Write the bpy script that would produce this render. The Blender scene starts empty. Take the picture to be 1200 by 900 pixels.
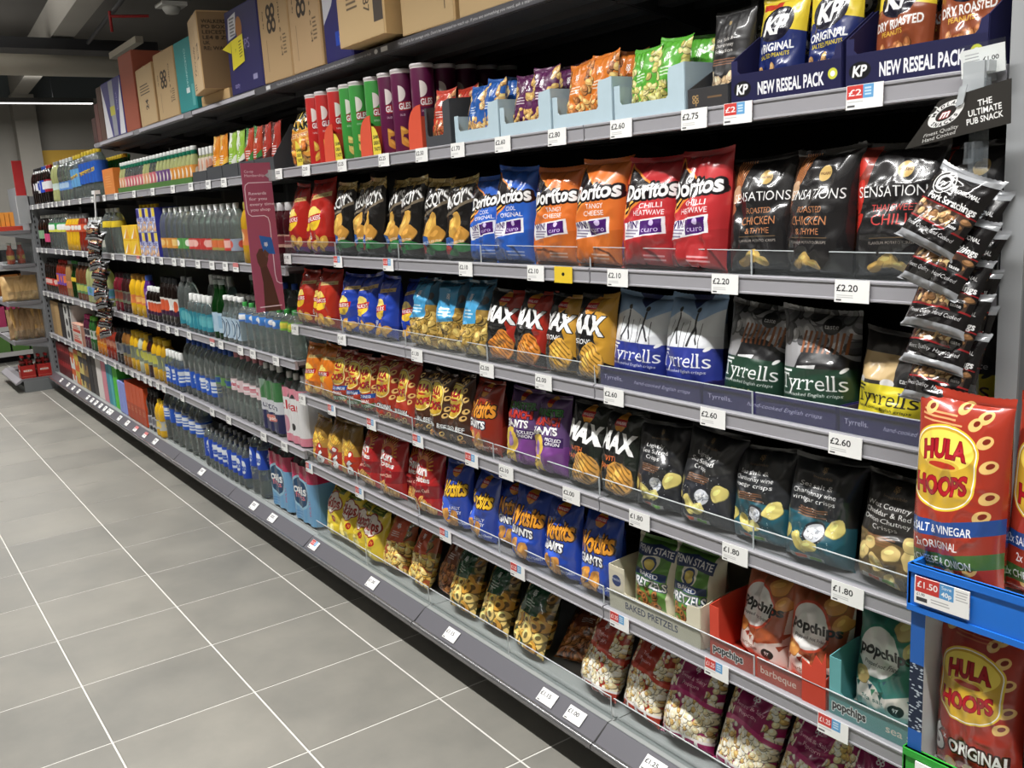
import bpy, math, random
import numpy as np
from mathutils import Vector, Matrix, Euler

scene = bpy.context.scene
C = scene.collection
PI = math.pi

# ------------------------------------------------------------------ camera
cam_data = bpy.data.cameras.new('camera')
cam = bpy.data.objects.new('camera', cam_data)
C.objects.link(cam)
cam_data.sensor_width = 36.0
cam_data.lens = 1102.07 / 1200.0 * 36.0
cam_data.clip_start = 0.05
cam_data.clip_end = 60.0
right = Vector((0.579, 0.813, -0.057)); fwd = Vector((-0.8051, 0.5589, -0.1984))
fwd.normalize(); right = (right - fwd * right.dot(fwd)).normalized(); up = right.cross(fwd)
cam.matrix_world = Matrix(((right.x, up.x, -fwd.x, 1.823), (right.y, up.y, -fwd.y, -1.523),
                           (right.z, up.z, -fwd.z, 1.618), (0, 0, 0, 1)))
scene.camera = cam

# ------------------------------------------------------------------ world, exposure
world = bpy.data.worlds.new('world'); scene.world = world
world.use_nodes = True
bg = world.node_tree.nodes['Background']
bg.inputs['Color'].default_value = (0.95, 0.97, 1.0, 1)
bg.inputs['Strength'].default_value = 0.045
vs = scene.view_settings
vs.view_transform = 'Standard'; vs.look = 'None'; vs.gamma = 1.0; vs.use_curve_mapping = False
vs.exposure = 0.0

# ------------------------------------------------------------------ ceiling strip lamps and added upward fill (light only; the fittings are built below)
def strip_light(name, loc, sx, sy, power, rot=0.0, spread=180, up=False):
    d = bpy.data.lights.new(name, 'AREA'); d.shape = 'RECTANGLE'
    d.size = sx; d.size_y = sy; d.energy = power; d.color = (1.0, 0.985, 0.96)
    o = bpy.data.objects.new(name, d); C.objects.link(o)
    o.location = loc; o.rotation_euler = (PI if up else 0, 0, rot); d.spread = math.radians(spread)
    return o
STRIPS = [(-8.0, -0.82), (-5.0, -0.82), (-2.0, -0.82), (1.0, -0.82)]
for sx_, sy_ in STRIPS:
    strip_light('ceiling_strip_light', (sx_, sy_, 2.985), 2.9, 0.07, 66 if sx_ > 0 else 51, spread=112)
    strip_light('ceiling_fill_uplight', (sx_, sy_, 3.075), 2.9, 0.07, 62, up=True)  # added fill aimed up to brighten the ceiling; the fitting itself only shines down
strip_light('cross_aisle_strip_light', (-11.0, .2, 2.985), 2.2, 0.07, 100, PI / 2)
strip_light('cross_aisle_fill_uplight', (-11.0, .2, 3.075), 2.2, 0.07, 5, PI / 2, up=True)  # added upward fill for the far wall and ceiling, not part of the lamp
for sx_ in (-7.6, -3.0, 1.0):
    strip_light('next_aisle_strip_light', (sx_, -3.3, 2.985), 2.9, 0.07, 40, spread=112)
    strip_light('next_aisle_fill_uplight', (sx_, -3.3, 3.075), 2.9, 0.07, 55, up=True)  # another added upward fill, lifts the ceiling over the neighbouring aisle

# ------------------------------------------------------------------ helpers
rnd = random.Random(7)
def lin(c):
    return tuple(((v / 255.0) / 12.92 if v / 255.0 <= 0.04045 else ((v / 255.0 + 0.055) / 1.055) ** 2.4) for v in c)

MATS = {}
def mat(name, col, rough=0.5, metal=0.0, spec=0.5, trans=0.0, ior=1.45, coat=0.0, alpha=1.0, emit=None, noise=0.0, nscale=40, bump=0.0):
    """Principled material; col is sRGB 0-255. noise: tonal mottling, bump: fine relief."""
    if name in MATS: return MATS[name]
    m = bpy.data.materials.new(name); m.use_nodes = True
    nt = m.node_tree; b = nt.nodes['Principled BSDF']
    rgb = lin(col)
    b.inputs['Base Color'].default_value = (*rgb, 1)
    b.inputs['Roughness'].default_value = rough; b.inputs['Metallic'].default_value = metal
    b.inputs['Specular IOR Level'].default_value = spec
    b.inputs['Transmission Weight'].default_value = trans; b.inputs['IOR'].default_value = ior
    b.inputs['Coat Weight'].default_value = coat; b.inputs['Alpha'].default_value = alpha
    if emit:
        b.inputs['Emission Color'].default_value = (*lin(emit[0]), 1); b.inputs['Emission Strength'].default_value = emit[1]
    if noise or bump:
        tc = nt.nodes.new('ShaderNodeTexCoord'); n = nt.nodes.new('ShaderNodeTexNoise')
        n.inputs['Scale'].default_value = nscale; n.inputs['Detail'].default_value = 5
        nt.links.new(tc.outputs['Object'], n.inputs['Vector'])
        if noise:
            mx = nt.nodes.new('ShaderNodeMix'); mx.data_type = 'RGBA'
            mx.inputs[6].default_value = (*[c * (1 - noise) for c in rgb], 1)
            mx.inputs[7].default_value = (*[min(1, c * (1 + noise)) for c in rgb], 1)
            nt.links.new(n.outputs['Fac'], mx.inputs[0]); nt.links.new(mx.outputs[2], b.inputs['Base Color'])
        if bump:
            bp = nt.nodes.new('ShaderNodeBump'); bp.inputs['Strength'].default_value = bump; bp.inputs['Distance'].default_value = 0.01
            nt.links.new(n.outputs['Fac'], bp.inputs['Height']); nt.links.new(bp.outputs['Normal'], b.inputs['Normal'])
    MATS[name] = m
    return m

def clear_mat(name, tint=(235, 240, 240), amount=0.12, rough=0.05):
    """thin clear plastic sheet: mostly see-through with a glossy reflection"""
    if name in MATS: return MATS[name]
    m = bpy.data.materials.new(name); m.use_nodes = True; nt = m.node_tree
    for n in list(nt.nodes):
        if n.type == 'BSDF_PRINCIPLED': nt.nodes.remove(n)
    out = [n for n in nt.nodes if n.type == 'OUTPUT_MATERIAL'][0]
    tr = nt.nodes.new('ShaderNodeBsdfTransparent'); gl = nt.nodes.new('ShaderNodeBsdfGlossy'); df = nt.nodes.new('ShaderNodeBsdfDiffuse')
    tr.inputs['Color'].default_value = (*lin(tint), 1); gl.inputs['Roughness'].default_value = rough; gl.inputs['Color'].default_value = (.9, .9, .9, 1)
    df.inputs['Color'].default_value = (*lin((200, 205, 208)), 1)
    fr = nt.nodes.new('ShaderNodeLayerWeight'); fr.inputs['Blend'].default_value = .5
    pw = nt.nodes.new('ShaderNodeMath'); pw.operation = 'POWER'; pw.inputs[1].default_value = 4.0; nt.links.new(fr.outputs['Facing'], pw.inputs[0])
    sc = nt.nodes.new('ShaderNodeMath'); sc.operation = 'MULTIPLY_ADD'; sc.inputs[1].default_value = .3; sc.inputs[2].default_value = .025; nt.links.new(pw.outputs[0], sc.inputs[0])
    m1 = nt.nodes.new('ShaderNodeMixShader'); m2 = nt.nodes.new('ShaderNodeMixShader')
    m2.inputs[0].default_value = amount
    nt.links.new(tr.outputs[0], m2.inputs[1]); nt.links.new(df.outputs[0], m2.inputs[2])
    nt.links.new(sc.outputs[0], m1.inputs[0]); nt.links.new(m2.outputs[0], m1.inputs[1]); nt.links.new(gl.outputs[0], m1.inputs[2])
    nt.links.new(m1.outputs[0], out.inputs[0])
    MATS[name] = m
    return m

class MB:
    """collects shapes into one mesh; every quad may carry uvs and a material slot"""
    def __init__(s): s.v = []; s.f = []; s.uv = {}; s.mi = {}; s.smooth = set()
    def add(s, vs, fs, uvs=None, slot=0, smooth=False):
        o = len(s.v); s.v += [tuple(p) for p in vs]
        for i, f in enumerate(fs):
            k = len(s.f); s.f.append(tuple(o + j for j in f))
            if uvs and uvs[i]: s.uv[k] = uvs[i]
            if slot: s.mi[k] = slot
            if smooth: s.smooth.add(k)
    def box(s, x0, x1, y0, y1, z0, z1, slot=0, front_uv=None, slots=None):
        """front_uv: True maps uv 0..1 on the -Y face and on the +X face (turned round the corner)"""
        vs = [(x0, y0, z0), (x1, y0, z0), (x1, y1, z0), (x0, y1, z0), (x0, y0, z1), (x1, y0, z1), (x1, y1, z1), (x0, y1, z1)]
        fs = [(0, 1, 5, 4), (1, 2, 6, 5), (2, 3, 7, 6), (3, 0, 4, 7), (4, 5, 6, 7), (3, 2, 1, 0)]
        q = [(0, 0), (1, 0), (1, 1), (0, 1)]
        for i, f in enumerate(fs):
            s.add([vs[j] for j in f], [(0, 1, 2, 3)], [q] if front_uv else None, slots[i] if slots else slot)
    def prism(s, pts, axis, a, b, slot=0, smooth=False, caps=True):
        """extrude a closed 2D outline along axis 'x','y' or 'z' from a to b"""
        def P(p, t): return {'x': (t, p[0], p[1]), 'y': (p[0], t, p[1]), 'z': (p[0], p[1], t)}[axis]
        n = len(pts); vs = [P(p, a) for p in pts] + [P(p, b) for p in pts]
        s.add(vs, [(i, (i + 1) % n, n + (i + 1) % n, n + i) for i in range(n)], None, slot, smooth)
        if caps:
            s.add(vs[:n], [tuple(range(n))[::-1]], None, slot); s.add(vs[n:], [tuple(range(n))], None, slot)
    def lathe(s, prof, n=16, c=(0, 0, 0), slot=0, uvband=None, smooth=True):
        """profile of (r,z); uvband=(z0,z1): u runs round the axis, v up the band"""
        vs = []; fs = []; uv = []
        for r, z in prof:
            for i in range(n):
                a = 2 * PI * i / n
                vs.append((c[0] + r * math.sin(a), c[1] - r * math.cos(a), c[2] + z))
        for k in range(len(prof) - 1):
            for i in range(n):
                j = (i + 1) % n
                fs.append((k * n + i, k * n + j, (k + 1) * n + j, (k + 1) * n + i))
                if uvband:
                    z0, z1 = uvband; u0 = i / n + .5; u1 = (i + 1) / n + .5
                    a_ = (prof[k][1] - z0) / (z1 - z0); b_ = (prof[k + 1][1] - z0) / (z1 - z0)
                    uv.append([(u0, a_), (u1, a_), (u1, b_), (u0, b_)])
        s.add(vs, fs, uv or None, slot, smooth)
    def tube(s, p, q, r, n=8, slot=0):
        p = Vector(p); q = Vector(q); d = (q - p).normalized()
        a = d.orthogonal().normalized(); b = d.cross(a); vs = []
        for e in (p, q):
            for i in range(n):
                t = 2 * PI * i / n; vs.append(e + (a * math.cos(t) + b * math.sin(t)) * r)
        s.add(vs, [(i, (i + 1) % n, n + (i + 1) % n, n + i) for i in range(n)], None, slot, True)
        s.add(vs[:n], [tuple(range(n))[::-1]], None, slot); s.add(vs[n:], [tuple(range(n))], None, slot)
    def mesh(s, name, mats):
        me = bpy.data.meshes.new(name); me.from_pydata(s.v, [], s.f)
        for m in (mats if isinstance(mats, (list, tuple)) else [mats]): me.materials.append(m)
        if s.uv:
            l = me.uv_layers.new(name='print').data
            for k, q in s.uv.items():
                for li, w in zip(me.polygons[k].loop_indices, q): l[li].uv = w
        for k, i in s.mi.items(): me.polygons[k].material_index = i
        for k in s.smooth: me.polygons[k].use_smooth = True
        me.update()
        return me
    def obj(s, name, mats, parent=None, loc=(0, 0, 0), rot=(0, 0, 0)):
        return put(name, s.mesh(name, mats), parent, loc, rot)

def put(name, data, parent=None, loc=(0, 0, 0), rot=(0, 0, 0)):
    o = bpy.data.objects.new(name, data); C.objects.link(o)
    o.parent = parent; o.location = loc; o.rotation_euler = rot
    return o
def thing(name, label, cat, loc=(0, 0, 0), rot=(0, 0, 0), group=None, scale=None):
    o = put(name, None, None, loc, rot); o.empty_display_size = 0.05
    return tag(o, label, cat, group)
def tag(o, label, cat, group=None):
    while len(label.split()) > 16 and ' the ' in label: label = label.replace(' the ', ' ', 1)
    if len(label.split()) > 16: print('LONG LABEL', len(label.split()), label)
    o['label'] = label; o['category'] = cat
    if group: o['group'] = group
    return o
def struct(o):
    o['kind'] = 'structure'; return o
def copy_tree(o, parent=None):
    c = o.copy(); C.objects.link(c); c.parent = parent
    for ch in o.children: copy_tree(ch, c)
    return c
ORD = ['', 'first', 'second', 'third', 'fourth', 'fifth', 'sixth', 'seventh', 'eighth', 'ninth', 'tenth', 'eleventh', 'twelfth', 'thirteenth', 'fourteenth', 'fifteenth', 'sixteenth', 'seventeenth', 'eighteenth', 'nineteenth', 'twentieth', 'twenty-first', 'twenty-second']
NUM = ['', 'one', 'two', 'three', 'four', 'five', 'six', 'seven', 'eight', 'nine', 'ten', 'eleven', 'twelve', 'thirteen', 'fourteen', 'fifteen', 'sixteen', 'seventeen', 'eighteen']
def place_word(i, n):
    if n == 1: return ''
    if n == 2: return ('left', 'right')[i] + ' of two '
    if n == 3: return ('left', 'middle', 'right')[i] + ' of three '
    if i == 0: return f'leftmost of {NUM[n]} '
    if i == n - 1: return f'rightmost of {NUM[n]} '
    return f'{ORD[i + 1]}-from-left of {NUM[n]} '

# ------------------------------------------------------------------ printed artwork drawn in numpy (no files)
SS = 2
_txt = {}
def text_tris(t, off=0.0):
    key = (t, off)
    if key in _txt: return _txt[key]
    cu = bpy.data.curves.new('print_text', 'FONT'); cu.body = t; cu.resolution_u = 3; cu.offset = off
    o = bpy.data.objects.new('print_text', cu)
    me = bpy.data.meshes.new_from_object(o)
    me.calc_loop_triangles()
    v = np.empty(len(me.vertices) * 3, np.float32); me.vertices.foreach_get('co', v); v = v.reshape(-1, 3)[:, :2]
    ti = np.empty(len(me.loop_triangles) * 3, np.int32); me.loop_triangles.foreach_get('vertices', ti)
    tr = v[ti].reshape(-1, 3, 2) if len(ti) else np.zeros((0, 3, 2), np.float32)
    bpy.data.objects.remove(o); bpy.data.curves.remove(cu); bpy.data.meshes.remove(me)
    _txt[key] = tr
    return tr
K = lambda c: np.array(c, np.float32) / 255.0
class Art:
    """painted flat print; x runs 0..1 across, y 0..a up (a = height/width)"""
    def __init__(s, w, h, col, px=210):
        s.a = h / w; s.W = int(px * SS); s.H = int(px * SS * s.a); s.k = s.W
        s.c = np.empty((s.H, s.W, 3), np.float32); s.c[:] = K(col)
        s.r = np.random.RandomState(int(w * 1000 + h * 77 + sum(col)))
    def blend(s, m, x0, y0, col, al=1.0):
        h, w = m.shape; reg = s.c[y0:y0 + h, x0:x0 + w]
        mm = (m * al)[:, :, None]; reg[:] = reg * (1 - mm) + K(col) * mm
    def box_(s, x0, y0, x1, y1):
        X0 = max(0, int(math.floor(x0 * s.k))); Y0 = max(0, int(math.floor(y0 * s.k)))
        X1 = min(s.W, int(math.ceil(x1 * s.k)) + 1); Y1 = min(s.H, int(math.ceil(y1 * s.k)) + 1)
        return X0, Y0, X1, Y1
    def R(s, x0, y0, x1, y1, col, al=1.0):
        X0, Y0, X1, Y1 = s.box_(x0, y0, x1, y1)
        if X1 > X0 and Y1 > Y0: s.blend(np.ones((Y1 - Y0, X1 - X0), np.float32), X0, Y0, col, al)
        return s
    def P(s, pts, col, al=1.0):
        p = np.array(pts, np.float32); X0, Y0, X1, Y1 = s.box_(p[:, 0].min(), p[:, 1].min(), p[:, 0].max(), p[:, 1].max())
        if X1 <= X0 or Y1 <= Y0: return s
        xs = ((np.arange(X0, X1) + .5) / s.k)[None, :]; ys = ((np.arange(Y0, Y1) + .5) / s.k)[:, None]
        ins = np.zeros((Y1 - Y0, X1 - X0), bool)
        for i in range(len(p)):
            (ax, ay), (bx, by) = p[i - 1], p[i]
            if ay == by: continue
            ins ^= ((ay > ys) != (by > ys)) & (xs < (bx - ax) * (ys - ay) / (by - ay) + ax)
        s.blend(ins.astype(np.float32), X0, Y0, col, al); return s
    def E(s, cx, cy, rx, ry, col, rot=0, al=1.0):
        r = max(rx, ry); X0, Y0, X1, Y1 = s.box_(cx - r, cy - r, cx + r, cy + r)
        if X1 <= X0 or Y1 <= Y0: return s
        xs = ((np.arange(X0, X1) + .5) / s.k)[None, :] - cx; ys = ((np.arange(Y0, Y1) + .5) / s.k)[:, None] - cy
        c_, s_ = math.cos(rot), math.sin(rot); a = (xs * c_ + ys * s_) / rx; b = (-xs * s_ + ys * c_) / ry
        s.blend((a * a + b * b < 1).astype(np.float32), X0, Y0, col, al); return s
    def L(s, pts, w, col):
        for (ax, ay), (bx, by) in zip(pts[:-1], pts[1:]):
            d = math.hypot(bx - ax, by - ay) or 1; nx, ny = -(by - ay) / d * w / 2, (bx - ax) / d * w / 2
            s.P([(ax + nx, ay + ny), (bx + nx, by + ny), (bx - nx, by - ny), (ax - nx, ay - ny)], col); s.E(bx, by, w / 2, w / 2, col)
        return s
    def T(s, t, x, y, h, col, w=None, rot=0, sh=0, bold=0, out=None, ow=.012, al='c', arc=0):
        """h = capital height, w = wanted width, bold = stroke fattening, out = outline colour"""
        tr = text_tris(t, bold).copy()
        if not len(tr): return s
        q = tr.reshape(-1, 2); q *= h / 0.73
        lo, hi = q[:, 0].min(), q[:, 0].max(); q[:, 0] -= lo
        if w: q[:, 0] *= w / (hi - lo); wd = w
        else: wd = hi - lo
        q[:, 0] -= {'c': wd / 2, 'l': 0, 'r': wd}[al]; q[:, 1] -= h / 2
        if arc: q[:, 1] += arc * (1 - (2 * q[:, 0] / wd) ** 2)
        q[:, 0] += sh * q[:, 1]
        c_, s_ = math.cos(rot), math.sin(rot)
        q = np.stack([q[:, 0] * c_ - q[:, 1] * s_ + x, q[:, 0] * s_ + q[:, 1] * c_ + y], 1)
        X0, Y0, X1, Y1 = s.box_(q[:, 0].min() - ow - .01, q[:, 1].min() - ow - .01, q[:, 0].max() + ow + .01, q[:, 1].max() + ow + .01)
        if X1 <= X0 or Y1 <= Y0: return s
        m = np.zeros((Y1 - Y0, X1 - X0), np.float32); H_, W_ = m.shape
        for (ax, ay), (bx, by), (cx, cy) in (q * s.k - (X0 + .5, Y0 + .5)).reshape(-1, 3, 2).tolist():
            i0 = max(0, int(math.ceil(min(ax, bx, cx) - .3))); i1 = min(W_, int(max(ax, bx, cx) + .3) + 1)
            j0 = max(0, int(math.ceil(min(ay, by, cy) - .3))); j1 = min(H_, int(max(ay, by, cy) + .3) + 1)
            if i1 <= i0 or j1 <= j0: continue
            xs = np.arange(i0, i1)[None, :]; ys = np.arange(j0, j1)[:, None]
            ar = (bx - ax) * (cy - ay) - (by - ay) * (cx - ax)
            if abs(ar) < 1e-9: continue
            g = 1 if ar > 0 else -1; e = -.25
            m[j0:j1, i0:i1] = np.maximum(m[j0:j1, i0:i1], (((bx - ax) * (ys - ay) - (by - ay) * (xs - ax)) * g >= e) & (((cx - bx) * (ys - by) - (cy - by) * (xs - bx)) * g >= e) & (((ax - cx) * (ys - cy) - (ay - cy) * (xs - cx)) * g >= e))
        if out is not None:
            r = max(1, int(round(ow * s.k))); o = m.copy()
            for dx in range(-r, r + 1):
                for dy in range(-r, r + 1):
                    if 0 < dx * dx + dy * dy <= r * r + 1 and (dx * dx + dy * dy > (r - 1.5) ** 2 or (dx % 2 == 0 and dy % 2 == 0)):
                        o = np.maximum(o, np.roll(np.roll(m, dx, 1), dy, 0))
            s.blend(o, X0, Y0, out)
        s.blend(m, X0, Y0, col); return s
    def serif(s, t, x, y, h, col, w):
        """lettering with slab feet on the upright stems"""
        s.T(t, x, y, h, col, w=w, bold=-.006)
        full = text_tris(t, -.006).reshape(-1, 2); lo, hi = full[:, 0].min(), full[:, 0].max(); k = w / (hi - lo); v = h / .73; prev = lo
        for i, ch in enumerate(t):
            pts = text_tris(t[:i + 1], -.006).reshape(-1, 2); new = pts[pts[:, 0] > prev + (.001 if i else -1)]; prev = pts[:, 0].max()
            if not len(new) or ch not in 'Trlyk': continue
            a0, b0 = new[:, 0].min(), new[:, 0].max(); ym = new[:, 1].max(); sw = .085; f = .05; th = .035
            X = lambda q: x - w / 2 + (q - lo) * k
            Y = lambda q: y - h / 2 + q * v
            if ch in 'rl': s.R(X(a0 - f), Y(0), X(a0 + sw + f), Y(th), col); s.R(X(a0 - f), Y(ym - th), X(a0 + sw * .6), Y(ym), col)
            elif ch == 'T': c = (a0 + b0) / 2; s.R(X(c - .13), Y(0), X(c + .13), Y(th), col); s.R(X(a0), Y(ym - .14), X(a0 + .035), Y(ym), col); s.R(X(b0 - .035), Y(ym - .14), X(b0), Y(ym), col)
            elif ch == 'y': s.R(X(a0 - .03), Y(ym - th), X(a0 + .17), Y(ym), col); s.R(X(b0 - .17), Y(ym - th), X(b0 + .03), Y(ym), col)
        return s
    def ring(s, t, cx, cy, r, h, col, a0, a1, bold=.02, tilt=0, sq=1.0, inward=False):
        """letters set round a circle from angle a0 to a1 (degrees clockwise from the top)"""
        for i, ch in enumerate(t):
            if ch == ' ': continue
            a = math.radians(a0 + (a1 - a0) * (i + .5) / len(t)); x = r * math.sin(a); y = r * math.cos(a) * sq
            s.T(ch, cx + x * math.cos(tilt) - y * math.sin(tilt), cy + x * math.sin(tilt) + y * math.cos(tilt), h, col, rot=(-a + (PI if inward else 0)) + tilt, bold=bold)
        return s
    def crisp(s, x, y, r, col=(228, 176, 70), rot=0.0, asp=.75, ridges=0):
        n = 22; ph = s.r.rand() * 6; pts = []
        c_, s_ = math.cos(rot), math.sin(rot)
        for i in range(n):
            t = 2 * PI * i / n; q = r * (1 + .07 * math.sin(3 * t + ph) + .04 * math.sin(5 * t + ph * 2))
            a, b = q * math.cos(t), q * asp * math.sin(t); pts.append((x + a * c_ - b * s_, y + a * s_ + b * c_))
        dk = tuple(v * .62 for v in col); lt = tuple(min(255, v * 1.18 + 14) for v in col)
        s.P([(px + r * .04, py - r * .06) for px, py in pts], dk); s.P(pts, col)
        s.E(x - r * .2 * c_, y + r * .15, r * .5, r * .3 * asp, lt, rot, .8)
        for i in range(ridges):
            f = (i + .5) / ridges * 2 - 1; hw = r * asp * math.sqrt(max(0, 1 - f * f)) * .92; ox = f * r * .95
            s.L([(x + ox * c_ + hw * s_, y + ox * s_ - hw * c_), (x + ox * c_ - hw * s_, y + ox * s_ + hw * c_)], r * .07, dk)
        return s
    def scatter(s, x0, y0, x1, y1, n, r, cols, asp=.7, hole=False):
        for i in range(n):
            x = x0 + (x1 - x0) * s.r.rand(); y = y0 + (y1 - y0) * s.r.rand(); t = s.r.rand() * 3.1; q = r * (.75 + .5 * s.r.rand())
            col = cols[s.r.randint(len(cols))]; dk = tuple(v * .5 for v in col); lt = tuple(min(255, v * 1.2 + 18) for v in col)
            s.E(x + q * .14, y - q * .16, q, q * asp, dk, t); s.E(x, y, q * .95, q * asp * .95, col, t)
            s.E(x - q * .2, y + q * .22, q * .5, q * asp * .42, lt, t, .85)
            if hole: s.E(x, y, q * .42, q * asp * .42, dk, t)
        return s
    def lines(s, x0, x1, y, n, dy, col, h=.008, al=.8):
        for i in range(n): s.R(x0 + .02 * s.r.rand(), y - i * dy - h / 2, x1 - (x1 - x0) * .25 * s.r.rand(), y - i * dy + h / 2, col, al)
        return s
    def image(s, name):
        H = s.H // SS * SS; W = s.W // SS * SS
        c = s.c[:H, :W].reshape(H // SS, SS, W // SS, SS, 3).mean((1, 3))
        g = c.mean(2, keepdims=True); c = (g + (c - g) * .9) * .94          # printed inks are a little duller than screen colours
        im = bpy.data.images.new(name, W // SS, H // SS, alpha=False)
        px = np.ones((H // SS, W // SS, 4), np.float32); px[:, :, :3] = c
        im.pixels.foreach_set(px.ravel()); im.update(); im.pack()
        return im
def art_mat(name, art, rough=0.35, coat=0.0, spec=0.5, metal=0.0, bump=0.0):
    m = mat(name, (200, 200, 200), rough, metal, spec, coat=coat)
    nt = m.node_tree; b = nt.nodes['Principled BSDF']
    t = nt.nodes.new('ShaderNodeTexImage'); t.image = art.image(name); t.extension = 'EXTEND'
    u = nt.nodes.new('ShaderNodeUVMap'); u.uv_map = 'print'
    nt.links.new(u.outputs[0], t.inputs[0]); nt.links.new(t.outputs[0], b.inputs['Base Color'])
    if bump:
        tc = nt.nodes.new('ShaderNodeTexCoord'); n = nt.nodes.new('ShaderNodeTexNoise'); n.inputs['Scale'].default_value = 60
        bp = nt.nodes.new('ShaderNodeBump'); bp.inputs['Strength'].default_value = bump; bp.inputs['Distance'].default_value = 0.004
        nt.links.new(tc.outputs['Object'], n.inputs['Vector']); nt.links.new(n.outputs['Fac'], bp.inputs['Height']); nt.links.new(bp.outputs['Normal'], b.inputs['Normal'])
    return m
WHITE = (245, 245, 243); BLACK = (18, 17, 18); YEL = (245, 215, 40); RED = (200, 30, 30); GOLD = (200, 165, 95)
# ------------------------------------------------------------------ setting: floor, walls, ceiling
M_floor = mat('grout', (196, 194, 188), 0.8, noise=.08)
M_tile = mat('porcelain_tile', (133, 132, 127), 0.42, spec=.4)
nt = M_tile.node_tree; b = nt.nodes['Principled BSDF']
g = nt.nodes.new('ShaderNodeNewGeometry'); oi = nt.nodes.new('ShaderNodeObjectInfo')
n1 = nt.nodes.new('ShaderNodeTexNoise'); n1.inputs['Scale'].default_value = 3.2; n1.inputs['Detail'].default_value = 8; n1.inputs['Roughness'].default_value = .6
nt.links.new(g.outputs['Position'], n1.inputs['Vector'])
add = nt.nodes.new('ShaderNodeMath'); add.operation = 'MULTIPLY_ADD'; add.inputs[1].default_value = .22; nt.links.new(oi.outputs['Random'], add.inputs[0]); nt.links.new(n1.outputs['Fac'], add.inputs[2])
cr = nt.nodes.new('ShaderNodeValToRGB'); cr.color_ramp.elements[0].position = .3; cr.color_ramp.elements[1].position = .95
cr.color_ramp.elements[0].color = (*lin((106, 105, 100)), 1); cr.color_ramp.elements[1].color = (*lin((133, 130, 122)), 1)
nt.links.new(add.outputs[0], cr.inputs[0]); nt.links.new(cr.outputs[0], b.inputs['Base Color'])
mr = nt.nodes.new('ShaderNodeMapRange'); mr.inputs[3].default_value = .36; mr.inputs[4].default_value = .55
nt.links.new(n1.outputs['Fac'], mr.inputs[0]); nt.links.new(mr.outputs[0], b.inputs['Roughness'])
fl = MB(); fl.box(-14, 4, -6, 1.2, -.1, -.002); floor = struct(fl.obj('floor', M_floor))
DX, DY = 0.457, 0.4625; TX0, TY0 = -0.6828, -0.1482
t = MB(); e = .002
hx, hy = DX / 2 - .0028, DY / 2 - .0028
t.add([(-hx, -hy, 0), (hx, -hy, 0), (hx, hy, 0), (-hx, hy, 0), (-hx + e, -hy + e, e), (hx - e, -hy + e, e), (hx - e, hy - e, e), (-hx + e, hy - e, e)],
      [(4, 5, 6, 7), (0, 1, 5, 4), (1, 2, 6, 5), (2, 3, 7, 6), (3, 0, 4, 7)])
tile_me = t.mesh('floor_tile', M_tile)
for i in range(-4, 22):
    for j in range(-1, 8):
        cx = TX0 - (i + .5) * DX; cy = TY0 - (j - .5) * DY
        if j > 3 and i > 14: continue
        if j > 5 and i > 6: continue
        put('floor_tile', tile_me, floor, (cx, cy, -.002))

M_wall = mat('painted_wall', (136, 133, 126), 0.8, noise=.06, nscale=3)
M_ceil = mat('painted_concrete', (96, 93, 88), 0.85, noise=.1, nscale=2)
M_beam = mat('beam_paint', (140, 136, 128), 0.75, noise=.06, nscale=4)
M_dark = mat('dark_metal', (34, 34, 36), 0.5)
w = MB(); w.box(-13.3, -13.1, -6, 4, 0, 4.2); struct(w.obj('wall_back', M_wall))
w = MB(); w.box(-14, 4, 3.2, 3.4, 0, 4.2); struct(w.obj('wall_right', M_wall))
w = MB(); w.box(-14, 4, -6.2, -6, 0, 4.2); struct(w.obj('wall_left', M_wall))
w = MB(); w.box(3.4, 3.6, -6, 4, 0, 4.2); struct(w.obj('wall_front', M_wall))
w = MB(); w.box(-14, 4, -6, 3.4, 4.0, 4.2); ceil = struct(w.obj('ceiling', M_ceil))
def bar(name, p, q, wd, ht, m, parent=None):
    """a straight square-edged bar from p to q (top centre line)"""
    p = Vector(p); q = Vector(q); d = (q - p); L_ = d.length; b_ = MB(); b_.box(0, L_, -wd / 2, wd / 2, -ht, 0)
    o = b_.obj(name, m, parent); o.location = p; o.rotation_euler = (0, 0, math.atan2(d.y, d.x)); return o
# ceiling services, column, luminaires
bar('ceiling_beam', (-3.5, .24, 3.62), (-13.1, .83, 3.62), .2, .30, M_beam)['kind'] = 'structure'
bar('ceiling_beam', (-3.5, 2.3, 3.62), (-13.1, 2.9, 3.62), .2, .30, M_beam)['kind'] = 'structure'
bar('ceiling_beam', (-6.3, -6, 3.98), (-6.3, 3.2, 3.98), .5, .28, M_beam)['kind'] = 'structure'
bar('ceiling_beam', (-4.6, -6, 3.98), (-4.6, 3.2, 3.98), .9, .2, mat('dark_beam', (74, 78, 80), .8))['kind'] = 'structure'  # one even dark grey, darker than the other beams
w = MB(); w.box(-13.1, -12.85, .70, .98, 0, 3.32); struct(w.obj('column', M_beam))
w = MB(); w.box(-13.1, -13.06, -6, 3.2, 3.3, 3.66); struct(w.obj('trim_back', mat('wall_upper', (80, 86, 88), .8)))
w = MB(); w.tube((-9.15, -6, 3.192), (-9.15, 1.25, 3.192), .12, 20)
tag(w.obj('ventilation_duct', mat('duct_metal', (176, 170, 156), .5, .1)), 'round pale grey ventilation duct crossing under the ceiling', 'duct')
w = MB(); w.box(-8.6, -8.25, -6, 1.4, 3.2, 3.3)
tag(w.obj('cable_tray', M_dark), 'black cable tray beside the ventilation duct under the ceiling', 'cable tray')
t_ = thing('sprinkler_pipe', 'thin red and black sprinkler pipe under the ceiling', 'pipe', (-6.6, .57, 3.25))
w = MB(); w.tube((1.6, -.1, .0), (-1.55, .15, 0), .018); w.obj('supply_pipe', M_dark, t_)
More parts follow.
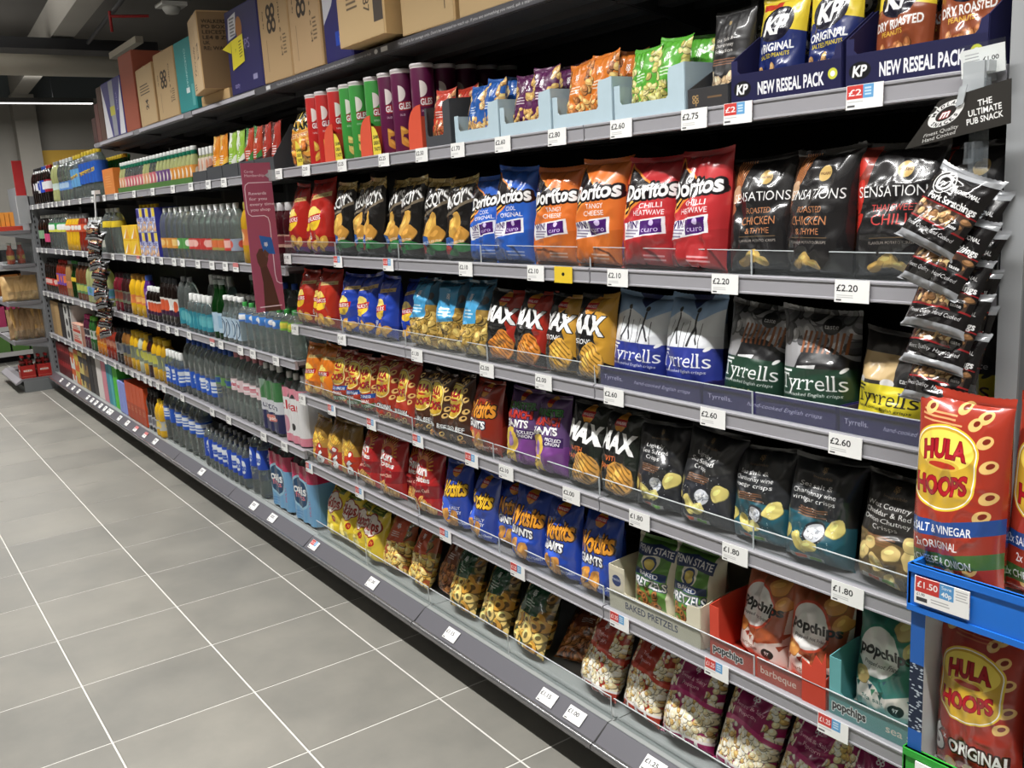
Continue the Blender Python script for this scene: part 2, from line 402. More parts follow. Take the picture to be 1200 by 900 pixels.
w = MB(); w.tube((0, 0, 0), (0, 0, -.16), .012); w.tube((0, 0, -.04), (.1, .28, -.04), .012); w.obj('drop_pipe', mat('red_paint', (150, 28, 28), .4), t_)
d_ = thing('smoke_detector', 'small white smoke detector box near the red sprinkler pipe', 'detector', (-6.3, .98, 3.25))
w = MB(); w.lathe([(0, -.05), (.05, -.05), (.07, -.02), (.07, 0), (0, 0)], 16); w.obj('housing', mat('offwhite', (205, 203, 196), .5), d_)
w = MB(); w.box(-.1, .1, -.1, .1, 0, .03); w.obj('mount_plate', mat('offwhite', (205, 203, 196), .5), d_)
# strip luminaires: dark channel with a glowing diffuser
M_glow = mat('lamp_diffuser', (250, 250, 248), .5, emit=((255, 252, 246), 3.0))
M_lampbody = mat('lamp_body', (70, 70, 70), .5)
def luminaire(label, loc, ln, rot=0.0):
    t_ = thing('strip_lamp', label, 'lamp', loc, (0, 0, rot), 'ceiling strip lamps')
    w = MB(); w.box(-ln / 2, ln / 2, -.04, .04, .004, .06); w.obj('channel', M_lampbody, t_)
    w = MB(); w.box(-ln / 2 + .01, ln / 2 - .01, -.03, .03, -.004, .004); w.obj('diffuser', M_glow, t_)
    for s_ in (-1, 1):
        w = MB(); w.tube((s_ * ln * .3, 0, .06), (s_ * ln * .3, 0, 4.0 - loc[2]), .003, 5); w.obj('suspension_wire', M_dark, t_)
luminaire('long white strip lamp glowing before the far grey wall', (-11.0, .2, 3.0), 2.25, PI / 2)
for i, (sx_, sy_) in enumerate(STRIPS):
    luminaire(f'white strip lamp above the aisle, {ORD[i + 1]} from the far wall', (sx_, sy_, 3.0), 2.95)
for i, sx_ in enumerate((-7.6, -3.0, 1.0)):
    luminaire(f'white strip lamp above the neighbouring aisle, {ORD[i + 1]} from the far wall', (sx_, -3.3, 3.0), 2.95)
w = MB(); w.box(-.44, .44, -.03, .03, 0, .05)
tag(w.obj('ceiling_channel', mat('duct_metal', (176, 170, 156), .5, .1), None, (-6.65, .67, 2.95)), 'grey metal channel under the ceiling above the far cartons', 'channel')
w = MB(); w.box(-13.05, -13.0, .92, 1.75, 2.28, 2.58)
tag(w.obj('wall_sign', mat('mustard_board', (190, 150, 50), .6)), 'mustard yellow board on the far wall behind the bottles', 'sign')

# ------------------------------------------------------------------ shelving
M_fascia = mat('grey_ticket_rail', (148, 147, 152), 0.36, spec=.5)
M_deck = mat('grey_shelf_steel', (118, 117, 120), 0.45, spec=.4, noise=.03)
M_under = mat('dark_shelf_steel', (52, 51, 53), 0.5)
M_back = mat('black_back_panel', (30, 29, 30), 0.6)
M_up = mat('grey_upright_steel', (128, 130, 133), 0.45)
M_plinth = mat('black_plinth', (22, 22, 23), 0.5)
M_bump = mat('chrome_bumper', (150, 150, 152), 0.25, metal=.8)
M_riser = clear_mat('clear_riser', (247, 249, 249), .025, .04)
M_paper = mat('ticket_paper', (238, 238, 236), .5)

# price tickets
def ticket_art(txt, kind='w'):
    a = Art(.075, .042, (240, 240, 238), 120)
    if kind == 'w':
        a.T(txt, .05, .36, .17, (25, 25, 28), w=min(.62, .125 * len(txt)), al='l', bold=.012)
        a.lines(.06, .6, .17, 2, .05, (170, 170, 172), .014, .7); a.R(.05, .04, .2, .07, (70, 70, 72))
    elif kind == 'p':
        a.R(.02, .24, .46, .54, (214, 58, 52)); a.R(.46, .24, .74, .54, (92, 160, 214))
        if txt: a.T(txt, .24, .39, .15, WHITE, w=.36, bold=.015)
        a.lines(.5, .7, .46, 3, .07, (220, 235, 245), .03); a.R(.04, .05, .24, .09, (80, 80, 82)); a.lines(.04, .5, .17, 1, .05, (170, 170, 172), .014)
    elif kind == 'far':
        a.lines(.12, .75, .4, 2, .1, (120, 120, 124), .06, .8); a.R(.05, .06, .3, .1, (110, 110, 112))
    elif kind == 'farp':
        a.R(0, .3, 1, .56, (214, 120, 120)); a.lines(.12, .75, .2, 1, .1, (120, 120, 124), .06, .8)
    elif kind == 'y':
        a.R(0, 0, 1, 1, (238, 200, 40)); a.E(.5, .3, .08, .06, BLACK)
    return a
_tk = {}
def ticket_mesh(txt, kind='w', w=.074, h=.042):
    key = (txt, kind, w)
    if key not in _tk:
        m = art_mat('ticket_' + kind + '_' + txt.replace('£', '').replace('.', '_'), ticket_art(txt, kind), .45)
        b_ = MB(); b_.box(-w / 2, w / 2, -.0012, 0, -h / 2, h / 2, front_uv=True); _tk[key] = b_.mesh('price_ticket', m)
    return _tk[key]

# rail profile (y,z) from top back to bottom: a slightly hollow fascia with a bright lip
RAIL = [(.014, .0), (.0, .0), (-.003, -.002), (-.003, -.0055), (-.0005, -.0075), (-.0005, -.0335), (-.0028, -.0345), (-.0032, -.0375), (-.001, -.039), (.014, -.039)]
_shelf_me = {}
def shelf(name, label, x0, x1, ztop, depth=.43, riser=0.0, tickets=(), group=None, rail_h=1.0, text=None, seams=True):
    t_ = thing(name, label, 'shelf', ((x0 + x1) / 2, 0, ztop), group=group)
    hw = (x1 - x0) / 2 - .0025
    w = MB(); w.prism([(y, z * rail_h) for y, z in RAIL], 'x', -hw, hw); w.obj('ticket_rail', M_fascia, t_)
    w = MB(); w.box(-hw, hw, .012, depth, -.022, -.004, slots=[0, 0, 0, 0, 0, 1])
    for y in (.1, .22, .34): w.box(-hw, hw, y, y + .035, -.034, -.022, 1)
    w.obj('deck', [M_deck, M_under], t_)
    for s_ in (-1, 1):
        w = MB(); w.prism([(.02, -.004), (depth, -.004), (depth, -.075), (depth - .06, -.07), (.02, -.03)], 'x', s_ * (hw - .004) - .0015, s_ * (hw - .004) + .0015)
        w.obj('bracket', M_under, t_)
    if riser:
        for a, c_ in ((-hw + .004, -.004), (.004, hw - .004)):
            w = MB(); w.box(a, c_, .008, .0102, -.004, riser)
            w.obj('front_riser', M_riser, t_)
            w = MB(); w.box(a, c_, .0075, .0107, riser, riser + .0016); w.box(c_ - .0016, c_, .0072, .011, 0, riser); w.obj('riser_edge', mat('clear_edge', (190, 196, 198), .2, spec=.6), t_)
    for tk in tickets:
        px, txt, kind = (tk + ('w',))[:3] if len(tk) == 2 else tk
        put('price_ticket', ticket_mesh(txt, kind), t_, (px - (x0 + x1) / 2, -.0055 if kind != 'y' else -.006, -.0205 * rail_h), (-.05, 0, 0))
    return t_
TK = {
 's1': [(-1.95, '', 'far'), (-1.67, '£2.00'), (-1.35, '£2.25'), (-1.03, '£2.25'), (-.78, '£2.50'), (-.57, '£1.70'), (-.34, '£2.60'), (-.1, '£2.80'), (.14, '£2.60'), (.37, '£2.75'), (.49, '£2', 'p'), (.78, '£2', 'p')],
 's2': [(-1.95, '£1.95'), (-1.46, '£1.50', 'p'), (-1.06, '£1.25', 'p'), (-.57, '£2.10'), (-.22, '£2.10'), (-.1, '', 'y'), (.11, '£2.10'), (.45, '£2.20'), (.76, '£2.20')],
 's3': [(-1.95, '£1.85'), (-1.49, '£1.65'), (-.91, '£1.30'), (-.49, '£2.00'), (-.21, '£2.00'), (.08, '£2.60'), (.41, '£2.60'), (.75, '£2.60')],
 's4': [(-1.95, '£1.85'), (-1.65, '£1.50', 'p'), (-1.3, '£1.50', 'p'), (-.95, '£1.50', 'p'), (-.61, '£1.25', 'p'), (-.42, '£2.10'), (-.11, '£2.00'), (.16, '£1.80'), (.47, '£1.80'), (.76, '£1.80')],
 's5': [(-1.95, '£1.50', 'p'), (-1.46, '£1.25', 'p'), (-.81, '£1.50', 'p'), (-.39, '£1.25', 'p'), (.07, '£1.25', 'p'), (.41, '£1.25', 'p'), (.73, '£1.25', 'p')],
 'base': [(-1.93, '£1.25', 'p'), (-1.37, '£1.00'), (-.78, '£1.15'), (-.24, '£1.15'), (-.11, '£1.00'), (.21, '£1.25'), (.6, '£1.25'), (-7.7, '', 'far'), (-7.38, '', 'far'), (-7.15, '', 'far'), (-6.93, '', 'far'), (-6.55, '', 'far'), (-6.39, '', 'far'), (-6.24, '', 'far'), (-6.08, '', 'far'), (-5.93, '', 'far'), (-5.81, '', 'far'), (-5.73, '', 'far'), (-5.46, '', 'far'), (-5.23, '', 'far'), (-4.99, '', 'farp'), (-4.74, '', 'farp'), (-4.49, '', 'far'), (-3.51, '', 'far'), (-2.67, '', 'far'), (-2.42, '', 'far')],
 'd1': [(v, '', 'far') for v in (-7.95, -7.68, -7.42, -7.15, -6.97, -6.78, -6.5, -6.26, -5.85, -5.44, -5.07, -4.74, -4.28, -3.86, -3.46, -3.14, -2.86, -2.63)],
 'd2': [(v, '', 'farp' if v in (-2.6, -4.39) else 'far') for v in (-8.06, -7.81, -7.59, -7.14, -6.87, -6.66, -6.38, -6.03, -5.85, -5.67, -5.06, -4.73, -4.39, -4.25, -4.05, -3.87, -3.61, -3.45, -3.18, -2.95, -2.75, -2.6)],
 'd3': [(v, '', 'farp' if v == -3.1 else 'far') for v in (-8.07, -7.85, -7.64, -7.31, -7.08, -6.93, -6.72, -6.38, -6.25, -6.0, -5.71, -4.96, -4.85, -4.58, -4.43, -4.12, -3.92, -3.74, -3.5, -3.1, -2.96, -2.67, -2.5, -2.21)],
 'd4': [(v, '', 'far') for v in (-8.01, -7.67, -7.35, -7.05, -6.87, -6.63, -6.4, -6.18, -5.79, -5.47, -5.31, -5.14, -4.97, -4.81, -4.64, -4.51, -4.33, -4.19, -3.8, -3.25, -2.98, -2.48, -2.22)],
}
Z = {'s1': 1.771, 's2': 1.424, 's3': 1.125, 's4': .821, 's5': .515, 'd1': 1.765, 'd2': 1.369, 'd3': .961, 'd4': .56}
BAYS_C = [(-2, -1, 'far'), (-1, 0, 'middle'), (0, 1.03, 'near')]
LV_C = [('s1', 'top retail', 'of tubes, nuts and trays', 0), ('s2', 'second', 'of tortilla chips and crisps', .05), ('s3', 'third', 'of crisps below the tortilla chips', .05), ('s4', 'fourth', 'of mixed crisp bags', .05), ('s5', 'fifth', 'of multipacks and pretzels', .05)]
for lv, wd, what, ri in LV_C:
    for x0, x1, bw in BAYS_C:
        tk = [t for t in TK[lv] if x0 <= t[0] < x1]
        shelf('gondola_shelf', f'grey metal {wd} shelf {what} in the {bw} crisp bay', x0, x1, Z[lv], riser=ri, tickets=tk, group='shelves of the crisp bays')
BAYS_D = [(-3 - i, -2 - i) for i in range(5)] + [(-8.17, -7)]
for lv, wd in (('d1', 'top'), ('d2', 'second'), ('d3', 'third'), ('d4', 'fourth')):
    for i, (x0, x1) in enumerate(BAYS_D):
        tk = [t for t in TK[lv] if x0 <= t[0] < x1]
        shelf('gondola_shelf', f'grey metal {wd} drinks shelf with tickets, {ORD[i + 1]} bay beyond the crisps', x0, x1, Z[lv], tickets=tk, group='shelves of the drinks bays')

# storage shelf on top: dark rail printed with a notice
M_rail_dark = mat('dark_notice_rail', (84, 83, 87), .42)
NOTICE = 'This shelf is for storage only. Don\'t be tempted to reach up. If you see something you need, ask a team member to help'
a = Art(1.0, .036, (84, 83, 87), 700); a.T(NOTICE, .53, .018, .012, (215, 215, 215), w=.82, sh=.2); a.R(.005, .008, .05, .028, (225, 225, 225)); a.E(.975, .018, .012, .011, (225, 225, 225))
M_notice = art_mat('storage_notice', a, .42)
def top_shelf(x0, x1, label):
    t_ = thing('storage_shelf', label, 'shelf', ((x0 + x1) / 2, 0, 2.107), group='storage shelves on top of the run')
    hw = (x1 - x0) / 2 - .002
    w = MB(); w.prism([(.0, .0), (-.004, -.002), (.001, -.028), (.03, -.028), (.03, 0)], 'x', -hw, hw); w.obj('ticket_rail', M_rail_dark if x0 > -3.5 else M_fascia, t_)
    w = MB(); w.add([(-hw, -.0045, -.027), (hw, -.0045, -.027), (hw, -.0045, -.002), (-hw, -.0045, -.002)], [(0, 1, 2, 3)], [[(0, 0), (1, 0), (1, 1), (0, 1)]])
    if x0 > -2.6: w.obj('notice_strip', M_notice, t_)
    else:
        w = MB(); w.box(-hw + .02, hw - .12, -.0055, -.004, -.022, -.006); w.obj('notice_strip', mat('pale_strip', (176, 174, 182), .35), t_)
    w = MB(); w.box(-hw, hw, .01, .44, -.03, -.003)
    for y in (.12, .25, .38): w.box(-hw, hw, y, y + .05, -.05, -.03)
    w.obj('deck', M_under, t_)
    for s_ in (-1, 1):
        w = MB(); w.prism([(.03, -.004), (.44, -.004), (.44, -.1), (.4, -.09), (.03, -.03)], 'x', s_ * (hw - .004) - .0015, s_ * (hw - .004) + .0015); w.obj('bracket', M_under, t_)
for x0, x1, bw in BAYS_C: top_shelf(x0, x1, f'dark storage shelf with printed notice holding cartons above the {bw} crisp bay')
for i in range(3): top_shelf(-3 - i, -2 - i if i else -2, f'storage shelf of cartons above the drinks, {ORD[i + 1]} bay beyond the crisps')
top_shelf(-5.17, -5, 'short end piece of the storage shelf where the cartons stop')

# frames: back panel, uprights, base with tilted ticket fascia and bumper
def frame(x0, x1, label, h=2.12, grp='gondola bays of the run'):
    t_ = thing('gondola_bay', label, 'shelving', ((x0 + x1) / 2, .45, 0), group=grp)
    hw = (x1 - x0) / 2
    w = MB(); w.box(-hw + .016, hw - .016, .0, .012, .1, h); w.obj('back_panel', M_back, t_)
    for s_ in (-1, 1):
        w = MB(); w.box(s_ * (hw - .008) - .008, s_ * (hw - .008) + .008, -.0, .05, 0, h); w.obj('upright', M_under, t_)
for x0, x1, bw in BAYS_C: frame(x0, x1, f'dark back panel and uprights of the {bw} crisp bay', 2.09)
for i, (x0, x1) in enumerate(BAYS_D): frame(x0, x1, f'dark back panel and uprights of the drinks, {ORD[i + 1]} bay beyond the crisps', 2.09 if i < 3 else 2.0)
def base(x0, x1, label, tickets, riser):
    t_ = thing('base_shelf', label, 'shelf', ((x0 + x1) / 2, 0, 0), group='base shelves of the run')
    hw = (x1 - x0) / 2 - .002
    w = MB(); w.box(-hw, hw, .012, .44, .145, .165); w.box(-hw, hw, -.0, .014, .15, .169); w.box(-hw, hw, .03, .036, .165, .171); w.obj('deck', mat('pale_base_deck', (146, 150, 149), .35), t_)
    w = MB(); w.prism([(.0, .167), (-.004, .166), (-.052, .128), (-.05, .122), (.004, .15)], 'x', -hw, hw); w.obj('ticket_rail', mat('base_ticket_rail', (92, 91, 97), .35), t_)
    w = MB(); w.box(-hw, hw, .09, .11, 0, .098); w.obj('kick_plate', M_plinth, t_)
    w = MB(); pts = [(-.052 + .012 * math.cos(k * PI / 6) - .004, .117 + .013 * math.sin(k * PI / 6)) for k in range(12)]
    w.prism(pts, 'x', -hw, hw, smooth=True); w.obj('bumper_strip', M_bump, t_)
    w = MB(); w.box(-hw, hw, -.04, .1, .098, .112); w.obj('base_rail', M_dark, t_)
    w = MB(); w.prism([(.0, .1685), (-.055, .1285), (-.0665, .117), (-.055, .102), (-.05, .112), (.0, .15)], 'x', hw - .0005, hw + .0045); w.obj('joint_cover', mat('black_joint', (20, 20, 20), .4), t_)
    if riser:
        for a, c_ in ((-hw + .004, -.004), (.004, hw - .004)):
            w = MB(); w.box(a, c_, .018, .0202, .166, .235); w.obj('front_riser', M_riser, t_)
            w = MB(); w.box(a, c_, .0175, .0207, .235, .2366); w.box(c_ - .0016, c_, .0172, .021, .17, .235); w.obj('riser_edge', mat('clear_edge', (190, 196, 198), .2, spec=.6), t_)
    for tk in tickets:
        put('price_ticket', ticket_mesh(tk[1], tk[2] if len(tk) > 2 else 'w'), t_, (tk[0] - (x0 + x1) / 2, -.0295, .1495), (-.885, 0, 0))
for x0, x1, bw in BAYS_C: base(x0, x1, f'grey base shelf with tilted ticket rail and bumper in the {bw} crisp bay', [t for t in TK['base'] if x0 <= t[0] < x1], True)
for i, (x0, x1) in enumerate(BAYS_D): base(x0, x1, f'grey base shelf with bumper under the drinks, {ORD[i + 1]} bay beyond the crisps', [t for t in TK['base'] if x0 <= t[0] < x1], False)

# end panels of the run
t_ = thing('end_upright', 'pale grey end panel closing the near end of the shelving', 'panel', (1.05, 0, 0))
w = MB(); w.box(-.014, .018, -.002, .5, 0, 2.3); w.obj('side_panel', M_up, t_)
w = MB(); w.box(-.016, .02, -.006, .0, 0, 2.3); w.obj('front_edge', mat('grey_end_edge', (150, 152, 154), .35), t_)
t_ = thing('end_upright', 'slotted grey upright at the far end of the drinks shelves', 'upright', (-8.2, 0, 0))
w = MB(); w.box(-.02, .02, 0, .06, 0, 1.85)
for k in range(30): w.box(.02, .0215, .02, .032, .2 + k * .05, .225 + k * .05, 1)
w.obj('post', [M_up, M_dark], t_)
w = MB(); w.box(-.012, .012, .06, .46, 0, 1.8); w.obj('side_panel', M_up, t_)
# ------------------------------------------------------------------ crisp bags
def vnoise(u, v, fx, fy, rs):
    g = rs.rand(int(fy) + 3, int(fx) + 3)
    x = u * fx; y = v * fy; i = np.floor(x).astype(int); j = np.floor(y).astype(int); a = x - i; b_ = y - j
    a = a * a * (3 - 2 * a); b_ = b_ * b_ * (3 - 2 * b_)
    return (g[j, i] * (1 - a) + g[j, i + 1] * a) * (1 - b_) + (g[j + 1, i] * (1 - a) + g[j + 1, i + 1] * a) * b_
def grid_faces(nx, ny, o=0, flip=False):
    i = np.arange(nx)[None, :]; j = np.arange(ny)[:, None]; a = (j * (nx + 1) + i + o).ravel(); w_ = nx + 1
    q = np.stack([a, a + 1, a + 1 + w_, a + w_], 1)
    return q[:, ::-1] if flip else q
def grid_mesh(name, P, F, UV, m):
    me = bpy.data.meshes.new(name); n = len(P); k = len(F)
    me.vertices.add(n); me.vertices.foreach_set('co', P.astype(np.float32).ravel())
    me.loops.add(k * 4); me.loops.foreach_set('vertex_index', F.astype(np.int32).ravel())
    me.polygons.add(k); me.polygons.foreach_set('loop_start', np.arange(k, dtype=np.int32) * 4)
    me.polygons.foreach_set('use_smooth', np.ones(k, bool))
    l = me.uv_layers.new(name='print'); l.data.foreach_set('uv', UV[F.ravel()].astype(np.float32).ravel())
    me.materials.append(m); me.update(calc_edges=True); me.validate()
    return me
def bag_meshes(w, h, d, m, seed, nx=40, ny=52, crumple=1.0, belly=.42):
    """pillow bag standing on z=0 with its printed front towards -Y: film, top seal, bottom seal"""
    rs = np.random.RandomState(seed); sb, st = .022, .955
    par = [(rs.rand() * 2 - 1, rs.rand(), rs.rand() * PI, .5 + rs.rand()) for _ in range(9)]
    n_seed = rs.randint(1 << 30); lean_top = (rs.rand() - .5) * .9; skew = (rs.rand() - .5) * .5; tip = (rs.rand() - .5) * .07
    def surf(nx, ny, side):
        u, v = np.meshgrid(np.linspace(-1, 1, nx + 1), np.linspace(sb, st, ny + 1)); s = (v - sb) / (st - sb)
        q = np.random.RandomState(n_seed + (0 if side < 0 else 5))
        T = (np.clip(4 * s * (1 - s), 0, 1) ** np.where(s < .5, .24, .52)) * (1.05 - .35 * (s - belly)) / 1.05
        sec = np.clip(1 - np.abs(u) ** 2.7, 0, 1) ** .6
        t = d / 2 * T * sec
        edge = np.clip(1 - np.abs(u) ** 6, 0, 1); inner = np.clip(t / (d / 2), 0, 1)
        # folds running down from the top seal and up from the bottom seal
        uu = (u + 1) / 2
        for k, (fx, am) in enumerate(((8, .0075), (15, .0045))):
            t += am * crumple * edge * (np.exp(-(1 - s) / .16) * (vnoise(uu + .1 * s, s, fx, 3, q) - .5) * 2 + np.exp(-s / .13) * (vnoise(uu, s, fx, 3, q) - .5) * 2)
        # broad dents and sharp creases
        t += .010 * crumple * inner * (vnoise(uu, s, 3, 4, q) - .5) * 2 * edge
        rdg = 1 - np.abs(2 * vnoise(uu + .15 * s, s, 4, 5, q) - 1); t += .006 * crumple * edge * inner * (rdg ** 4 - .2)
        rdg = 1 - np.abs(2 * vnoise(uu - .3 * s, s, 7, 6, q) - 1); t += .0045 * crumple * edge * inner * (rdg ** 5)
        for cx, cy, an, wd in par:
            ds = (u - cx) * math.cos(an) + (s - cy) * 2 * math.sin(an); al = -(u - cx) * math.sin(an) + (s - cy) * 2 * math.cos(an)
            t -= .0055 * crumple * edge * inner * np.exp(-(ds / .1) ** 2) * np.exp(-(al / wd) ** 2) * (1 if side < 0 else .4)
        t = np.maximum(t, .0006 * edge)
        xs = u * w / 2 * (1 - .085 * np.clip(T, 0, 1) + .03 * crumple * (vnoise(np.abs(u) * .5 + (u > 0) * .5, s, 2, 6, np.random.RandomState(n_seed)) - .5) * np.clip(s * (1 - s) * 5, 0, 1)) + skew * np.clip(s - .6, 0, 1) ** 2 * w
        zz = v * h + .006 * np.abs(u) ** 3 * np.where(s > .5, 1, -.3) * np.clip(np.abs(2 * s - 1), 0, 1) ** 3 + tip * u * w * np.clip(s - .5, 0, 1) * 2
        yy = side * t + .02 * lean_top * np.clip(s - .75, 0, 1) ** 2 * 16 * d
        return np.stack([xs, yy, zz], -1).reshape(-1, 3), np.stack([uu if side < 0 else 1 - uu, v], -1).reshape(-1, 2)
    P0, U0 = surf(nx, ny, -1); P1, U1 = surf(nx // 2, ny // 2, 1)
    F = np.concatenate([grid_faces(nx, ny), grid_faces(nx // 2, ny // 2, len(P0), True)])
    film = grid_mesh('film', np.concatenate([P0, P1]), F, np.concatenate([U0, U1]), m)
    seals = []
    for top in (True, False):
        k = 30; va, vb = (st - .004, 1.0) if top else (0.0, sb + .004)
        u, v = np.meshgrid(np.linspace(-1, 1, k + 1), np.linspace(va, vb, 5)); s = (v - va) / (vb - va)
        wav = (vnoise((u + 1) / 2, s, 4, 1, rs) - .5) * .012 * crumple * (s if top else 1 - s)
        yy = wav + .0006 * np.sin(s * 20) + .02 * lean_top * .04 * 16 * d * (1.2 if top else 0)
        zz = v * h + .006 * np.abs(u) ** 3 * (1 if top else -.3) + (tip * u * w if top else 0) + (.0012 * ((np.arange(k + 1) % 2)[None, :]) * (s > .99) if top else 0)
        P = np.stack([u * w / 2 + (skew * .16 * w if top else 0), yy, zz], -1).reshape(-1, 3)
        seals.append(grid_mesh('top_seal' if top else 'bottom_seal', P, grid_faces(k, 4), np.stack([(u + 1) / 2, v], -1).reshape(-1, 2), m))
    return film, seals
_seed = [100]
def bag(label, m, x, y, z, w, h, d, lean=-5, yaw=0, roll=0, cat='crisps', name='crisp_bag', group=None, **kw):
    _seed[0] += 1; z += abs(math.sin(math.radians(lean))) * d * (.3 if abs(lean) > 10 else .1)
    film, seals = bag_meshes(w, h, d, m, _seed[0], **kw)
    t_ = thing(name, label, cat, (x, y, z), (math.radians(lean), math.radians(roll), math.radians(yaw)), group)
    put('film', film, t_); put('top_seal', seals[0], t_); put('bottom_seal', seals[1], t_)
    return t_
def foil(name, art, rough=.26): return art_mat('print_' + name, art, rough, coat=.5, spec=.6, bump=.08)

# ---- artwork, one function per kind of pack (w, h in metres only set the proportions)
def coop(a, x, y, h, col=WHITE, sp=1.0):
    """four touching rings, the letters of a two-line clover mark"""
    px = a.c[max(0, min(a.H - 1, int((y + h * 1.15) * a.k))), int(x * a.k)] * 255; back = tuple(float(v) for v in px)
    for dx, dy in ((-1, 1), (1, 1), (-1, -1), (1, -1)):
        cx, cy = x + dx * h * .3, y + dy * h * .3
        a.E(cx, cy, h * .31, h * .31, col); a.E(cx, cy, h * .14, h * .14, back)
    a.R(x + h * .5, y + h * .2, x + h * .66, y + h * .4, back); a.R(x + h * .0, y - h * .95, x + h * .13, y - h * .3, col)
def walkers(bgc, ribbon=True, strip=None, chips=(226, 165, 62)):
    a = Art(.17, .29, bgc); H = a.a; dk = tuple(v * .62 for v in bgc)
    a.R(.0, 0, 1, H * .22, dk, .45)
    a.E(.42, H * .47, .3, .27, (250, 205, 40)); a.E(.42, H * .56, .2, .13, (255, 228, 110))
    a.P([(.06, H * .40), (.78, H * .46), (.78, H * .55), (.06, H * .49)], (196, 28, 28)); a.T('WALKERS', .42, H * .476, .105, WHITE, w=.6, rot=.085, bold=.02)
    if ribbon: a.P([(.3, H * .72), (.95, H * .76), (.95, H * .82), (.3, H * .78)], (208, 176, 104)); a.T('A BRITISH ICON', .62, H * .77, .045, (60, 40, 15), w=.5, rot=.06)
    if strip: a.R(0, 0, 1, H * .1, strip); a.P([(0, H * .1), (.4, H * .06), (0, H * .24)], (250, 150, 170))
    for x, y, r in ((.55, .18, .16), (.8, .16, .14), (.38, .12, .13), (.68, .1, .12)): a.crisp(x, H * y, r, chips, a.r.rand() * 3)
    a.R(.08, H * .2, .28, H * .29, (235, 235, 238), .9); a.lines(.1, .27, H * .275, 3, .04, dk, .015)
    return a
def mccoys():
    a = Art(.16, .28, (28, 25, 24)); H = a.a
    a.R(0, H * .9, 1, H, (216, 182, 104)); a.scatter(0, H * .88, 1, H, 14, .08, [(236, 206, 130), (170, 136, 70)], .3)
    a.T('McCOY\'S', .55, H * .74, .29, WHITE, w=.82, rot=.2, bold=.018, out=(90, 85, 80), ow=.014)
    a.P([(.02, H * .55), (.55, H * .62), (.98, H * .74), (.98, H * .70), (.55, H * .58), (.02, H * .52)], (120, 105, 85))
    a.crisp(.52, H * .42, .3, (224, 168, 70), 1.0, .62, 0); a.crisp(.7, H * .3, .24, (206, 146, 56), .5, .7, 0)
    a.E(.3, H * .22, .2, .12, (40, 90, 170)); a.E(.75, H * .16, .25, .1, (40, 120, 60)); a.E(.2, H * .13, .18, .1, (170, 40, 40)); a.E(.5, H * .1, .16, .09, (40, 110, 60))
    a.T('FLAME GRILLED STEAK', .5, H * .22, .05, WHITE, w=.7, rot=.1)
    a.R(0, 0, 1, H * .05, (24, 22, 22))
    return a
def doritos(bgc, l1, l2):
    a = Art(.18, .27, bgc); H = a.a; dk = tuple(v * .6 for v in bgc)
    a.P([(0, H * .2), (1, H * .36), (1, 0), (0, 0)], dk, .25)
    tri = [(.1, H * .92), (.62, H * .72), (.16, H * .47)]
    a.P([(.07, H * .95), (.68, H * .72), (.14, H * .43)], (240, 140, 50)); a.P(tri, (26, 20, 22)); a.L([(.13, H * .5), (.6, H * .72)], .03, (255, 190, 80))
    a.T('Doritos', .54, H * .7, .215, WHITE, w=.84, rot=.1, bold=.035, out=(22, 16, 20), ow=.03)
    a.T(l1, .62, H * .565, .07, (240, 230, 235), w=.1 * len(l1) * .62, rot=.06, bold=.012); a.T(l2, .6, H * .5, .07, (240, 230, 235), w=.1 * len(l2) * .62, rot=.06, bold=.012)
    q = [(.2, H * .26), (.86, H * .33), (.84, H * .46), (.18, H * .39)]
    a.P([(.17, H * .245), (.885, H * .32), (.865, H * .47), (.155, H * .4)], (236, 236, 240)); a.P([(.52, H * .295), (.84, H * .33), (.825, H * .45), (.505, H * .42)], (70, 22, 110))
    a.T('WIN!', .34, H * .385, .1, (50, 20, 90), w=.26, rot=.1, bold=.03); a.lines(.2, .5, H * .335, 3, .04, (120, 110, 140), .02); a.T('curo', .67, H * .355, .075, (210, 190, 235), w=.25, rot=.1); a.E(.68, H * .41, .04, .04, (210, 190, 235))
    a.P([(0, H * .18), (.12, H * .26), (.16, H * .1), (0, H * .06)], (60, 30, 110)); a.lines(.55, .9, H * .12, 2, .05, (235, 220, 225), .02, .6)
    return a
def sensations(l, accent, red):
    a = Art(.18, .25, (32, 31, 32)); H = a.a
    a.P([(0, H * .95), (.3, H * .98), (.2, H * .7), (.06, H * .35), (0, H * .2)], (150, 40, 22) if red else (90, 58, 36), .9)
    if red:
        for y in (.82, .66, .55, .42): a.E(.08, H * y, .12, .06, (205, 40, 28), .9)
    else:
        for k in range(7): a.L([(.1 + k * .02, H * .66), (.16 + k * .035, H * .97)], .014, (214, 130, 70))
        a.E(.14, H * .68, .13, .1, (214, 170, 130), .6); a.E(.08, H * .55, .09, .07, (160, 90, 60))
    a.E(.62, H * .80, .085, .085, (206, 170, 96)); a.T('WALKERS', .62, H * .80, .03, (60, 30, 20), w=.14)
    a.T('SENSATIONS', .52, H * .645, .115, WHITE, w=.84, bold=-.004)
    for i, (t, h_) in enumerate(l): a.T(t, .55, H * (.525 - i * .085), h_, accent, w=min(.66, h_ * .72 * len(t)))
    a.T('FLAVOUR POTATO CRISPS', .55, H * .27, .03, (170, 160, 150), w=.55); a.L([(.28, H * .305), (.82, H * .305)], .006, (170, 130, 80))
    a.crisp(.5, H * .14, .12, (222, 180, 90), .2, .6); a.crisp(.36, H * .1, .1, (206, 160, 74), .4, .5); a.crisp(.64, H * .1, .1, (228, 188, 100), -.3, .5)
    return a
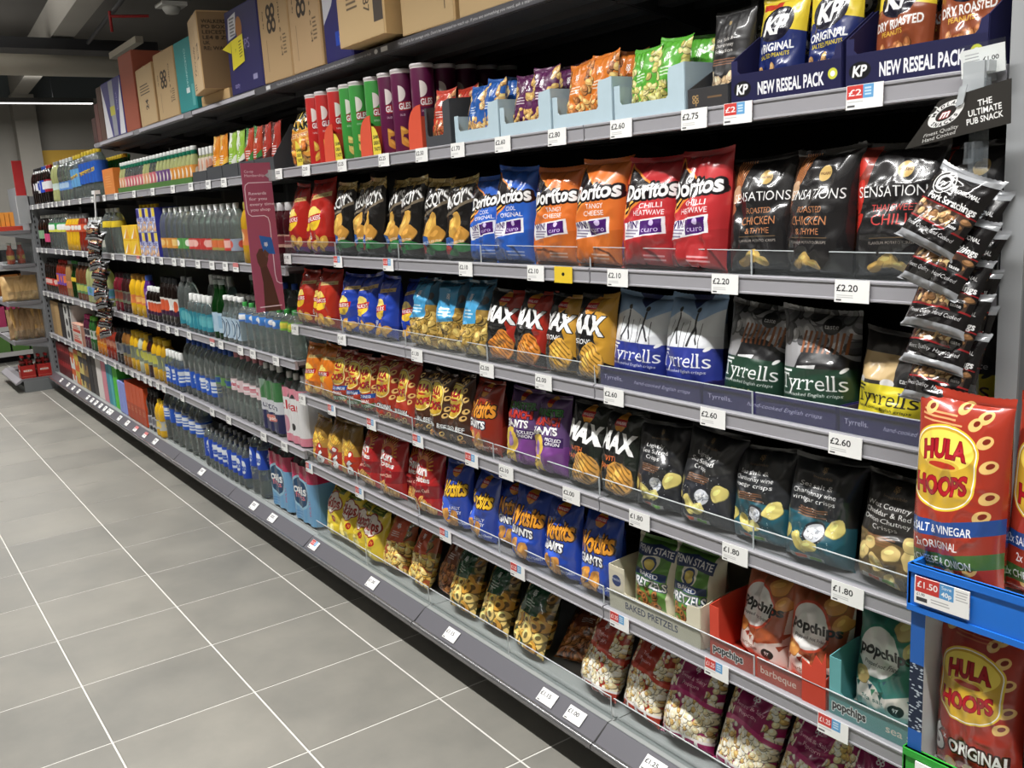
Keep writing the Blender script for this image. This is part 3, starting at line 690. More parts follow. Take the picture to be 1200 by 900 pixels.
def clubcrisps(mark, lab, low, chip, title, ridges=0):
    a = Art(.17, .24, low); H = a.a
    a.scatter(0, 0, 1, H * .5, 90, .085, chip, .72); a.R(0, H * .62, 1, H, tuple(v * .55 for v in lab)); a.P([(.1, H * .4), (.74, H * .44), (.78, H * .92), (.14, H * .9)], lab)
    coop(a, .46, H * .78, .09); a.lines(.24, .66, H * .6, 3, .06, WHITE, .022, .7); a.E(.86, H * .74, .075, .075, (60, 60, 64)); return a
def maxb(bgc, chip, sub, subc, side):
    a = Art(.165, .235, bgc); H = a.a
    a.P([(.55, H), (1, H), (1, H * .2), (.8, H * .3)], side, .95); a.E(.5, H * .87, .13, .15, (232, 150, 40)); a.R(.36, H * .83, .64, H * .9, (196, 28, 28)); a.T('WALKERS', .5, H * .865, .045, WHITE, w=.25, bold=.02)
    a.T('MAX', .5, H * .66, .3, WHITE, w=.82, rot=-.06, bold=.05, out=(20, 18, 18), ow=.014)
    for i, t in enumerate(sub): a.T(t, .42, H * (.46 - .1 * i), .085, subc, w=min(.75, .075 * len(t)), bold=.02)
    a.crisp(.6, H * .22, .34, chip, .9, .8, 9); a.R(0, 0, 1, H * .06, tuple(v * .7 for v in side))
    return a
def tyrrells(kind):
    a = Art(.185, .25, (225, 228, 232)); H = a.a
    band, ink = {'blue': ((38, 52, 150), WHITE), 'green': ((30, 66, 48), WHITE), 'yellow': ((240, 222, 40), (28, 26, 30))}[kind]
    if kind == 'blue':
        a.R(0, H * .62, 1, H, (150, 186, 226)); a.P([(0, H * .72), (.35, H * .84), (.7, H * .74), (1, H * .86), (1, H * .6), (0, H * .6)], (232, 236, 240)); a.P([(.35, H), (.75, H), (.6, H * .86)], (38, 52, 110))
        for x in (.34, .66): a.L([(x, H * .82), (x + .02, H * .68), (x - .06, H * .5)], .03, (46, 46, 52)); a.L([(x + .02, H * .68), (x + .1, H * .52)], .026, (46, 46, 52)); a.E(x, H * .85, .035, .035, (60, 56, 56)); a.L([(x - .1, H * .45), (x - .08, H * .74)], .01, (70, 70, 76)); a.L([(x + .14, H * .45), (x + .12, H * .72)], .01, (70, 70, 76))
    elif kind == 'green':
        a.R(0, H * .4, 1, H, (150, 150, 152)); a.scatter(0, H * .66, 1, H, 26, .1, [(110, 110, 112), (176, 176, 178), (70, 70, 72)]); a.P([(.25, H * .4), (.4, H * .66), (.72, H * .68), (1, H * .55), (1, H * .38), (.25, H * .38)], (30, 30, 32))
        for k in range(9): a.L([(.38 + k * .065, H * .62), (.4 + k * .065, H * .8)], .03, (150, 84, 44))
        a.P([(.3, H * .42), (.56, H * .44), (.6, H * .52), (.34, H * .5)], (236, 236, 238)); a.E(.7, H * .86, .11, .1, (24, 24, 26)); a.T('taste', .7, H * .86, .06, WHITE, w=.16)
    else:
        a.R(0, H * .4, 1, H, (50, 47, 46)); a.R(.1, H * .52, .62, H * .78, (208, 176, 120)); a.E(.14, H * .5, .09, .06, (225, 222, 220)); a.E(.55, H * .5, .09, .06, (225, 222, 220)); a.E(.8, H * .55, .13, .13, (22, 22, 24)); a.T('taste', .8, H * .55, .07, WHITE, w=.2)
    a.R(0, 0, 1, H * .48, band); a.serif('Tyrrells', .5, H * .365, .2, ink, .88)
    for x0, x1 in ((.065, .12),): a.R(.05, H * .445, .26, H * .46, ink)
    a.E(.9, H * .475, .05, .022, ink, .7); a.T('hand-cooked English crisps', .5, H * .25, .042, ink, w=.8, sh=.25)
    if kind == 'green': a.T('sea salt &', .45, H * .17, .07, (190, 180, 110)); a.T('cider vinegar', .45, H * .095, .07, (190, 180, 110))
    if kind == 'yellow': a.T('mature cheddar', .5, H * .16, .075, ink, w=.8); a.T('& chive', .5, H * .08, .075, ink)
    return a
def hula(kind, big=False):
    bgc = {'o': (168, 48, 30), 'v': (170, 50, 32), 'b': (70, 40, 26), 'six': (164, 44, 30)}[kind]
    a = Art(.165, .25 if not big else .29, bgc, 380 if big else 210); H = a.a; cx = .5 if kind == 'six' else .42
    y0 = H * (.62 if kind != 'six' else .6)
    rings = ((.2, .9), (.55, .93), (.78, .9), (.82, .78), (.7, .86), (.88, .66), (.9, .5), (.86, .4), (.78, .12), (.3, .09), (.55, .07))
    for x, y in rings:
        a.E(x, H * y, .075, .055, (232, 190, 108), .6); a.E(x + .012, H * y + .012, .035, .024, tuple(v * .75 for v in bgc), .6)
    def shape(e, col):
        a.E(cx, y0 + .15, .335 + e, .19 + e, col); a.R(cx - .335 - e, y0 - .17, cx + .335 + e, y0 + .15, col); a.E(cx, y0 - .17, .335 + e, .19 + e, col)
    shape(.035, (236, 202, 52)); shape(.018, WHITE); shape(.008, (206, 164, 44)); a.E(cx, y0 + .15, .325, .175, (250, 222, 84)); a.E(cx, y0 + .02, .2, .05, (222, 180, 60)); a.E(cx, y0 + .015, .16, .028, (190, 50, 30))
    for t, yy, ar in (('HULA', y0 + .145, .025), ('HOOPS', y0 - .14, -.03)):
        a.T(t, cx, yy, .165, (176, 22, 34), w=.5 if t == 'HULA' else .6, rot=.09, bold=.035, out=(120, 10, 20), ow=.006, arc=ar)
    if kind in ('v',):
        for t, y, c_, hh in (('2x SALT & VINEGAR', .3, (34, 74, 150), .078), ('2x ORIGINAL', .215, None, .078), ('2x CHEESE & ONION', .125, (70, 110, 50), .075)):
            if c_: a.P([(0, H * (y - .055)), (.5, H * (y - .04)), (1, H * (y + .02)), (1, H * (y + .1)), (.5, H * (y + .04)), (0, H * (y + .03))], c_)
            a.T(t, .42, H * y, hh, WHITE, w=.76 if len(t) > 12 else .5, rot=.07, bold=.012)
        if big: a.lines(.1, .6, H * .885, 3, .04, (236, 190, 120), .014, .8)
    elif kind == 'six':
        a.T('6', .12, H * .22, .3, WHITE, bold=.04, out=(50, 14, 12), ow=.02); a.T('x', .25, H * .25, .07, WHITE, bold=.02); a.T('ORIGINAL', .64, H * .205, .14, WHITE, w=.66, rot=-.04, bold=.03, out=(60, 14, 14), ow=.02)
        a.lines(.25, .75, H * .9, 3, .035, (210, 130, 70), .012, .6)
        for x in (.3, .52, .72): a.E(x, H * .08, .08, .06, (230, 186, 104), .4)
    else:
        a.T('6', .1, H * .25, .2, WHITE, bold=.03, out=BLACK); a.T('x BBQ BEEF' if kind == 'b' else 'x ORIGINAL', .55, H * .235, .1, WHITE, w=.68, bold=.025, out=BLACK, ow=.012)
        a.scatter(.2, 0, .9, H * .14, 14, .06, [(214, 160, 80), (190, 120, 50)], .7, True)
    return a
def wotsits(bgc, wcol, sub, six=False):
    a = Art(.17, .235, bgc); H = a.a; lt = tuple(min(255, v * 1.25 + 20) for v in bgc)
    a.P([(0, 0), (.6, 0), (.75, H * .35), (.3, H * .5), (0, H * .4)], lt, .8); a.E(.55, H * .88, .14, .13, (232, 150, 40)); a.R(.4, H * .85, .7, H * .91, (196, 28, 28)); a.T('WALKERS', .55, H * .88, .045, WHITE, w=.27, bold=.02)
    a.T('Wotsits', .54, H * .63, .33, wcol, w=.82, rot=.1, bold=.03, out=(60, 30, 20), ow=.02, sh=.1)
    if six: a.T('6', .25, H * .3, .26, WHITE, bold=.05, out=(20, 20, 60)); a.T('REALLY', .66, H * .34, .07, WHITE, bold=.02); a.T('CHEESY', .66, H * .27, .07, WHITE, bold=.02)
    else:
        a.T('GIANTS', .5, H * .42, .14, WHITE, w=.6, bold=.045, out=(40, 40, 60), ow=.02)
    for x, y, r, t in ((.35, .2, .2, 1.0), (.6, .16, .22, 1.2), (.45, .08, .16, .4)): a.crisp(x, H * y, r, (226, 150, 60), t, .5)
    a.T(sub, .84, H * .12, .05, WHITE, w=.26, bold=.015); return a
def munch():
    a = Art(.16, .235, (96, 66, 120)); H = a.a
    a.P([(0, 0), (1, 0), (1, H * .4), (0, H * .3)], (120, 60, 140)); a.E(.5, H * .92, .12, .1, (232, 150, 40)); a.R(.38, H * .9, .62, H * .94, (196, 28, 28))
    a.T('MONSTER', .5, H * .79, .12, (44, 120, 50), w=.84, rot=.05, bold=.045, out=(20, 40, 24)); a.T('MUNCH', .5, H * .68, .14, (190, 44, 40), w=.76, rot=.05, bold=.05, out=(60, 14, 20)); a.T('GIANTS', .48, H * .56, .14, WHITE, w=.72, rot=.06, bold=.04, out=(70, 40, 90))
    a.E(.36, H * .3, .22, .3, (236, 196, 70)); a.E(.36, H * .34, .11, .14, (160, 120, 190))
    for x in (.2, .35, .5): a.E(x, H * .12, .07, .13, (232, 186, 60))
    a.R(.55, H * .38, .95, H * .5, (60, 34, 90)); a.T('PICKLED', .75, H * .465, .06, WHITE, w=.34, bold=.02); a.T('ONION', .75, H * .415, .06, WHITE, w=.3, bold=.02); return a
def irres(bgc, low, l, brown=False):
    a = Art(.175, .24, bgc); H = a.a
    a.P([(0, 0), (1, 0), (1, H * .42), (0, H * .5)], low)
    coop(a, .5, H * .9, .055, (150, 120, 70)); a.T('Irresistible', .5, H * .83, .035, (150, 120, 80), w=.3)
    for i, t in enumerate(l): a.T(t, .45, H * (.75 - .065 * i), .062, WHITE if i < len(l) else GOLD, w=min(.64, .05 * len(t)))
    a.lines(.24, .66, H * (.73 - .065 * len(l)), 4, .03, (150, 96, 60), .012)
    if not brown:
        a.E(.55, H * .33, .14, .14, (40, 42, 48)); a.E(.55, H * .33, .11, .11, (210, 214, 222)); a.scatter(.47, H * .3, .63, H * .37, 16, .03, [(235, 238, 242), (180, 186, 196)])
        a.crisp(.8, H * .4, .14, (222, 206, 112), .8, .75); a.crisp(.34, H * .22, .15, (214, 196, 104), 2.2, .6); a.crisp(.5, H * .2, .13, (226, 212, 124), .3, .6); a.crisp(.12, H * .28, .1, (206, 190, 96), 1.2, .7)
        for _ in range(40): a.E(.2 + .6 * a.r.rand(), H * (.2 + .4 * a.r.rand()), .005, .005, WHITE)
    else:
        for k in range(6): a.R(0, H * .06 * k, 1, H * (.06 * k + .03), (96, 76, 46), .5)
        for x, y, r in ((.2, .3, .13), (.42, .24, .12), (.62, .36, .12), (.86, .34, .14), (.85, .48, .13), (.62, .08, .12), (.3, .4, .1)): a.crisp(x, H * y, r, (226, 196, 120), a.r.rand() * 3, .75)
    a.R(.2, H * .06, .7, H * .1, (200, 200, 196), .8); a.R(.3, H * .065, .45, H * .095, (210, 90, 60)); a.R(.5, H * .065, .66, H * .095, (110, 170, 70))
    return a
def goldsix():
    a = Art(.155, .22, (186, 140, 52)); H = a.a
    a.R(0, H * .6, 1, H, (150, 112, 44)); a.T('Crinkles', .45, H * .86, .1, (110, 70, 20), w=.6)
    for x, y in ((.2, .5), (.4, .6), (.25, .34), (.55, .5), (.7, .62), (.4, .2), (.15, .15), (.65, .3)): a.crisp(x, H * y, .18, (236, 180, 62), a.r.rand() * 3, .6, 5)
    a.R(.5, 0, 1, H * .4, (190, 52, 26)); a.E(.7, H * .42, .13, .11, (200, 40, 30)); a.E(.7, H * .43, .07, .06, WHITE); a.T('6', .72, H * .2, .34, WHITE, bold=.06, out=(90, 20, 16)); return a
def sunbites():
    a = Art(.175, .235, (186, 34, 36)); H = a.a
    for k in range(14):
        t = PI * k / 13; a.L([(.42 + .26 * math.cos(t), H * .72 + .26 * math.sin(t)), (.42 + .36 * math.cos(t), H * .72 + .36 * math.sin(t))], .03, (240, 170, 60))
    a.E(.42, H * .72, .25, .25, (236, 130, 50)); a.E(.42, H * .7, .2, .2, (196, 36, 40)); a.T('Sun', .42, H * .7, .2, WHITE, w=.5, bold=.04); a.T('bites', .5, H * .56, .12, WHITE, w=.5, bold=.03)
    a.P([(0, H * .42), (1, H * .5), (1, H * .3), (0, H * .22)], (140, 24, 30)); a.T('Sweet Chilli', .45, H * .38, .07, (250, 220, 190), w=.6, rot=.1)
    for x, y in ((.3, .16), (.55, .2), (.75, .12), (.45, .07)): a.crisp(x, H * y, .16, (224, 160, 74), a.r.rand() * 3, .7, 4)
    return a
def skips():
    a = Art(.16, .22, (232, 202, 44)); H = a.a
    a.R(.25, H * .86, .85, H * .96, (96, 120, 40)); a.lines(.3, .8, H * .94, 2, .05, (220, 210, 80), .02)
    for e, c_ in ((.03, (150, 30, 24)), (0, (238, 226, 214))):
        for x, y, r in ((.28, .66, .2), (.5, .72, .22), (.7, .66, .2), (.5, .58, .22)): a.E(x, H * y, r + e, r * .8 + e, c_)
    a.T('Skips', .5, H * .66, .27, (166, 40, 30), w=.7, rot=.1, bold=.035); a.E(.7, H * .36, .09, .09, (180, 40, 24)); a.T('71', .7, H * .36, .07, (250, 200, 60), bold=.02)
    for x, y in ((.2, .3), (.4, .2), (.3, .1), (.65, .15)): a.crisp(x, H * y, .14, (246, 226, 120), a.r.rand() * 3, .7)
    return a
def clubwindow(lab, base_c, chip, hole, sub):
    a = Art(.17, .24, base_c); H = a.a
    a.scatter(0, H * .5, 1, H, 40, .1, [tuple(v * .6 for v in c) for c in chip], .7, hole); a.scatter(0, 0, 1, H * .52, 70 if hole else 90, .095 if not hole else .13, chip, .5 if not hole else .8, hole)
    a.P([(.2, H * .48), (.8, H * .52), (.8, H), (.2, H)], lab); coop(a, .5, H * .78, .085); a.lines(.34, .66, H * .66, 3, .05, WHITE, .018, .7)
    return a
def popcorn(lab, l):
    a = Art(.185, .25, lab); H = a.a; dk = tuple(v * .7 for v in lab)
    pc = [(240, 226, 186), (250, 240, 212), (236, 214, 160), (214, 170, 96), (250, 244, 224)]
    a.scatter(0, H * .5, .3, H, 60, .04, pc, .9); a.scatter(.78, H * .5, 1, H, 50, .04, pc, .9)
    a.P([(.26, H * .5), (.26, H), (.8, H), (.8, H * .5)], lab); a.scatter(.02, H * .13, .98, H * .5, 330, .04, pc, .9)
    a.P([(0, H * .5), (.3, H * .56), (.7, H * .54), (1, H * .48), (1, H * .43), (.7, H * .5), (.3, H * .51), (0, H * .44)], tuple(min(255, v * 1.15 + 20) for v in lab))
    coop(a, .55, H * .8, .085)
    for i, t in enumerate(l): a.T(t, .53, H * (.69 - .065 * i), .052, (255, 215, 225), w=min(.5, .045 * len(t)))
    for k in range(9): a.R(k / 9, 0, k / 9 + .055, H * .13, (235, 232, 228) if k % 2 else lab)
    a.R(0, H * .105, 1, H * .13, (235, 232, 228)); return a
def pennstate():
    a = Art(.155, .21, (92, 150, 56)); H = a.a
    a.R(.0, 0, .1, H, (226, 220, 196)); a.R(.84, 0, 1, H, (226, 220, 196)); a.E(.46, H * .7, .17, .2, (236, 232, 214)); a.E(.46, H * .67, .13, .14, (30, 56, 110)); a.E(.46, H * .67, .1, .1, (226, 200, 90))
    a.P([(.05, H * .73), (.5, H * .79), (.88, H * .75), (.88, H * .89), (.5, H * .93), (.05, H * .88)], (28, 48, 100)); a.T('PENN STATE', .47, H * .835, .115, WHITE, w=.76, bold=.02, arc=.02)
    a.R(.12, H * .49, .82, H * .58, (32, 60, 120)); a.T('BAKED', .47, H * .535, .085, WHITE, w=.42, bold=.02); a.T('PRETZELS', .47, H * .41, .16, WHITE, w=.74, bold=.03, out=(22, 40, 90)); a.scatter(.2, 0, .8, H * .3, 18, .07, [(170, 104, 50)], .7, True); return a
def popchips(bgc, ring, chip, flavour):
    a = Art(.165, .24, (226, 218, 208)); H = a.a
    a.P([(0, H), (1, H), (.95, H * .3), (.6, H * .22), (.3, H * .34), (0, H * .24)], bgc)
    for k in range(26): a.P([(x0 := a.r.rand(), y0 := H * (.2 + .8 * a.r.rand())), (x0 + .1, y0 + .04), (x0 + .04, y0 - .07)], tuple(v * (.7 + .4 * a.r.rand()) for v in bgc))
    a.crisp(.78, H * .86, .16, chip, .4, .8); a.crisp(.9, H * .7, .12, chip, 1.0, .8)
    a.E(.44, H * .6, .36, .36, ring); a.E(.44, H * .6, .325, .325, (238, 236, 234)); a.crisp(.22, H * .36, .13, chip, .3, .95)
    a.T('popchips', .53, H * .62, .15, (24, 22, 24), w=.8, bold=.035); a.E(.31, H * .63, .03, .03, (24, 22, 24)); a.T('Popped not Fried', .5, H * .5, .055, (50, 50, 52), w=.5, sh=.2)
    a.T(flavour, .4, H * .16, .06, tuple(v * .7 for v in bgc), w=.4); a.E(.78, H * .14, .1, .08, (40, 50, 46)); a.T('97', .78, H * .145, .06, WHITE, bold=.02); return a
def nutbag(lab, chip, title):
    a = Art(.12, .17, lab); H = a.a
    a.scatter(0, H * .5, .22, H * .9, 12, .09, chip); a.scatter(.8, H * .5, 1, H * .95, 12, .09, chip); a.scatter(0, 0, 1, H * .42, 70, .085, chip, .6)
    coop(a, .5, H * .76, .11); a.lines(.3, .72, H * .6, 3, .065, WHITE, .025, .75); return a
def kp(kind):
    org = kind == 'o'; a = Art(.135, .2, (30, 44, 110) if org else (150, 72, 40)); H = a.a
    a.P([(0, H * .62), (.5, H * .68), (1, H * .62), (1, H), (0, H)], (240, 212, 50)); a.R(.05, H * .88, .5, H * .94, (206, 60, 40))
    a.E(.48, H * .72, .34, .25, (22, 20, 40), .15); a.T('KP', .48, H * .72, .27, WHITE, w=.46, sh=.2, bold=.045)
    if org: a.T('ORIGINAL', .5, H * .5, .12, WHITE, w=.74, rot=.04, bold=.03); a.T('SALTED PEANUTS', .5, H * .42, .06, (240, 212, 50), w=.62, rot=.04, bold=.02)
    else: a.T('DRY ROASTED', .5, H * .5, .12, WHITE, w=.82, rot=.06, bold=.03); a.T('PEANUTS', .42, H * .42, .065, (240, 190, 60), w=.4, rot=.05, bold=.02)
    a.scatter(.12, H * .05, .72, H * .32, 46, .06, [(206, 150, 90), (226, 176, 112)] if org else [(178, 104, 56), (206, 136, 80)], .8); a.E(.82, H * .16, .14, .12, (240, 212, 50)); a.T('PROTEIN', .82, H * .16, .04, BLACK, w=.22, bold=.02); return a
def niknaks():
    a = Art(.2, .25, (232, 150, 50)); H = a.a
    a.R(0, H * .8, 1, H, (30, 26, 26)); a.T('NIK', .45, H * .84, .2, (24, 20, 20), w=.5, rot=.2, bold=.04, out=(240, 210, 80)); a.T('NAKS', .55, H * .68, .2, (24, 20, 20), w=.66, rot=.16, bold=.04, out=(240, 210, 80)); a.T('NICE \'N\' SPICY', .5, H * .5, .08, (170, 40, 30), w=.6, rot=.1, bold=.02, out=(250, 220, 150))
    a.scatter(.02, 0, .98, H * .42, 40, .14, [(240, 150, 50), (250, 176, 70), (222, 120, 40)], .5); return a
def tube_art(col, chip, name2):
    a = Art(.236, .26, col, 300); H = a.a; c = .5
    a.E(c, H * .72, .1, .11, (236, 228, 222)); a.T('PRINGLES', c, H * .58, .085, WHITE, w=.34, bold=.04, out=(170, 24, 40), ow=.016, arc=-.015); a.T(name2, c - .02, H * .46, .03, WHITE, w=.2)
    for x, y in ((.42, .34), (.52, .27), (.45, .18), (.56, .12)): a.crisp(x, H * y, .09, chip, a.r.rand() * 3, .55)
    a.R(.74, H * .1, .94, H * .9, tuple(min(255, v * .85 + 34) for v in col)); a.lines(.75, .93, H * .86, 22, .03, tuple(min(255, v + 70) for v in col), .008, .6)
    a.R(0, H * .97, 1, H, (225, 220, 215)); return a
def dried(lab, c2, dark):
    a = Art(.11, .19, lab); H = a.a
    a.P([(.0, H), (.35, H), (.5, H * .8), (.25, H * .55), (0, H * .7)], c2); a.P([(.6, H * .35), (1, H * .5), (1, 0), (.5, 0), (.4, H * .2)], c2); coop(a, .5, H * .7, .12)
    a.lines(.28, .74, H * .5, 4, .09, WHITE, .04, .8); a.E(.5, H * .16, .3, .16, dark); return a
def scratch():
    a = Art(.13, .15, (20, 18, 19)); H = a.a
    a.R(0, H * .9, 1, H, (150, 152, 156)); a.R(0, 0, 1, H * .1, (150, 152, 156)); a.R(.06, H * .3, .94, H * .52, (70, 52, 44)); a.scatter(.08, H * .32, .92, H * .5, 40, .06, [(196, 150, 96), (150, 106, 66), (216, 176, 120), (90, 62, 46)], .6); a.R(0, H * .285, 1, H * .305, (150, 30, 34)); a.R(0, H * .52, 1, H * .535, (150, 30, 34))
    a.E(.26, H * .78, .17, .17, WHITE); a.E(.26, H * .78, .155, .155, (30, 28, 30)); a.E(.26, H * .78, .12, .12, (225, 225, 228)); a.E(.26, H * .78, .085, .085, (28, 26, 28)); a.ring('MIDLAND', .26, H * .78, .138, .026, (40, 38, 40), -75, 75, .03); a.ring('SNACKS', .26, H * .78, .138, .026, (40, 38, 40), 240, 120, .03, inward=True); a.T('m', .26, H * .785, .08, WHITE, bold=.03, sh=.2)
    a.T('TRADITIONAL', .68, H * .74, .06, WHITE, w=.46, bold=.02); a.T('Pork Scratchings', .56, H * .6, .1, WHITE, w=.82, bold=.03); a.E(.8, H * .36, .1, .1, (24, 22, 24)); a.T('taste', .8, H * .36, .05, WHITE, w=.15, bold=.015)
    a.T('Finest Quality  Hand Cooked', .5, H * .215, .06, (225, 225, 225), w=.84, sh=.25); return a
# ------------------------------------------------------------------ crisps on the shelves
A = {
 'rs': foil('ready_red', walkers((186, 34, 24), strip=(90, 40, 110))), 'rc': foil('crinkle_red', walkers((190, 44, 24))), 'bl': foil('crinkle_blue', walkers((28, 62, 178))), 'wo': foil('prawn_orange', walkers((232, 122, 26))),
 'mc': foil('ridge_black', mccoys()), 'db': foil('nacho_blue', doritos((38, 96, 206), 'COOL', 'ORIGINAL')), 'do': foil('nacho_orange', doritos((228, 114, 40), 'TANGY', 'CHEESE')), 'dr': foil('nacho_red', doritos((198, 44, 48), 'CHILLI', 'HEATWAVE')),
 'sc': foil('chicken_black', sensations([('ROASTED', .07), ('CHICKEN', .1), ('& THYME', .07)], (206, 130, 80), False)), 'st': foil('chilli_black', sensations([('THAI SWEET', .075), ('CHILLI', .115)], (222, 70, 66), True)),
 'ct': foil('tortilla_blue', clubcrisps('', (64, 160, 214), (150, 116, 46), [(196, 160, 74), (170, 132, 52), (214, 178, 92)], '')),
 'mx': foil('max_red', maxb((26, 24, 24), (228, 136, 44), [''], WHITE, (176, 40, 26))), 'ms': foil('max_strong', maxb((26, 24, 24), (226, 166, 60), ['STRONG'], WHITE, (206, 150, 40))), 'mp': foil('max_black', maxb((24, 26, 26), (226, 160, 66), ['WITH', 'PAPRIKA'], (230, 110, 50), (34, 40, 34))),
 'tb': foil('kettle_blue', tyrrells('blue'), .4), 'tg': foil('kettle_green', tyrrells('green'), .4), 'ty': foil('kettle_yellow', tyrrells('yellow'), .4),
 'hv': foil('hoops_variety', hula('v')), 'ho': foil('hoops_original', hula('o')), 'hb': foil('hoops_beef', hula('b')), 'hvb': foil('hoops_variety_large', hula('v', True)), 'h6b': foil('hoops_six_large', hula('six', True)),
 'wg': foil('puffs_red', wotsits((150, 40, 20), (236, 150, 40), 'Flamin\' Hot')), 'mm': foil('munch_purple', munch()), 'wb': foil('puffs_blue_six', wotsits((38, 70, 176), (250, 196, 40), 'Really Cheesy', True)), 'wj': foil('puffs_blue', wotsits((30, 66, 170), (244, 160, 40), 'REALLY CHEESY')),
 'ss': foil('salted_black', irres((32, 33, 36), (36, 38, 46), ['Lightly', 'Sea Salted', 'Crisps']), .4), 'tc': foil('vinegar_teal', irres((32, 34, 38), (26, 84, 100), ['Sea salt &', 'Chardonnay wine', 'vinegar crisps']), .4), 'wc': foil('cheddar_brown', irres((40, 36, 34), (116, 92, 54), ['West Country', 'Cheddar & Red', 'Onion Chutney', 'Crisps'], True), .4),
 'g6': foil('gold_six', goldsix()), 'sb': foil('wholegrain_red', sunbites()), 'sk': foil('prawn_yellow', skips()),
 'ps': foil('pretzels_green', pennstate(), .4), 'pb': foil('popped_orange', popchips((170, 80, 40), (220, 74, 40), (226, 150, 70), 'barbeque'), .4), 'pt': foil('popped_teal', popchips((60, 130, 120), (40, 130, 110), (222, 190, 120), 'sea salt'), .4),
 'co': foil('cheese_twists', clubwindow((206, 78, 40), (170, 80, 40), [(250, 204, 100), (240, 180, 72), (255, 220, 130)], False, '')), 'cg': foil('onion_rings', clubwindow((24, 76, 46), (60, 80, 40), [(248, 196, 84), (234, 166, 58), (255, 218, 120)], True, '')), 'cb': foil('bacon_snack', clubwindow((120, 60, 30), (110, 66, 36), [(190, 120, 60), (170, 96, 46)], False, '')),
 'pc': foil('popcorn_orange', popcorn((176, 48, 30), ['Toffee', 'Popcorn'])), 'pm': foil('popcorn_pink', popcorn((156, 24, 88), ['Sweet & Salty', 'Popcorn'])),
}
def facing(key, z, w, d, spots, what, lean=-7, yaw=0, group=None, **kw):
    """spots: (x, y, h) of each bag from left to right"""
    kw['crumple'] = kw.get('crumple', 1.0) * .82
    n = len(spots); dy = kw.pop('dy', -.02 if z in (1.42, 1.121, .817, .512) else -.012 if z == .17 else 0)
    for i, (x, y, h) in enumerate(spots):
        nm = kw.get('name', 'crisp_bag')
        bag(place_word(i, n) + what, A[key], x, y + dy, z, w * rnd.uniform(1.0, 1.07), h, d * rnd.uniform(.98, 1.1), lean + rnd.uniform(-2, 2), yaw + rnd.uniform(-9, 9), rnd.uniform(-3, 3), group=group or what, **kw)
z = 1.42
facing('rs', z, .158, .1, [(-1.92, .075, .285), (-1.80, .10, .28), (-1.69, .07, .295)], 'red ready salted crisp bags beside the fin sign', yaw=4, crumple=.75)
facing('mc', z, .142, .095, [(-1.49, .075, .272), (-1.365, .095, .27), (-1.245, .072, .278), (-1.105, .09, .265), (-.975, .072, .268), (-.81, .075, .256), (-.67, .075, .252)], 'black and gold ridged crisp bags on the second shelf')
facing('db', z, .165, .105, [(-.525, .08, .252), (-.385, .07, .27)], 'blue tortilla chip bags on the second shelf')
facing('do', z, .18, .105, [(-.195, .075, .258), (-.01, .07, .268)], 'orange tangy cheese tortilla chip bags')
facing('dr', z, .18, .11, [(.165, .075, .262), (.33, .07, .266)], 'red chilli tortilla chip bags')
facing('sc', z, .17, .1, [(.502, .075, .244), (.648, .07, .247)], 'black roasted chicken crisp bags on the second shelf')
facing('st', z, .17, .1, [(.815, .075, .247), (.935, .11, .24)], 'black sweet chilli crisp bags by the near end panel')
z = 1.121
facing('rc', z, .15, .1, [(-1.92, .075, .23), (-1.81, .095, .23), (-1.70, .07, .238)], 'red crisp bags with yellow ovals on the third shelf', yaw=4, crumple=.75)
facing('bl', z, .15, .095, [(-1.50, .075, .228), (-1.355, .075, .232), (-1.21, .075, .23), (-1.08, .11, .222)], 'blue crisp bags with yellow ovals on the third shelf')
facing('ct', z, .165, .1, [(-.945, .075, .232), (-.785, .09, .23), (-.62, .075, .238)], 'sky blue labelled tortilla bags showing the chips', crumple=1.4)
facing('mx', z, .155, .1, [(-.475, .075, .216), (-.335, .075, .22)], 'black ridged crisp bags with red sides on the third shelf')
facing('ms', z, .15, .1, [(-.18, .075, .218), (-.045, .07, .226)], 'black ridged crisp bags with yellow sides marked strong')
facing('tb', z, .178, .11, [(.095, .085, .232), (.275, .085, .238)], 'white and blue hand-cooked crisp bags', crumple=.8, dy=-.004)
facing('tg', z, .172, .11, [(.455, .085, .228), (.63, .085, .228)], 'green banded hand-cooked crisp bags with grey picture', crumple=.8, dy=-.004)
facing('ty', z, .165, .1, [(.797, .078, .195)], 'yellow mature cheddar hand-cooked crisp bag, slumped in front', crumple=.9, dy=-.002)
facing('ty', z, .17, .09, [(.85, .19, .235)], 'yellow hand-cooked crisp bag standing taller behind the slumped one', dy=0)
z = .817
facing('wo', z, .16, .1, [(-1.905, .075, .222), (-1.765, .075, .23)], 'orange crisp bags with yellow ovals on the fourth shelf')
facing('hv', z, .14, .09, [(-1.635, .07, .222), (-1.51, .07, .22), (-1.41, .085, .212)], 'red hoop snack multipacks with blue and red bands')
facing('ho', z, .155, .1, [(-1.30, .12, .222), (-1.25, .072, .232), (-1.105, .072, .236)], 'red original hoop snack bags on the fourth shelf')
facing('hb', z, .14, .095, [(-.965, .075, .214), (-.85, .066, .228), (-.742, .075, .232)], 'brown beef hoop snack multipacks on the fourth shelf')
facing('wg', z, .175, .105, [(-.598, .075, .23)], 'dark red giant puffs bag between hoops and purple bags')
facing('mm', z, .155, .1, [(-.40, .075, .228), (-.262, .075, .228)], 'purple pickled onion giant snack bags')
facing('mp', z, .155, .1, [(-.105, .075, .233), (.035, .075, .23)], 'black ridged crisp bags with orange paprika lettering')
facing('ss', z, .165, .105, [(.18, .078, .222), (.335, .078, .23)], 'black lightly sea salted crisp bags', crumple=1.3)
facing('tc', z, .165, .105, [(.50, .08, .216), (.648, .075, .226)], 'black and teal vinegar crisp bags', crumple=1.2)
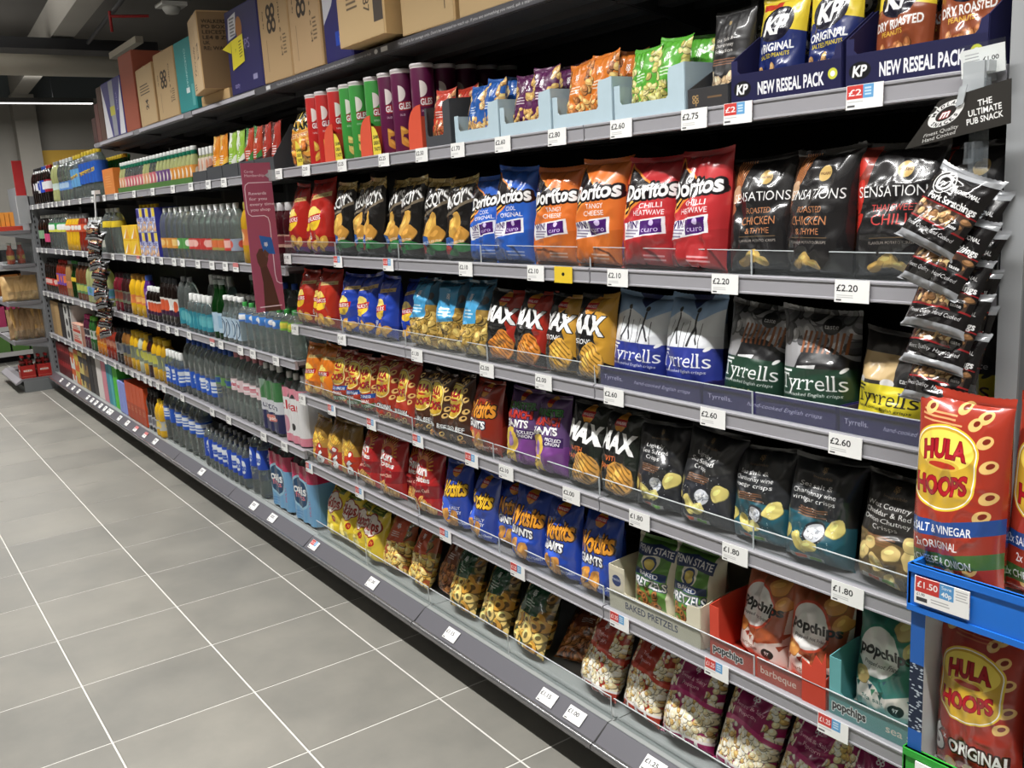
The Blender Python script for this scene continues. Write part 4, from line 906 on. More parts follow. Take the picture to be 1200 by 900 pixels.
facing('wc', z, .172, .1, [(.82, .078, .222)], 'brown cheddar and onion chutney crisp bag', crumple=1.1)
z = .512
facing('g6', z, .145, .09, [(-1.905, .075, .205), (-1.765, .075, .215), (-1.625, .075, .222)], 'golden six-pack crisp bags on the fifth shelf')
facing('sb', z, .165, .1, [(-1.45, .075, .228), (-1.275, .075, .23), (-1.13, .115, .21), (-.99, .072, .236)], 'red wholegrain snack bags with sunburst on the fifth shelf')
facing('wb', z, .15, .095, [(-.80, .072, .226), (-.655, .08, .22)], 'blue cheesy puffs six-packs on the fifth shelf')
facing('wj', z, .165, .105, [(-.53, .115, .212), (-.40, .075, .232), (-.232, .075, .23), (-.072, .075, .24)], 'blue giant cheesy puffs bags on the fifth shelf')
# base shelf: bags lying back
z = .17
facing('sk', z, .165, .11, [(-1.905, .095, .225), (-1.77, .095, .22), (-1.65, .105, .21), (-1.52, .09, .22)], 'yellow prawn snack multipacks on the base shelf', lean=-12)
facing('co', z, .165, .09, [(-1.36, .086, .225), (-1.17, .086, .235)], 'cheese twist bags with orange labels on the base shelf', lean=-20)
facing('cb', z, .15, .08, [(-1.01, .115, .225)], 'dull brown snack bag between orange and green labelled bags', lean=-24)
facing('cg', z, .165, .09, [(-.86, .086, .235), (-.665, .086, .235), (-.47, .086, .24)], 'onion ring bags with dark green labels on the base shelf', lean=-21)
facing('cb', z, .16, .08, [(-.29, .14, .2)], 'dull brown snack bag fallen beside the popcorn', lean=-55, yaw=25)
facing('pc', z, .17, .1, [(-.125, .088, .25), (.05, .09, .25)], 'popcorn bags with orange red labels on the base shelf', lean=-20)
facing('pm', z, .175, .105, [(.225, .09, .255), (.41, .09, .255), (.59, .09, .255), (.77, .09, .255)], 'popcorn bags with deep pink labels on the base shelf', lean=-20)

# ---- trays
def board(col, name, noise=.05): return mat(name, col, .6, noise=noise, nscale=30)
def tray(label, x0, x1, z, y0, depth, m, front, left=None, right=None, sides=.11, back=.12, art=None, name='shelf_ready_tray', cut=None, group='shelf-ready trays'):
    """open card tray: base, back, two side walls and a front wall of height FRONT; CUT=(a,b,hl,hr) gives the front taller posts at both ends"""
    t_ = thing(name, label, 'tray', ((x0 + x1) / 2, y0, z), group=group)
    hw = (x1 - x0) / 2 - .002; th = .002
    w = MB(); w.box(-hw, hw, 0, depth, 0, th); w.box(-hw, hw, depth - th, depth, 0, back); w.obj('tray_base', m, t_)
    for s_, hgt in ((-1, left or sides), (1, right or sides)):
        w = MB(); hf = (cut[2] if s_ < 0 else cut[3]) if cut else front
        w.prism([(0, 0), (depth, 0), (depth, hgt), (depth * .3, hgt), (0, hf)], 'x', s_ * hw - th / 2, s_ * hw + th / 2); w.obj('side_wall', m, t_)
    w = MB()
    if cut:
        a_, b_, hl, hr = cut; r = .006
        w.prism([(-hw, 0), (hw, 0), (hw, hr), (hw - b_ + .004, hr - .006), (hw - b_, hr - .02), (hw - b_, front + r), (hw - b_ - r, front), (-hw + a_ + r, front), (-hw + a_, front + r), (-hw + a_, hl), (-hw, hl)], 'y', -th, 0)
    else: w.box(-hw, hw, -th, 0, 0, front)
    w.obj('front_wall', m, t_)
    if art:
        w = MB(); w.add([(-hw, -th - .0004, .001), (hw, -th - .0004, .001), (hw, -th - .0004, front - .001), (-hw, -th - .0004, front - .001)], [(0, 1, 2, 3)], [[(0, 0), (1, 0), (1, 1), (0, 1)]]); w.obj('front_print', art, t_)
    return t_
# low purple trays under the hand-cooked bags
a = Art(.17, .055, (36, 30, 92), 260); a.T('Tyrrells.', .14, .17, .075, (200, 198, 225), w=.2); a.T('hand-cooked English crisps', .64, .16, .062, (200, 198, 225), w=.54, sh=.25)
M_pur = board((36, 30, 92), 'purple_card'); M_purp = art_mat('purple_tray_print', a, .5)
for i, (x0, x1, wt) in enumerate(((.005, .355, 'white and blue bags'), (.36, .715, 'green banded bags'), (.72, .985, 'yellow bags'))):
    tray(f'low purple card tray holding the {wt} of hand-cooked crisps', x0, x1, 1.121, .018, .2, M_pur, .052, art=M_purp, sides=.05, back=.05, group='purple crisp trays')
# pretzels
a = Art(.34, .056, (206, 200, 178), 300); a.T('BAKED PRETZELS', .48, .08, .058, (62, 66, 96), w=.58, bold=.01)
M_cream = board((206, 200, 178), 'cream_card'); t_ = tray('cream card tray printed baked pretzels on the fifth shelf', .012, .345, 512e-3, .014, .25, M_cream, .056, left=.13, right=.12, art=art_mat('pretzel_tray_print', a, .55), cut=(.06, .045, .125, .11))
a = Art(.06, .06, (206, 200, 178), 80); a.E(.5, .5, .33, .3, (44, 62, 110)); a.T('PENN STATE', .5, .55, .13, WHITE, w=.62); w = MB(); w.add([(-.16, -.003, .06), (-.108, -.003, .06), (-.108, -.003, .112), (-.16, -.003, .112)], [(0, 1, 2, 3)], [[(0, 0), (1, 0), (1, 1), (0, 1)]]); w.obj('badge_print', art_mat('pretzel_badge', a, .55), t_)
facing('ps', .515, .158, .1, [(.115, .095, .195), (.262, .095, .205)], 'green and white pretzel bags in the cream tray')
# popped chips
for nm, bc, x0, x1, col, ch in (('barbeque', (196, 66, 46), .372, .70, 'red', 'pb'), ('sea salt', (96, 158, 160), .705, .99, 'teal', 'pt')):
    a = Art(.32, .052, bc, 300); a.T('popchips', .17, .085, .06, (24, 22, 24), w=.28, bold=.03, out=WHITE, ow=.006); a.T(nm, .62, .085, .055, (240, 220, 205), w=.3, bold=.01); a.E(.9, .085, .05, .06, WHITE)
    M_ = board(bc, nm.replace(' ', '_') + '_card'); t_ = tray(f'{col} card tray printed {nm} holding popped chip bags', x0, x1, .512, .014, .25, M_, .052, left=.14, right=.1, sides=.12, art=art_mat(nm.replace(' ', '_') + '_tray_print', a, .5), cut=(.028, .004, .13, .07))
    if ch == 'pb':
        w = MB(); w.prism([(.105, .0), (.165, 0), (.165, .135), (.155, .105), (.14, .12), (.128, .09), (.105, .1)], 'y', -.006, -.004); w.obj('torn_flap', M_, t_)
facing('pb', .515, .155, .095, [(.468, .095, .222), (.622, .092, .226)], 'orange barbeque popped chip bags in the red tray')
facing('pt', .515, .155, .095, [(.79, .095, .23), (.925, .098, .228)], 'teal sea salt popped chip bags in the teal tray')

# ---- top retail shelf: tubes, nuts
z = 1.768
TUBE = [(.0, 0), (.0365, 0), (.0375, .003), (.0375, .252), (.0368, .254)]
def tube_proto(key, col, chip, nm2):
    m = art_mat('tube_print_' + key, tube_art(col, chip, nm2), .35, coat=.2)
    w = MB(); w.lathe(TUBE[1:], 28, uvband=(0, .254)); body = w.mesh('body', m)
    w = MB(); w.lathe([(.0, .258), (.030, .258), (.031, .261), (.0375, .261), (.0385, .258), (.0385, .252), (.037, .251)], 28); lid = w.mesh('lid', mat('white_lid', (214, 208, 210), .35))
    w = MB(); w.lathe([(0, 0), (.037, 0), (.0378, .002), (.037, .004)], 28); rim = w.mesh('metal_rim', mat('tin_rim', (180, 180, 182), .3, .9))
    return body, lid, rim
TP = {'red': tube_proto('red', (206, 36, 34), (240, 190, 70), 'ORIGINAL'), 'green': tube_proto('green', (58, 158, 62), (238, 206, 110), 'SOUR CREAM & ONION'), 'purple': tube_proto('purple', (100, 22, 70), (232, 160, 60), 'TEXAS BBQ SAUCE')}
def tube_thing(colr, x, y, label, yaw=0):
    t_ = thing('crisp_tube', label, 'crisps', (x, y, z + .003), (0, 0, math.radians(yaw)), f'{colr} crisp tubes')
    for n_, me in zip(('body', 'lid', 'metal_rim'), TP[colr]): put(n_, me, t_)
for colr, xs in (('red', (-1.675, -1.585, -1.475)), ('green', (-1.375, -1.295, -1.175)), ('purple', (-1.075, -.985, -.855))):
    for i, x_ in enumerate(xs): tube_thing(colr, x_, .06, f'{("left", "middle", "right")[i]} of three {colr} crisp tubes in the front row of the top shelf', 36 if i < 2 else 44)
for k in range(1, 5): tube_thing('purple', -.855 + .002 * k, .06 + .08 * k, f'purple crisp tube, {ORD[k]} behind the tube next to the orange corner flap', 30 if k == 1 else 10)
for colr, x_ in (('red', -1.62), ('green', -1.33), ('purple', -1.03)): tube_thing(colr, x_, .145, f'{colr} crisp tube standing in the second row behind three of its colour')
a = Art(.06, .1, (240, 214, 60), 120); 
for i, t in enumerate(('SAME', 'GREAT', 'TASTE')): a.T(t, .5, 1.05 - .33 * i, .2, (50, 44, 20), w=.76, bold=.03)
M_same = art_mat('yellow_flap_print', a, .5); M_or = board((204, 78, 52), 'orange_red_card')
def corner(x0, x1, label, flip):
    """tray holding a row of tubes, with its rounded orange corner flap and yellow flap"""
    t_ = thing('tube_tray', label, 'tray', ((x0 + x1) / 2, .012, z), group='tube trays'); hw = (x1 - x0) / 2
    w = MB(); w.box(-hw, hw, 0, .4, 0, .002); w.box(-hw, hw, .4, .402, 0, .2); w.obj('tray_base', M_or, t_)
    pts = [(hw - .085, 0), (hw, 0), (hw, .135)] + [(hw - .085 * math.sin(k * PI / 14) ** .8, .135 * math.cos(k * PI / 14) ** .55) for k in range(1, 7)]
    w = MB(); w.prism(pts, 'y', -.003, -.001); w.obj('corner_flap', M_or, t_)
    w = MB(); w.box(hw - .002, hw, -.001, .4, 0, .1); w.obj('side_wall', M_or, t_)
    a_ = Art(.085, .06, (204, 78, 52), 80)
    if flip:
        pts = [(hw + .004, 0), (hw + .062, 0)] + [(hw + .004 + .058 * math.cos(k * PI / 12), .1 * math.sin(k * PI / 12)) for k in range(1, 6)] + [(hw + .004, .1)]
        w = MB(); n = len(pts); w.add([(p[0], -.002, p[1]) for p in pts], [tuple(range(n))], [[((p[0] - hw - .004) / .06, p[1] / .1) for p in pts]]); w.obj('yellow_flap', M_same, t_)
corner(-1.715, -1.435, 'orange card tray of red crisp tubes with yellow corner flap', True)
corner(-1.415, -1.135, 'orange card tray of green crisp tubes with yellow corner flap', True)
corner(-1.115, -.795, 'orange card tray of purple crisp tubes with rounded corner flap', False)
A['nk'] = foil('nik', niknaks())
bag('yellow orange spicy snack bag beside the red crisp tubes on the top shelf', A['nk'], -1.835, .08, z, .2, .235, .11, -8, 8)
w = MB(); n = 7
t_ = thing('shelf_flap', 'small yellow card flap before the spicy snack bag', 'tray', (-1.765, .0, z), group=None)
pts = [(0, 0), (.06, 0)] + [(.06 * math.cos(k * PI / 12), .1 * math.sin(k * PI / 12)) for k in range(1, 6)] + [(0, .1)]
w.add([(p[0], 0, p[1]) for p in pts], [tuple(range(len(pts)))], [[(p[0] / .06, p[1] / .1) for p in pts]]); w.obj('yellow_flap', M_same, t_); w = MB(); w.box(0, .06, .0015, .02, 0, .002); w.obj('foot', M_or, t_)
# nut trays
A['nr'] = foil('nuts_red', nutbag((206, 60, 40), [(180, 96, 50), (150, 76, 40), (206, 140, 90)], '')); A['nb'] = foil('nuts_blue', nutbag((34, 92, 178), [(226, 178, 110), (206, 150, 84), (240, 200, 140)], '')); A['np'] = foil('nuts_purple', nutbag((92, 32, 82), [(222, 176, 100), (206, 156, 82)], '')); A['no'] = foil('nuts_orange', nutbag((226, 122, 36), [(190, 120, 60), (226, 176, 100), (150, 90, 50)], '')); A['ng'] = foil('nuts_green', nutbag((86, 176, 50), [(206, 196, 110), (180, 170, 84), (226, 214, 140)], ''))
M_lb = board((172, 192, 202), 'pale_blue_card'); M_cg = board((62, 64, 68), 'charcoal_card')
tray('charcoal card tray holding red nut pouches beside the tubes', -.775, -.625, z, .012, .3, M_cg, .035, sides=.13, right=.14, cut=(.012, .04, .12, .135), back=.1)
for i, (y_, hh) in enumerate(((.05, .165), (.11, .17))): bag(('front', 'rear')[i] + ' red nut pouch in the charcoal tray beside the tubes', A['nr'], -.715 + .03 * i, y_ - .01, z + .003, .115, hh, .05, -6, 0, 0, 'nuts', 'nut_pouch', crumple=.55)
for i, (k, x0, x1, c_) in enumerate((('nb', -.605, -.375, 'blue'), ('np', -.37, -.14, 'purple'), ('no', -.135, .095, 'orange'), ('ng', .1, .33, 'green'))):
    tray(f'pale blue card tray with cut-out front holding {c_} nut pouches', x0, x1, z, .012, .3, M_lb, .036, left=.08, right=.105, sides=.1, cut=(.02, .05, .08, .105), back=.1, group='pale blue nut trays')
    for j, (dx, dy, hh) in enumerate(((.068, .032, .155), (.145, .034, .165), (.175, .1, .17))):
        bag(('left', 'middle', 'rear')[j] + f' of three {c_} nut pouches in their pale blue tray', A[k], x0 + dx, .014 + dy, z + .003, .108, hh, .05, -7, rnd.uniform(-8, 8), rnd.uniform(-3, 3), 'nuts', 'nut_pouch', f'{c_} nut pouches', crumple=.55)
a = Art(.13, .2, (38, 37, 38)); H = a.a; coop(a, .5, H * .85, .05, GOLD)
a.T('Another something', .5, H * .75, .05, (190, 180, 160), w=.7, sh=.25) if False else None
for i, t in enumerate(('Sea Salt &', 'Chardonnay', 'Selection')): a.T(t, .45, H * (.68 - .06 * i), .06, (230, 226, 220), w=.07 * len(t) * .68)
a.lines(.2, .85, H * .47, 3, .04, (170, 110, 80), .014); a.scatter(.1, 0, .95, H * .36, 44, .09, [(222, 192, 150), (206, 170, 124), (236, 210, 170)], .75); a.E(.86, H * .5, .1, .1, (60, 60, 66))
A['bk'] = foil('nuts_black', a, .45)
a = Art(.12, .05, (52, 51, 52), 120); coop(a, .2, .21, .14, (176, 140, 84)); a.R(.5, .2, .85, .23, (120, 90, 60))
tray('charcoal card tray with gold mark holding black nut pouches', .336, .452, z, .012, .28, M_cg, .045, sides=.09, back=.1, art=art_mat('charcoal_tray_print', a, .55))
for i, (x_, y_, hh) in enumerate(((.4, .075, .2), (.425, .15, .235))): bag(('front', 'rear')[i] + ' black premium nut pouch above the charcoal tray', A['bk'], x_, y_, z + .003, .115, hh, .06, -7, 0, 0, 'nuts', 'nut_pouch', crumple=.55)
A['ko'] = foil('peanuts_original', kp('o')); A['kd'] = foil('peanuts_dry', kp('d'))
a = Art(.28, .062, (24, 24, 70), 330); a.E(.11, .11, .085, .06, (12, 12, 16)); a.T('KP', .11, .11, .075, WHITE, w=.11, sh=.15, bold=.04); a.T('NEW RESEAL PACK', .56, .1, .095, WHITE, w=.6, bold=.035); a.E(.93, .12, .04, .04, (210, 214, 60)); a.E(.93, .12, .02, .02, WHITE)
M_navy = board((26, 26, 72), 'navy_card'); M_kp = art_mat('navy_tray_print', a, .5)
for x0, x1, k, c_ in ((.458, .722, 'ko', 'blue and yellow'), (.728, .992, 'kd', 'brown and yellow')):
    tray(f'navy card tray printed new reseal pack holding {c_} peanut bags', x0, x1, z, .012, .3, M_navy, .058, sides=.14, art=M_kp, cut=(.016, .016, .085, .085), back=.12, group='navy peanut trays')
    for j, (dx, dy, hh) in enumerate(((.072, .06, .2), (.197, .06, .205), (.09, .14, .205), (.2, .14, .21))):
        bag(('front left', 'front right', 'rear left', 'rear right')[j] + f' of four {c_} peanut bags in the navy tray', A[k], x0 + dx, .014 + dy, z + .003, .122, hh, .06, -6, rnd.uniform(-4, 4), 0, 'nuts', 'nut_pouch', f'{c_} peanut bags', crumple=.5)
# ------------------------------------------------------------------ cartons on the storage shelf
M_card = board((186, 152, 108), 'brown_card', .07); M_card2 = board((198, 166, 118), 'pale_brown_card', .07)
M_tape = mat('clear_brown_tape', (176, 146, 100), .25)
def carton(label, x0, x1, y0, z0, h, depth, m, art=None, yaw=0, tape=True, side=None, name='cardboard_carton', tilt=0):
    t_ = thing(name, label, 'box', ((x0 + x1) / 2, y0, z0), (math.radians(tilt), 0, math.radians(yaw)), 'cartons on the storage shelf'); hw = (x1 - x0) / 2
    w = MB(); e = .004
    w.prism([(-hw + e, 0), (hw - e, 0), (hw, e), (hw, depth - e), (hw - e, depth), (-hw + e, depth), (-hw, depth - e), (-hw, e)], 'z', 0, h - .004); w.obj('body', m, t_)
    for s_ in (-1, 1):
        w = MB(); w.box(s_ * hw / 2 - hw / 2 + .001, s_ * hw / 2 + hw / 2 - .001, .002, depth - .002, h - .004, h); w.obj('top_flap', m, t_)
    if tape: w = MB(); w.box(-.02, .02, -.0006, depth + .0006, h - .06, h + .0006); w.obj('packing_tape', M_tape, t_)
    if art:
        w = MB(); w.add([(-hw + e, -.0008, .002), (hw - e, -.0008, .002), (hw - e, -.0008, h - .006), (-hw + e, -.0008, h - .006)], [(0, 1, 2, 3)], [[(0, 0), (1, 0), (1, 1), (0, 1)]]); w.obj('front_print', art, t_)
    if side:
        w = MB(); w.add([(hw + .0008, e, .002), (hw + .0008, depth - e, .002), (hw + .0008, depth - e, h - .006), (hw + .0008, e, h - .006)], [(0, 1, 2, 3)], [[(0, 0), (1, 0), (1, 1), (0, 1)]]); w.obj('side_print', side, t_)
    return t_
def print_card(name, base_c, kind, w_=.3, h_=.36):
    a = Art(w_, h_, base_c, 160); H = a.a; ink = (52, 40, 30)
    if kind == 'club':
        for cx in (.42,):
            for dy in (.0, -.16):
                for s_ in (-1, 1): a.E(cx + s_ * .075, H * .66 + dy + 0, .085, .085, ink); a.E(cx + s_ * .075, H * .66 + dy, .04, .04, base_c)
        a.T('Crisps 6 x 24', .72, H * .5, .055, ink, rot=-PI / 2, w=.7); a.T('Keep dry', .14, H * .6, .04, ink, rot=-PI / 2); a.L([(.2, H * .1), (.2, H * .4)], .008, ink); a.lines(.76, .9, H * .4, 6, .04, ink, .01, .6)
    elif kind == 'post':
        for i, t in enumerate(('WALKERS SNACKS', 'PO BOX 23,', 'LEICESTER,', 'LE4 8 ZU,', 'UK', 'RE: WALKERS')): a.T(t, .04, H * (.88 - .07 * i), .042, ink, al='l', w=.036 * len(t), bold=.01)
    elif kind == 'tyr': a.T('Tyrrells', .36, H * .42, .17, ink, rot=PI / 2 - .1, w=.5, sh=.2); a.L([(.6, H * .2), (.6, H * .8)], .008, ink); a.P([(.7, H * .4), (.86, H * .42), (.86, H * .62), (.7, H * .6)], ink); a.P([(.72, H * .42), (.84, H * .435), (.84, H * .6), (.72, H * .585)], base_c); a.T('6x150g', .78, H * .51, .06, ink, rot=PI / 2, w=.2); a.lines(.1, .3, H * .12, 3, .04, ink, .01)
    elif kind == 'v': a.T('V 701387', .66, H * .4, .13, ink, rot=-PI / 2, w=.5); a.lines(.2, .46, H * .75, 14, .045, ink, .012, .7); a.R(.8, H * .1, .99, H * .9, (70, 60, 52))
    elif kind == 'blank': a.T('Y', .3, H * .3, .06, ink); a.L([(.85, H * .1), (.85, H * .3)], .01, ink)
    elif kind == 'lines': a.lines(.15, .8, H * .7, 4, .06, ink, .014, .8); a.T('24', .5, H * .35, .16, ink, rot=PI / 2, bold=.03)
    return art_mat('carton_' + name, a, .65)
zs = 2.109
carton('smooth brown carton with black clover mark beside the purple crisp carton', -1.995, -1.725, .0, zs, .40, .4, M_card, print_card('club_a', (186, 152, 108), 'club'), 2)
carton('brown carton with black clover mark beside the white and dark blue carton', -1.71, -1.43, .0, zs, .42, .4, M_card, print_card('club_b', (190, 156, 112), 'club'), -1)
a = Art(.26, .42, (38, 36, 108), 160); H = a.a; a.P([(0, H * .28), (.35, H * .4), (.7, H * .62), (.95, H), (0, H)], (206, 206, 214)); a.R(.42, H * .1, .7, H * .2, (30, 70, 190)); a.T('VITABIOTICS', .76, H * .14, .1, (225, 225, 240), w=.4)
carton('white and dark blue printed carton between two brown cartons', -1.42, -1.21, .005, zs, .46, .38, board((40, 38, 108), 'dark_blue_card'), art_mat('carton_vita', a, .45), 0, False, name='printed_carton')
carton('brown carton overhanging the storage shelf, printed with rows of figures', -1.19, -.87, -.05, zs + .014, .42, .42, M_card2, print_card('v_box', (198, 166, 118), 'v'), 0)
carton('plain brown carton right of the overhanging one', -.84, -.56, .0, zs, .4, .4, M_card2, print_card('blank_a', (198, 166, 118), 'blank'), 3)
carton('pale brown carton at the near end of the storage shelf', -.54, -.28, .01, zs, .4, .4, M_card2, print_card('lines_a', (198, 166, 118), 'lines'), 0)
a = Art(.4, .36, (44, 40, 98), 200); H = a.a
a.P([(.05, H * .66), (.3, H * .69), (.36, H * .96), (.1, H * .92)], (214, 214, 220)); a.lines(.12, .3, H * .9, 6, .035, (90, 90, 96), .014); a.E(.42, H * .76, .1, .12, (170, 110, 50)); a.T('CRISPS', .45, H * .55, .11, (150, 140, 190), w=.5); a.T('tasty', .2, H * .1, .06, (170, 160, 210)); a.R(.72, H * .1, .85, H * .16, (150, 146, 190))
t_ = carton('purple crisp carton with white label and torn yellow sticker', -2.40, -2.02, .0, zs, .345, .38, board((44, 40, 98), 'purple_carton_card'), art_mat('carton_purple', a, .5), 0, False, name='printed_carton')
a = Art(.13, .12, (236, 220, 44), 90); a.T('7', .35, .55, .1, BLACK); a.lines(.62, .9, .75, 6, .1, (90, 84, 30), .03); w = MB()
w.add([(-.14, -.003, .1), (.01, -.003, .12), (.01, -.003, .23), (-.13, -.003, .22)], [(0, 1, 2, 3)], [[(0, 0), (1, 0), (1, 1), (0, 1)]]); w.add([(-.13, -.003, .22), (-.14, -.003, .17), (-.2, -.02, .195)], [(0, 1, 2)], [[(0, 1), (0, .5), (0, .8)]]); w.obj('yellow_sticker', art_mat('yellow_sticker', a, .5), t_)
carton('flat pale carton lying under the overhanging postal box', -2.86, -2.47, .01, zs, .045, .36, M_card2, None, 0, False)
carton('large brown carton printed with a postal address, overhanging the shelf', -2.83, -2.545, -.05, zs + .047, .335, .4, M_card, print_card('tyr', (206, 174, 130), 'tyr'), -10, True, print_card('post', (150, 118, 80), 'post', .4, .34))
a = Art(.26, .33, (40, 150, 152), 140); H = a.a; a.T('CHARDONNAY', .62, H * .6, .1, (200, 230, 228), rot=-PI / 2, w=.7); a.R(.5, H * .25, .7, H * .32, (225, 235, 235)); a.R(.8, H * .05, .95, H * .35, (90, 180, 180))
carton('teal printed carton half hidden by the postal carton', -3.17, -2.9, .0, zs, .335, .38, board((40, 150, 152), 'teal_card'), art_mat('carton_teal', a, .5), 0, False, name='printed_carton')
carton('brown carton with black print beside the teal carton', -3.55, -3.19, .0, zs, .335, .4, M_card, print_card('club_c', (196, 164, 118), 'club'), 0)
carton('shorter brown carton beside the red brown carton', -3.95, -3.57, .0, zs, .31, .4, M_card, print_card('club_d', (198, 168, 122), 'lines'), -2)
carton('tall red brown carton with grey top on the storage shelf', -4.27, -3.97, .0, zs, .43, .4, board((150, 78, 58), 'red_brown_card'), None, 0, False)
a = Art(.3, .34, (56, 50, 130), 120); H = a.a; a.P([(0, 0), (.34, 0), (.16, H * .6), (0, H)], (220, 220, 226)); a.P([(1, 0), (.74, 0), (.86, H * .6), (1, H)], (220, 220, 226)); a.R(.4, 0, .62, H, (150, 152, 160)); a.R(.36, H * .38, .6, H * .54, (196, 190, 50)); a.T('VITALIFE', .75, H * .6, .07, (180, 180, 220), rot=-PI / 2)
carton('white and purple printed carton with yellow sticker far along the storage shelf', -4.78, -4.29, .0, zs, .335, .38, board((56, 50, 130), 'violet_card'), art_mat('carton_violet', a, .5), 0, False, name='printed_carton')
for i, (x0, x1, h_, c_) in enumerate(((-5.16, -5.04, .16, (70, 44, 40)), (-5.035, -4.93, .24, (96, 60, 54)), (-4.925, -4.80, .33, (84, 60, 50)))): carton(f'dark brown carton at the far end of the storage shelf, {("lowest", "middle height", "tallest")[i]} of three', x0, x1, .0, zs, h_, .35, board(c_, f'dark_brown_card_{i}'), None, 0, False)

# ------------------------------------------------------------------ fin sign
a = Art(.126, .61, (166, 74, 100), 300); H = a.a; wl = (238, 214, 222)
a.T('Co-op', .1, H * .945, .085, wl, al='l', w=.3); a.T('Membership', .1, H * .918, .085, wl, al='l', w=.66)
for i, t in enumerate(('Rewards', 'for you', 'every time', 'you shop')): a.T(t, .17, H * (.80 - .036 * i), .095, wl, al='l', w=.085 * len(t), bold=.012)
a.L([(1.0, H * .87), (.2, H * .87), (.09, H * .855), (.06, H * .83), (.06, H * .70), (.1, H * .665), (.2, H * .65), (.62, H * .65), (.74, H * .635), (.78, H * .6), (.78, H * .25), (.82, H * .2), (.92, H * .185), (1, H * .183)], .026, wl)
a.P([(.3, 0), (.86, 0), (.66, H * .22), (.5, H * .33), (.28, H * .33), (.34, H * .2)], (84, 46, 34)); a.P([(.22, H * .34), (.3, H * .3), (.52, H * .31), (.6, H * .36), (.56, H * .4), (.48, H * .43), (.32, H * .43), (.2, H * .39)], (92, 52, 38)); a.L([(.46, H * .42), (.56, H * .375)], .07, (112, 68, 50)); a.L([(.4, H * .43), (.5, H * .39)], .02, (60, 32, 24))
a.P([(.46, H * .40), (.86, H * .385), (.78, H * .50), (.36, H * .52)], (34, 96, 176)); a.P([(.56, H * .395), (.86, H * .385), (.8, H * .44)], (34, 96, 176)); coop(a, .57, H * .458, .1)
a.P([(.44, H * .40), (.60, H * .375), (.64, H * .395), (.5, H * .425)], (104, 62, 46)); a.R(.14, H * .03, .9, H * .036, wl)
t_ = thing('fin_sign', 'maroon membership fin sign with a printed hand holding a blue card', 'sign', (-2.0, -.02, 1.8))
w = MB(); w.box(-.0012, .0012, -.126, 0, -.61, 0); w.obj('sign_board', mat('maroon_board', (166, 74, 100), .5), t_)
w = MB(); w.add([(.0016, -.126, -.61), (.0016, 0, -.61), (.0016, 0, 0), (.0016, -.126, 0)], [(0, 1, 2, 3)], [[(0, 0), (1, 0), (1, 1), (0, 1)]]); w.obj('front_print', art_mat('fin_sign_print', a, .5), t_)
w = MB(); w.box(-.006, .006, -.012, .034, -.075, -.03); w.prism([(-.03, -.052), (-.008, -.038), (-.008, -.066)], 'x', -.004, .004); w.obj('clip', clear_mat('milky_clip', (235, 236, 236), .5, .2), t_)

# ------------------------------------------------------------------ clip strips of pork snacks
A['sn'] = art_mat('print_scratchings', scratch(), .22, coat=.5, spec=.6, bump=.06)
a = Art(.17, .09, (44, 42, 38), 320); H = a.a
a.E(.36, H * .62, .2, .15, (226, 226, 224), .15); a.E(.36, H * .62, .115, .085, (40, 36, 34), .15); a.ring('MIDLAND', .36, H * .62, .155, .045, (40, 38, 36), -80, 80, .03, .15, .78); a.ring('SNACKS', .36, H * .62, .155, .045, (40, 38, 36), 245, 115, .03, .15, .78, True); a.T('m', .36, H * .63, .1, WHITE, sh=.2, bold=.04, out=(150, 30, 30), ow=.01)
a.E(.15, H * .78, .075, .05, (220, 220, 218), .2); a.E(.15, H * .78, .062, .04, (44, 42, 38), .2); a.T('Finest Quality', .36, H * .24, .042, (225, 225, 222), w=.34, rot=.1, sh=.25); a.T('Hand Cooked', .34, H * .13, .042, (225, 225, 222), w=.32, rot=.1, sh=.25)
for i, t in enumerate(('THE', 'ULTIMATE', 'PUB SNACK')): a.T(t, .77, H * (.66 - .17 * i), .07, WHITE, w=(.13, .3, .33)[i], rot=.06, bold=.02)
t_ = thing('clip_strip', 'clear hanging strip with black ultimate pub snack header by the near end panel', 'clip strip', (1.0, -.05, 1.74))
q = [(-.1, -.018, -.088), (.072, -.018, -.062), (.07, -.018, .003), (-.042, -.018, -.017)]
w = MB(); w.add(q, [(0, 1, 2, 3)], [[(0, 0), (1, .1), (1, 1), (.2, 1)]]); w.add([(x, -.0168, zz) for x, _, zz in q], [(3, 2, 1, 0)], [[(0, 0)] * 4]); w.obj('header_card', art_mat('clip_header_print', a, .45), t_)
w = MB(); w.box(.0, .032, -.004, -.0032, -.5, .01); w.obj('plastic_strip', clear_mat('clear_strip', (232, 235, 237), .08, .1), t_)
for k in range(6):
    w = MB(); w.box(.008, .012, -.03, -.004, -.115 - .068 * k, -.085 - .068 * k); w.box(.02, .024, -.03, -.004, -.115 - .068 * k, -.085 - .068 * k); w.box(.008, .024, -.032, -.03, -.118 - .068 * k, -.110 - .068 * k); w.obj('hook', clear_mat('clear_strip', (232, 235, 237), .08, .1), t_)
w = MB(); w.box(-.012, .026, .0, .05, .02, .036); w.box(-.012, .022, -.006, .0, -.008, .036); w.prism([(-.014, -.03), (-.002, -.026), (.004, .002), (-.008, .0)], 'y', -.021, -.019); w.obj('hanger_clip', clear_mat('milky_clip', (235, 236, 236), .5, .2), t_)
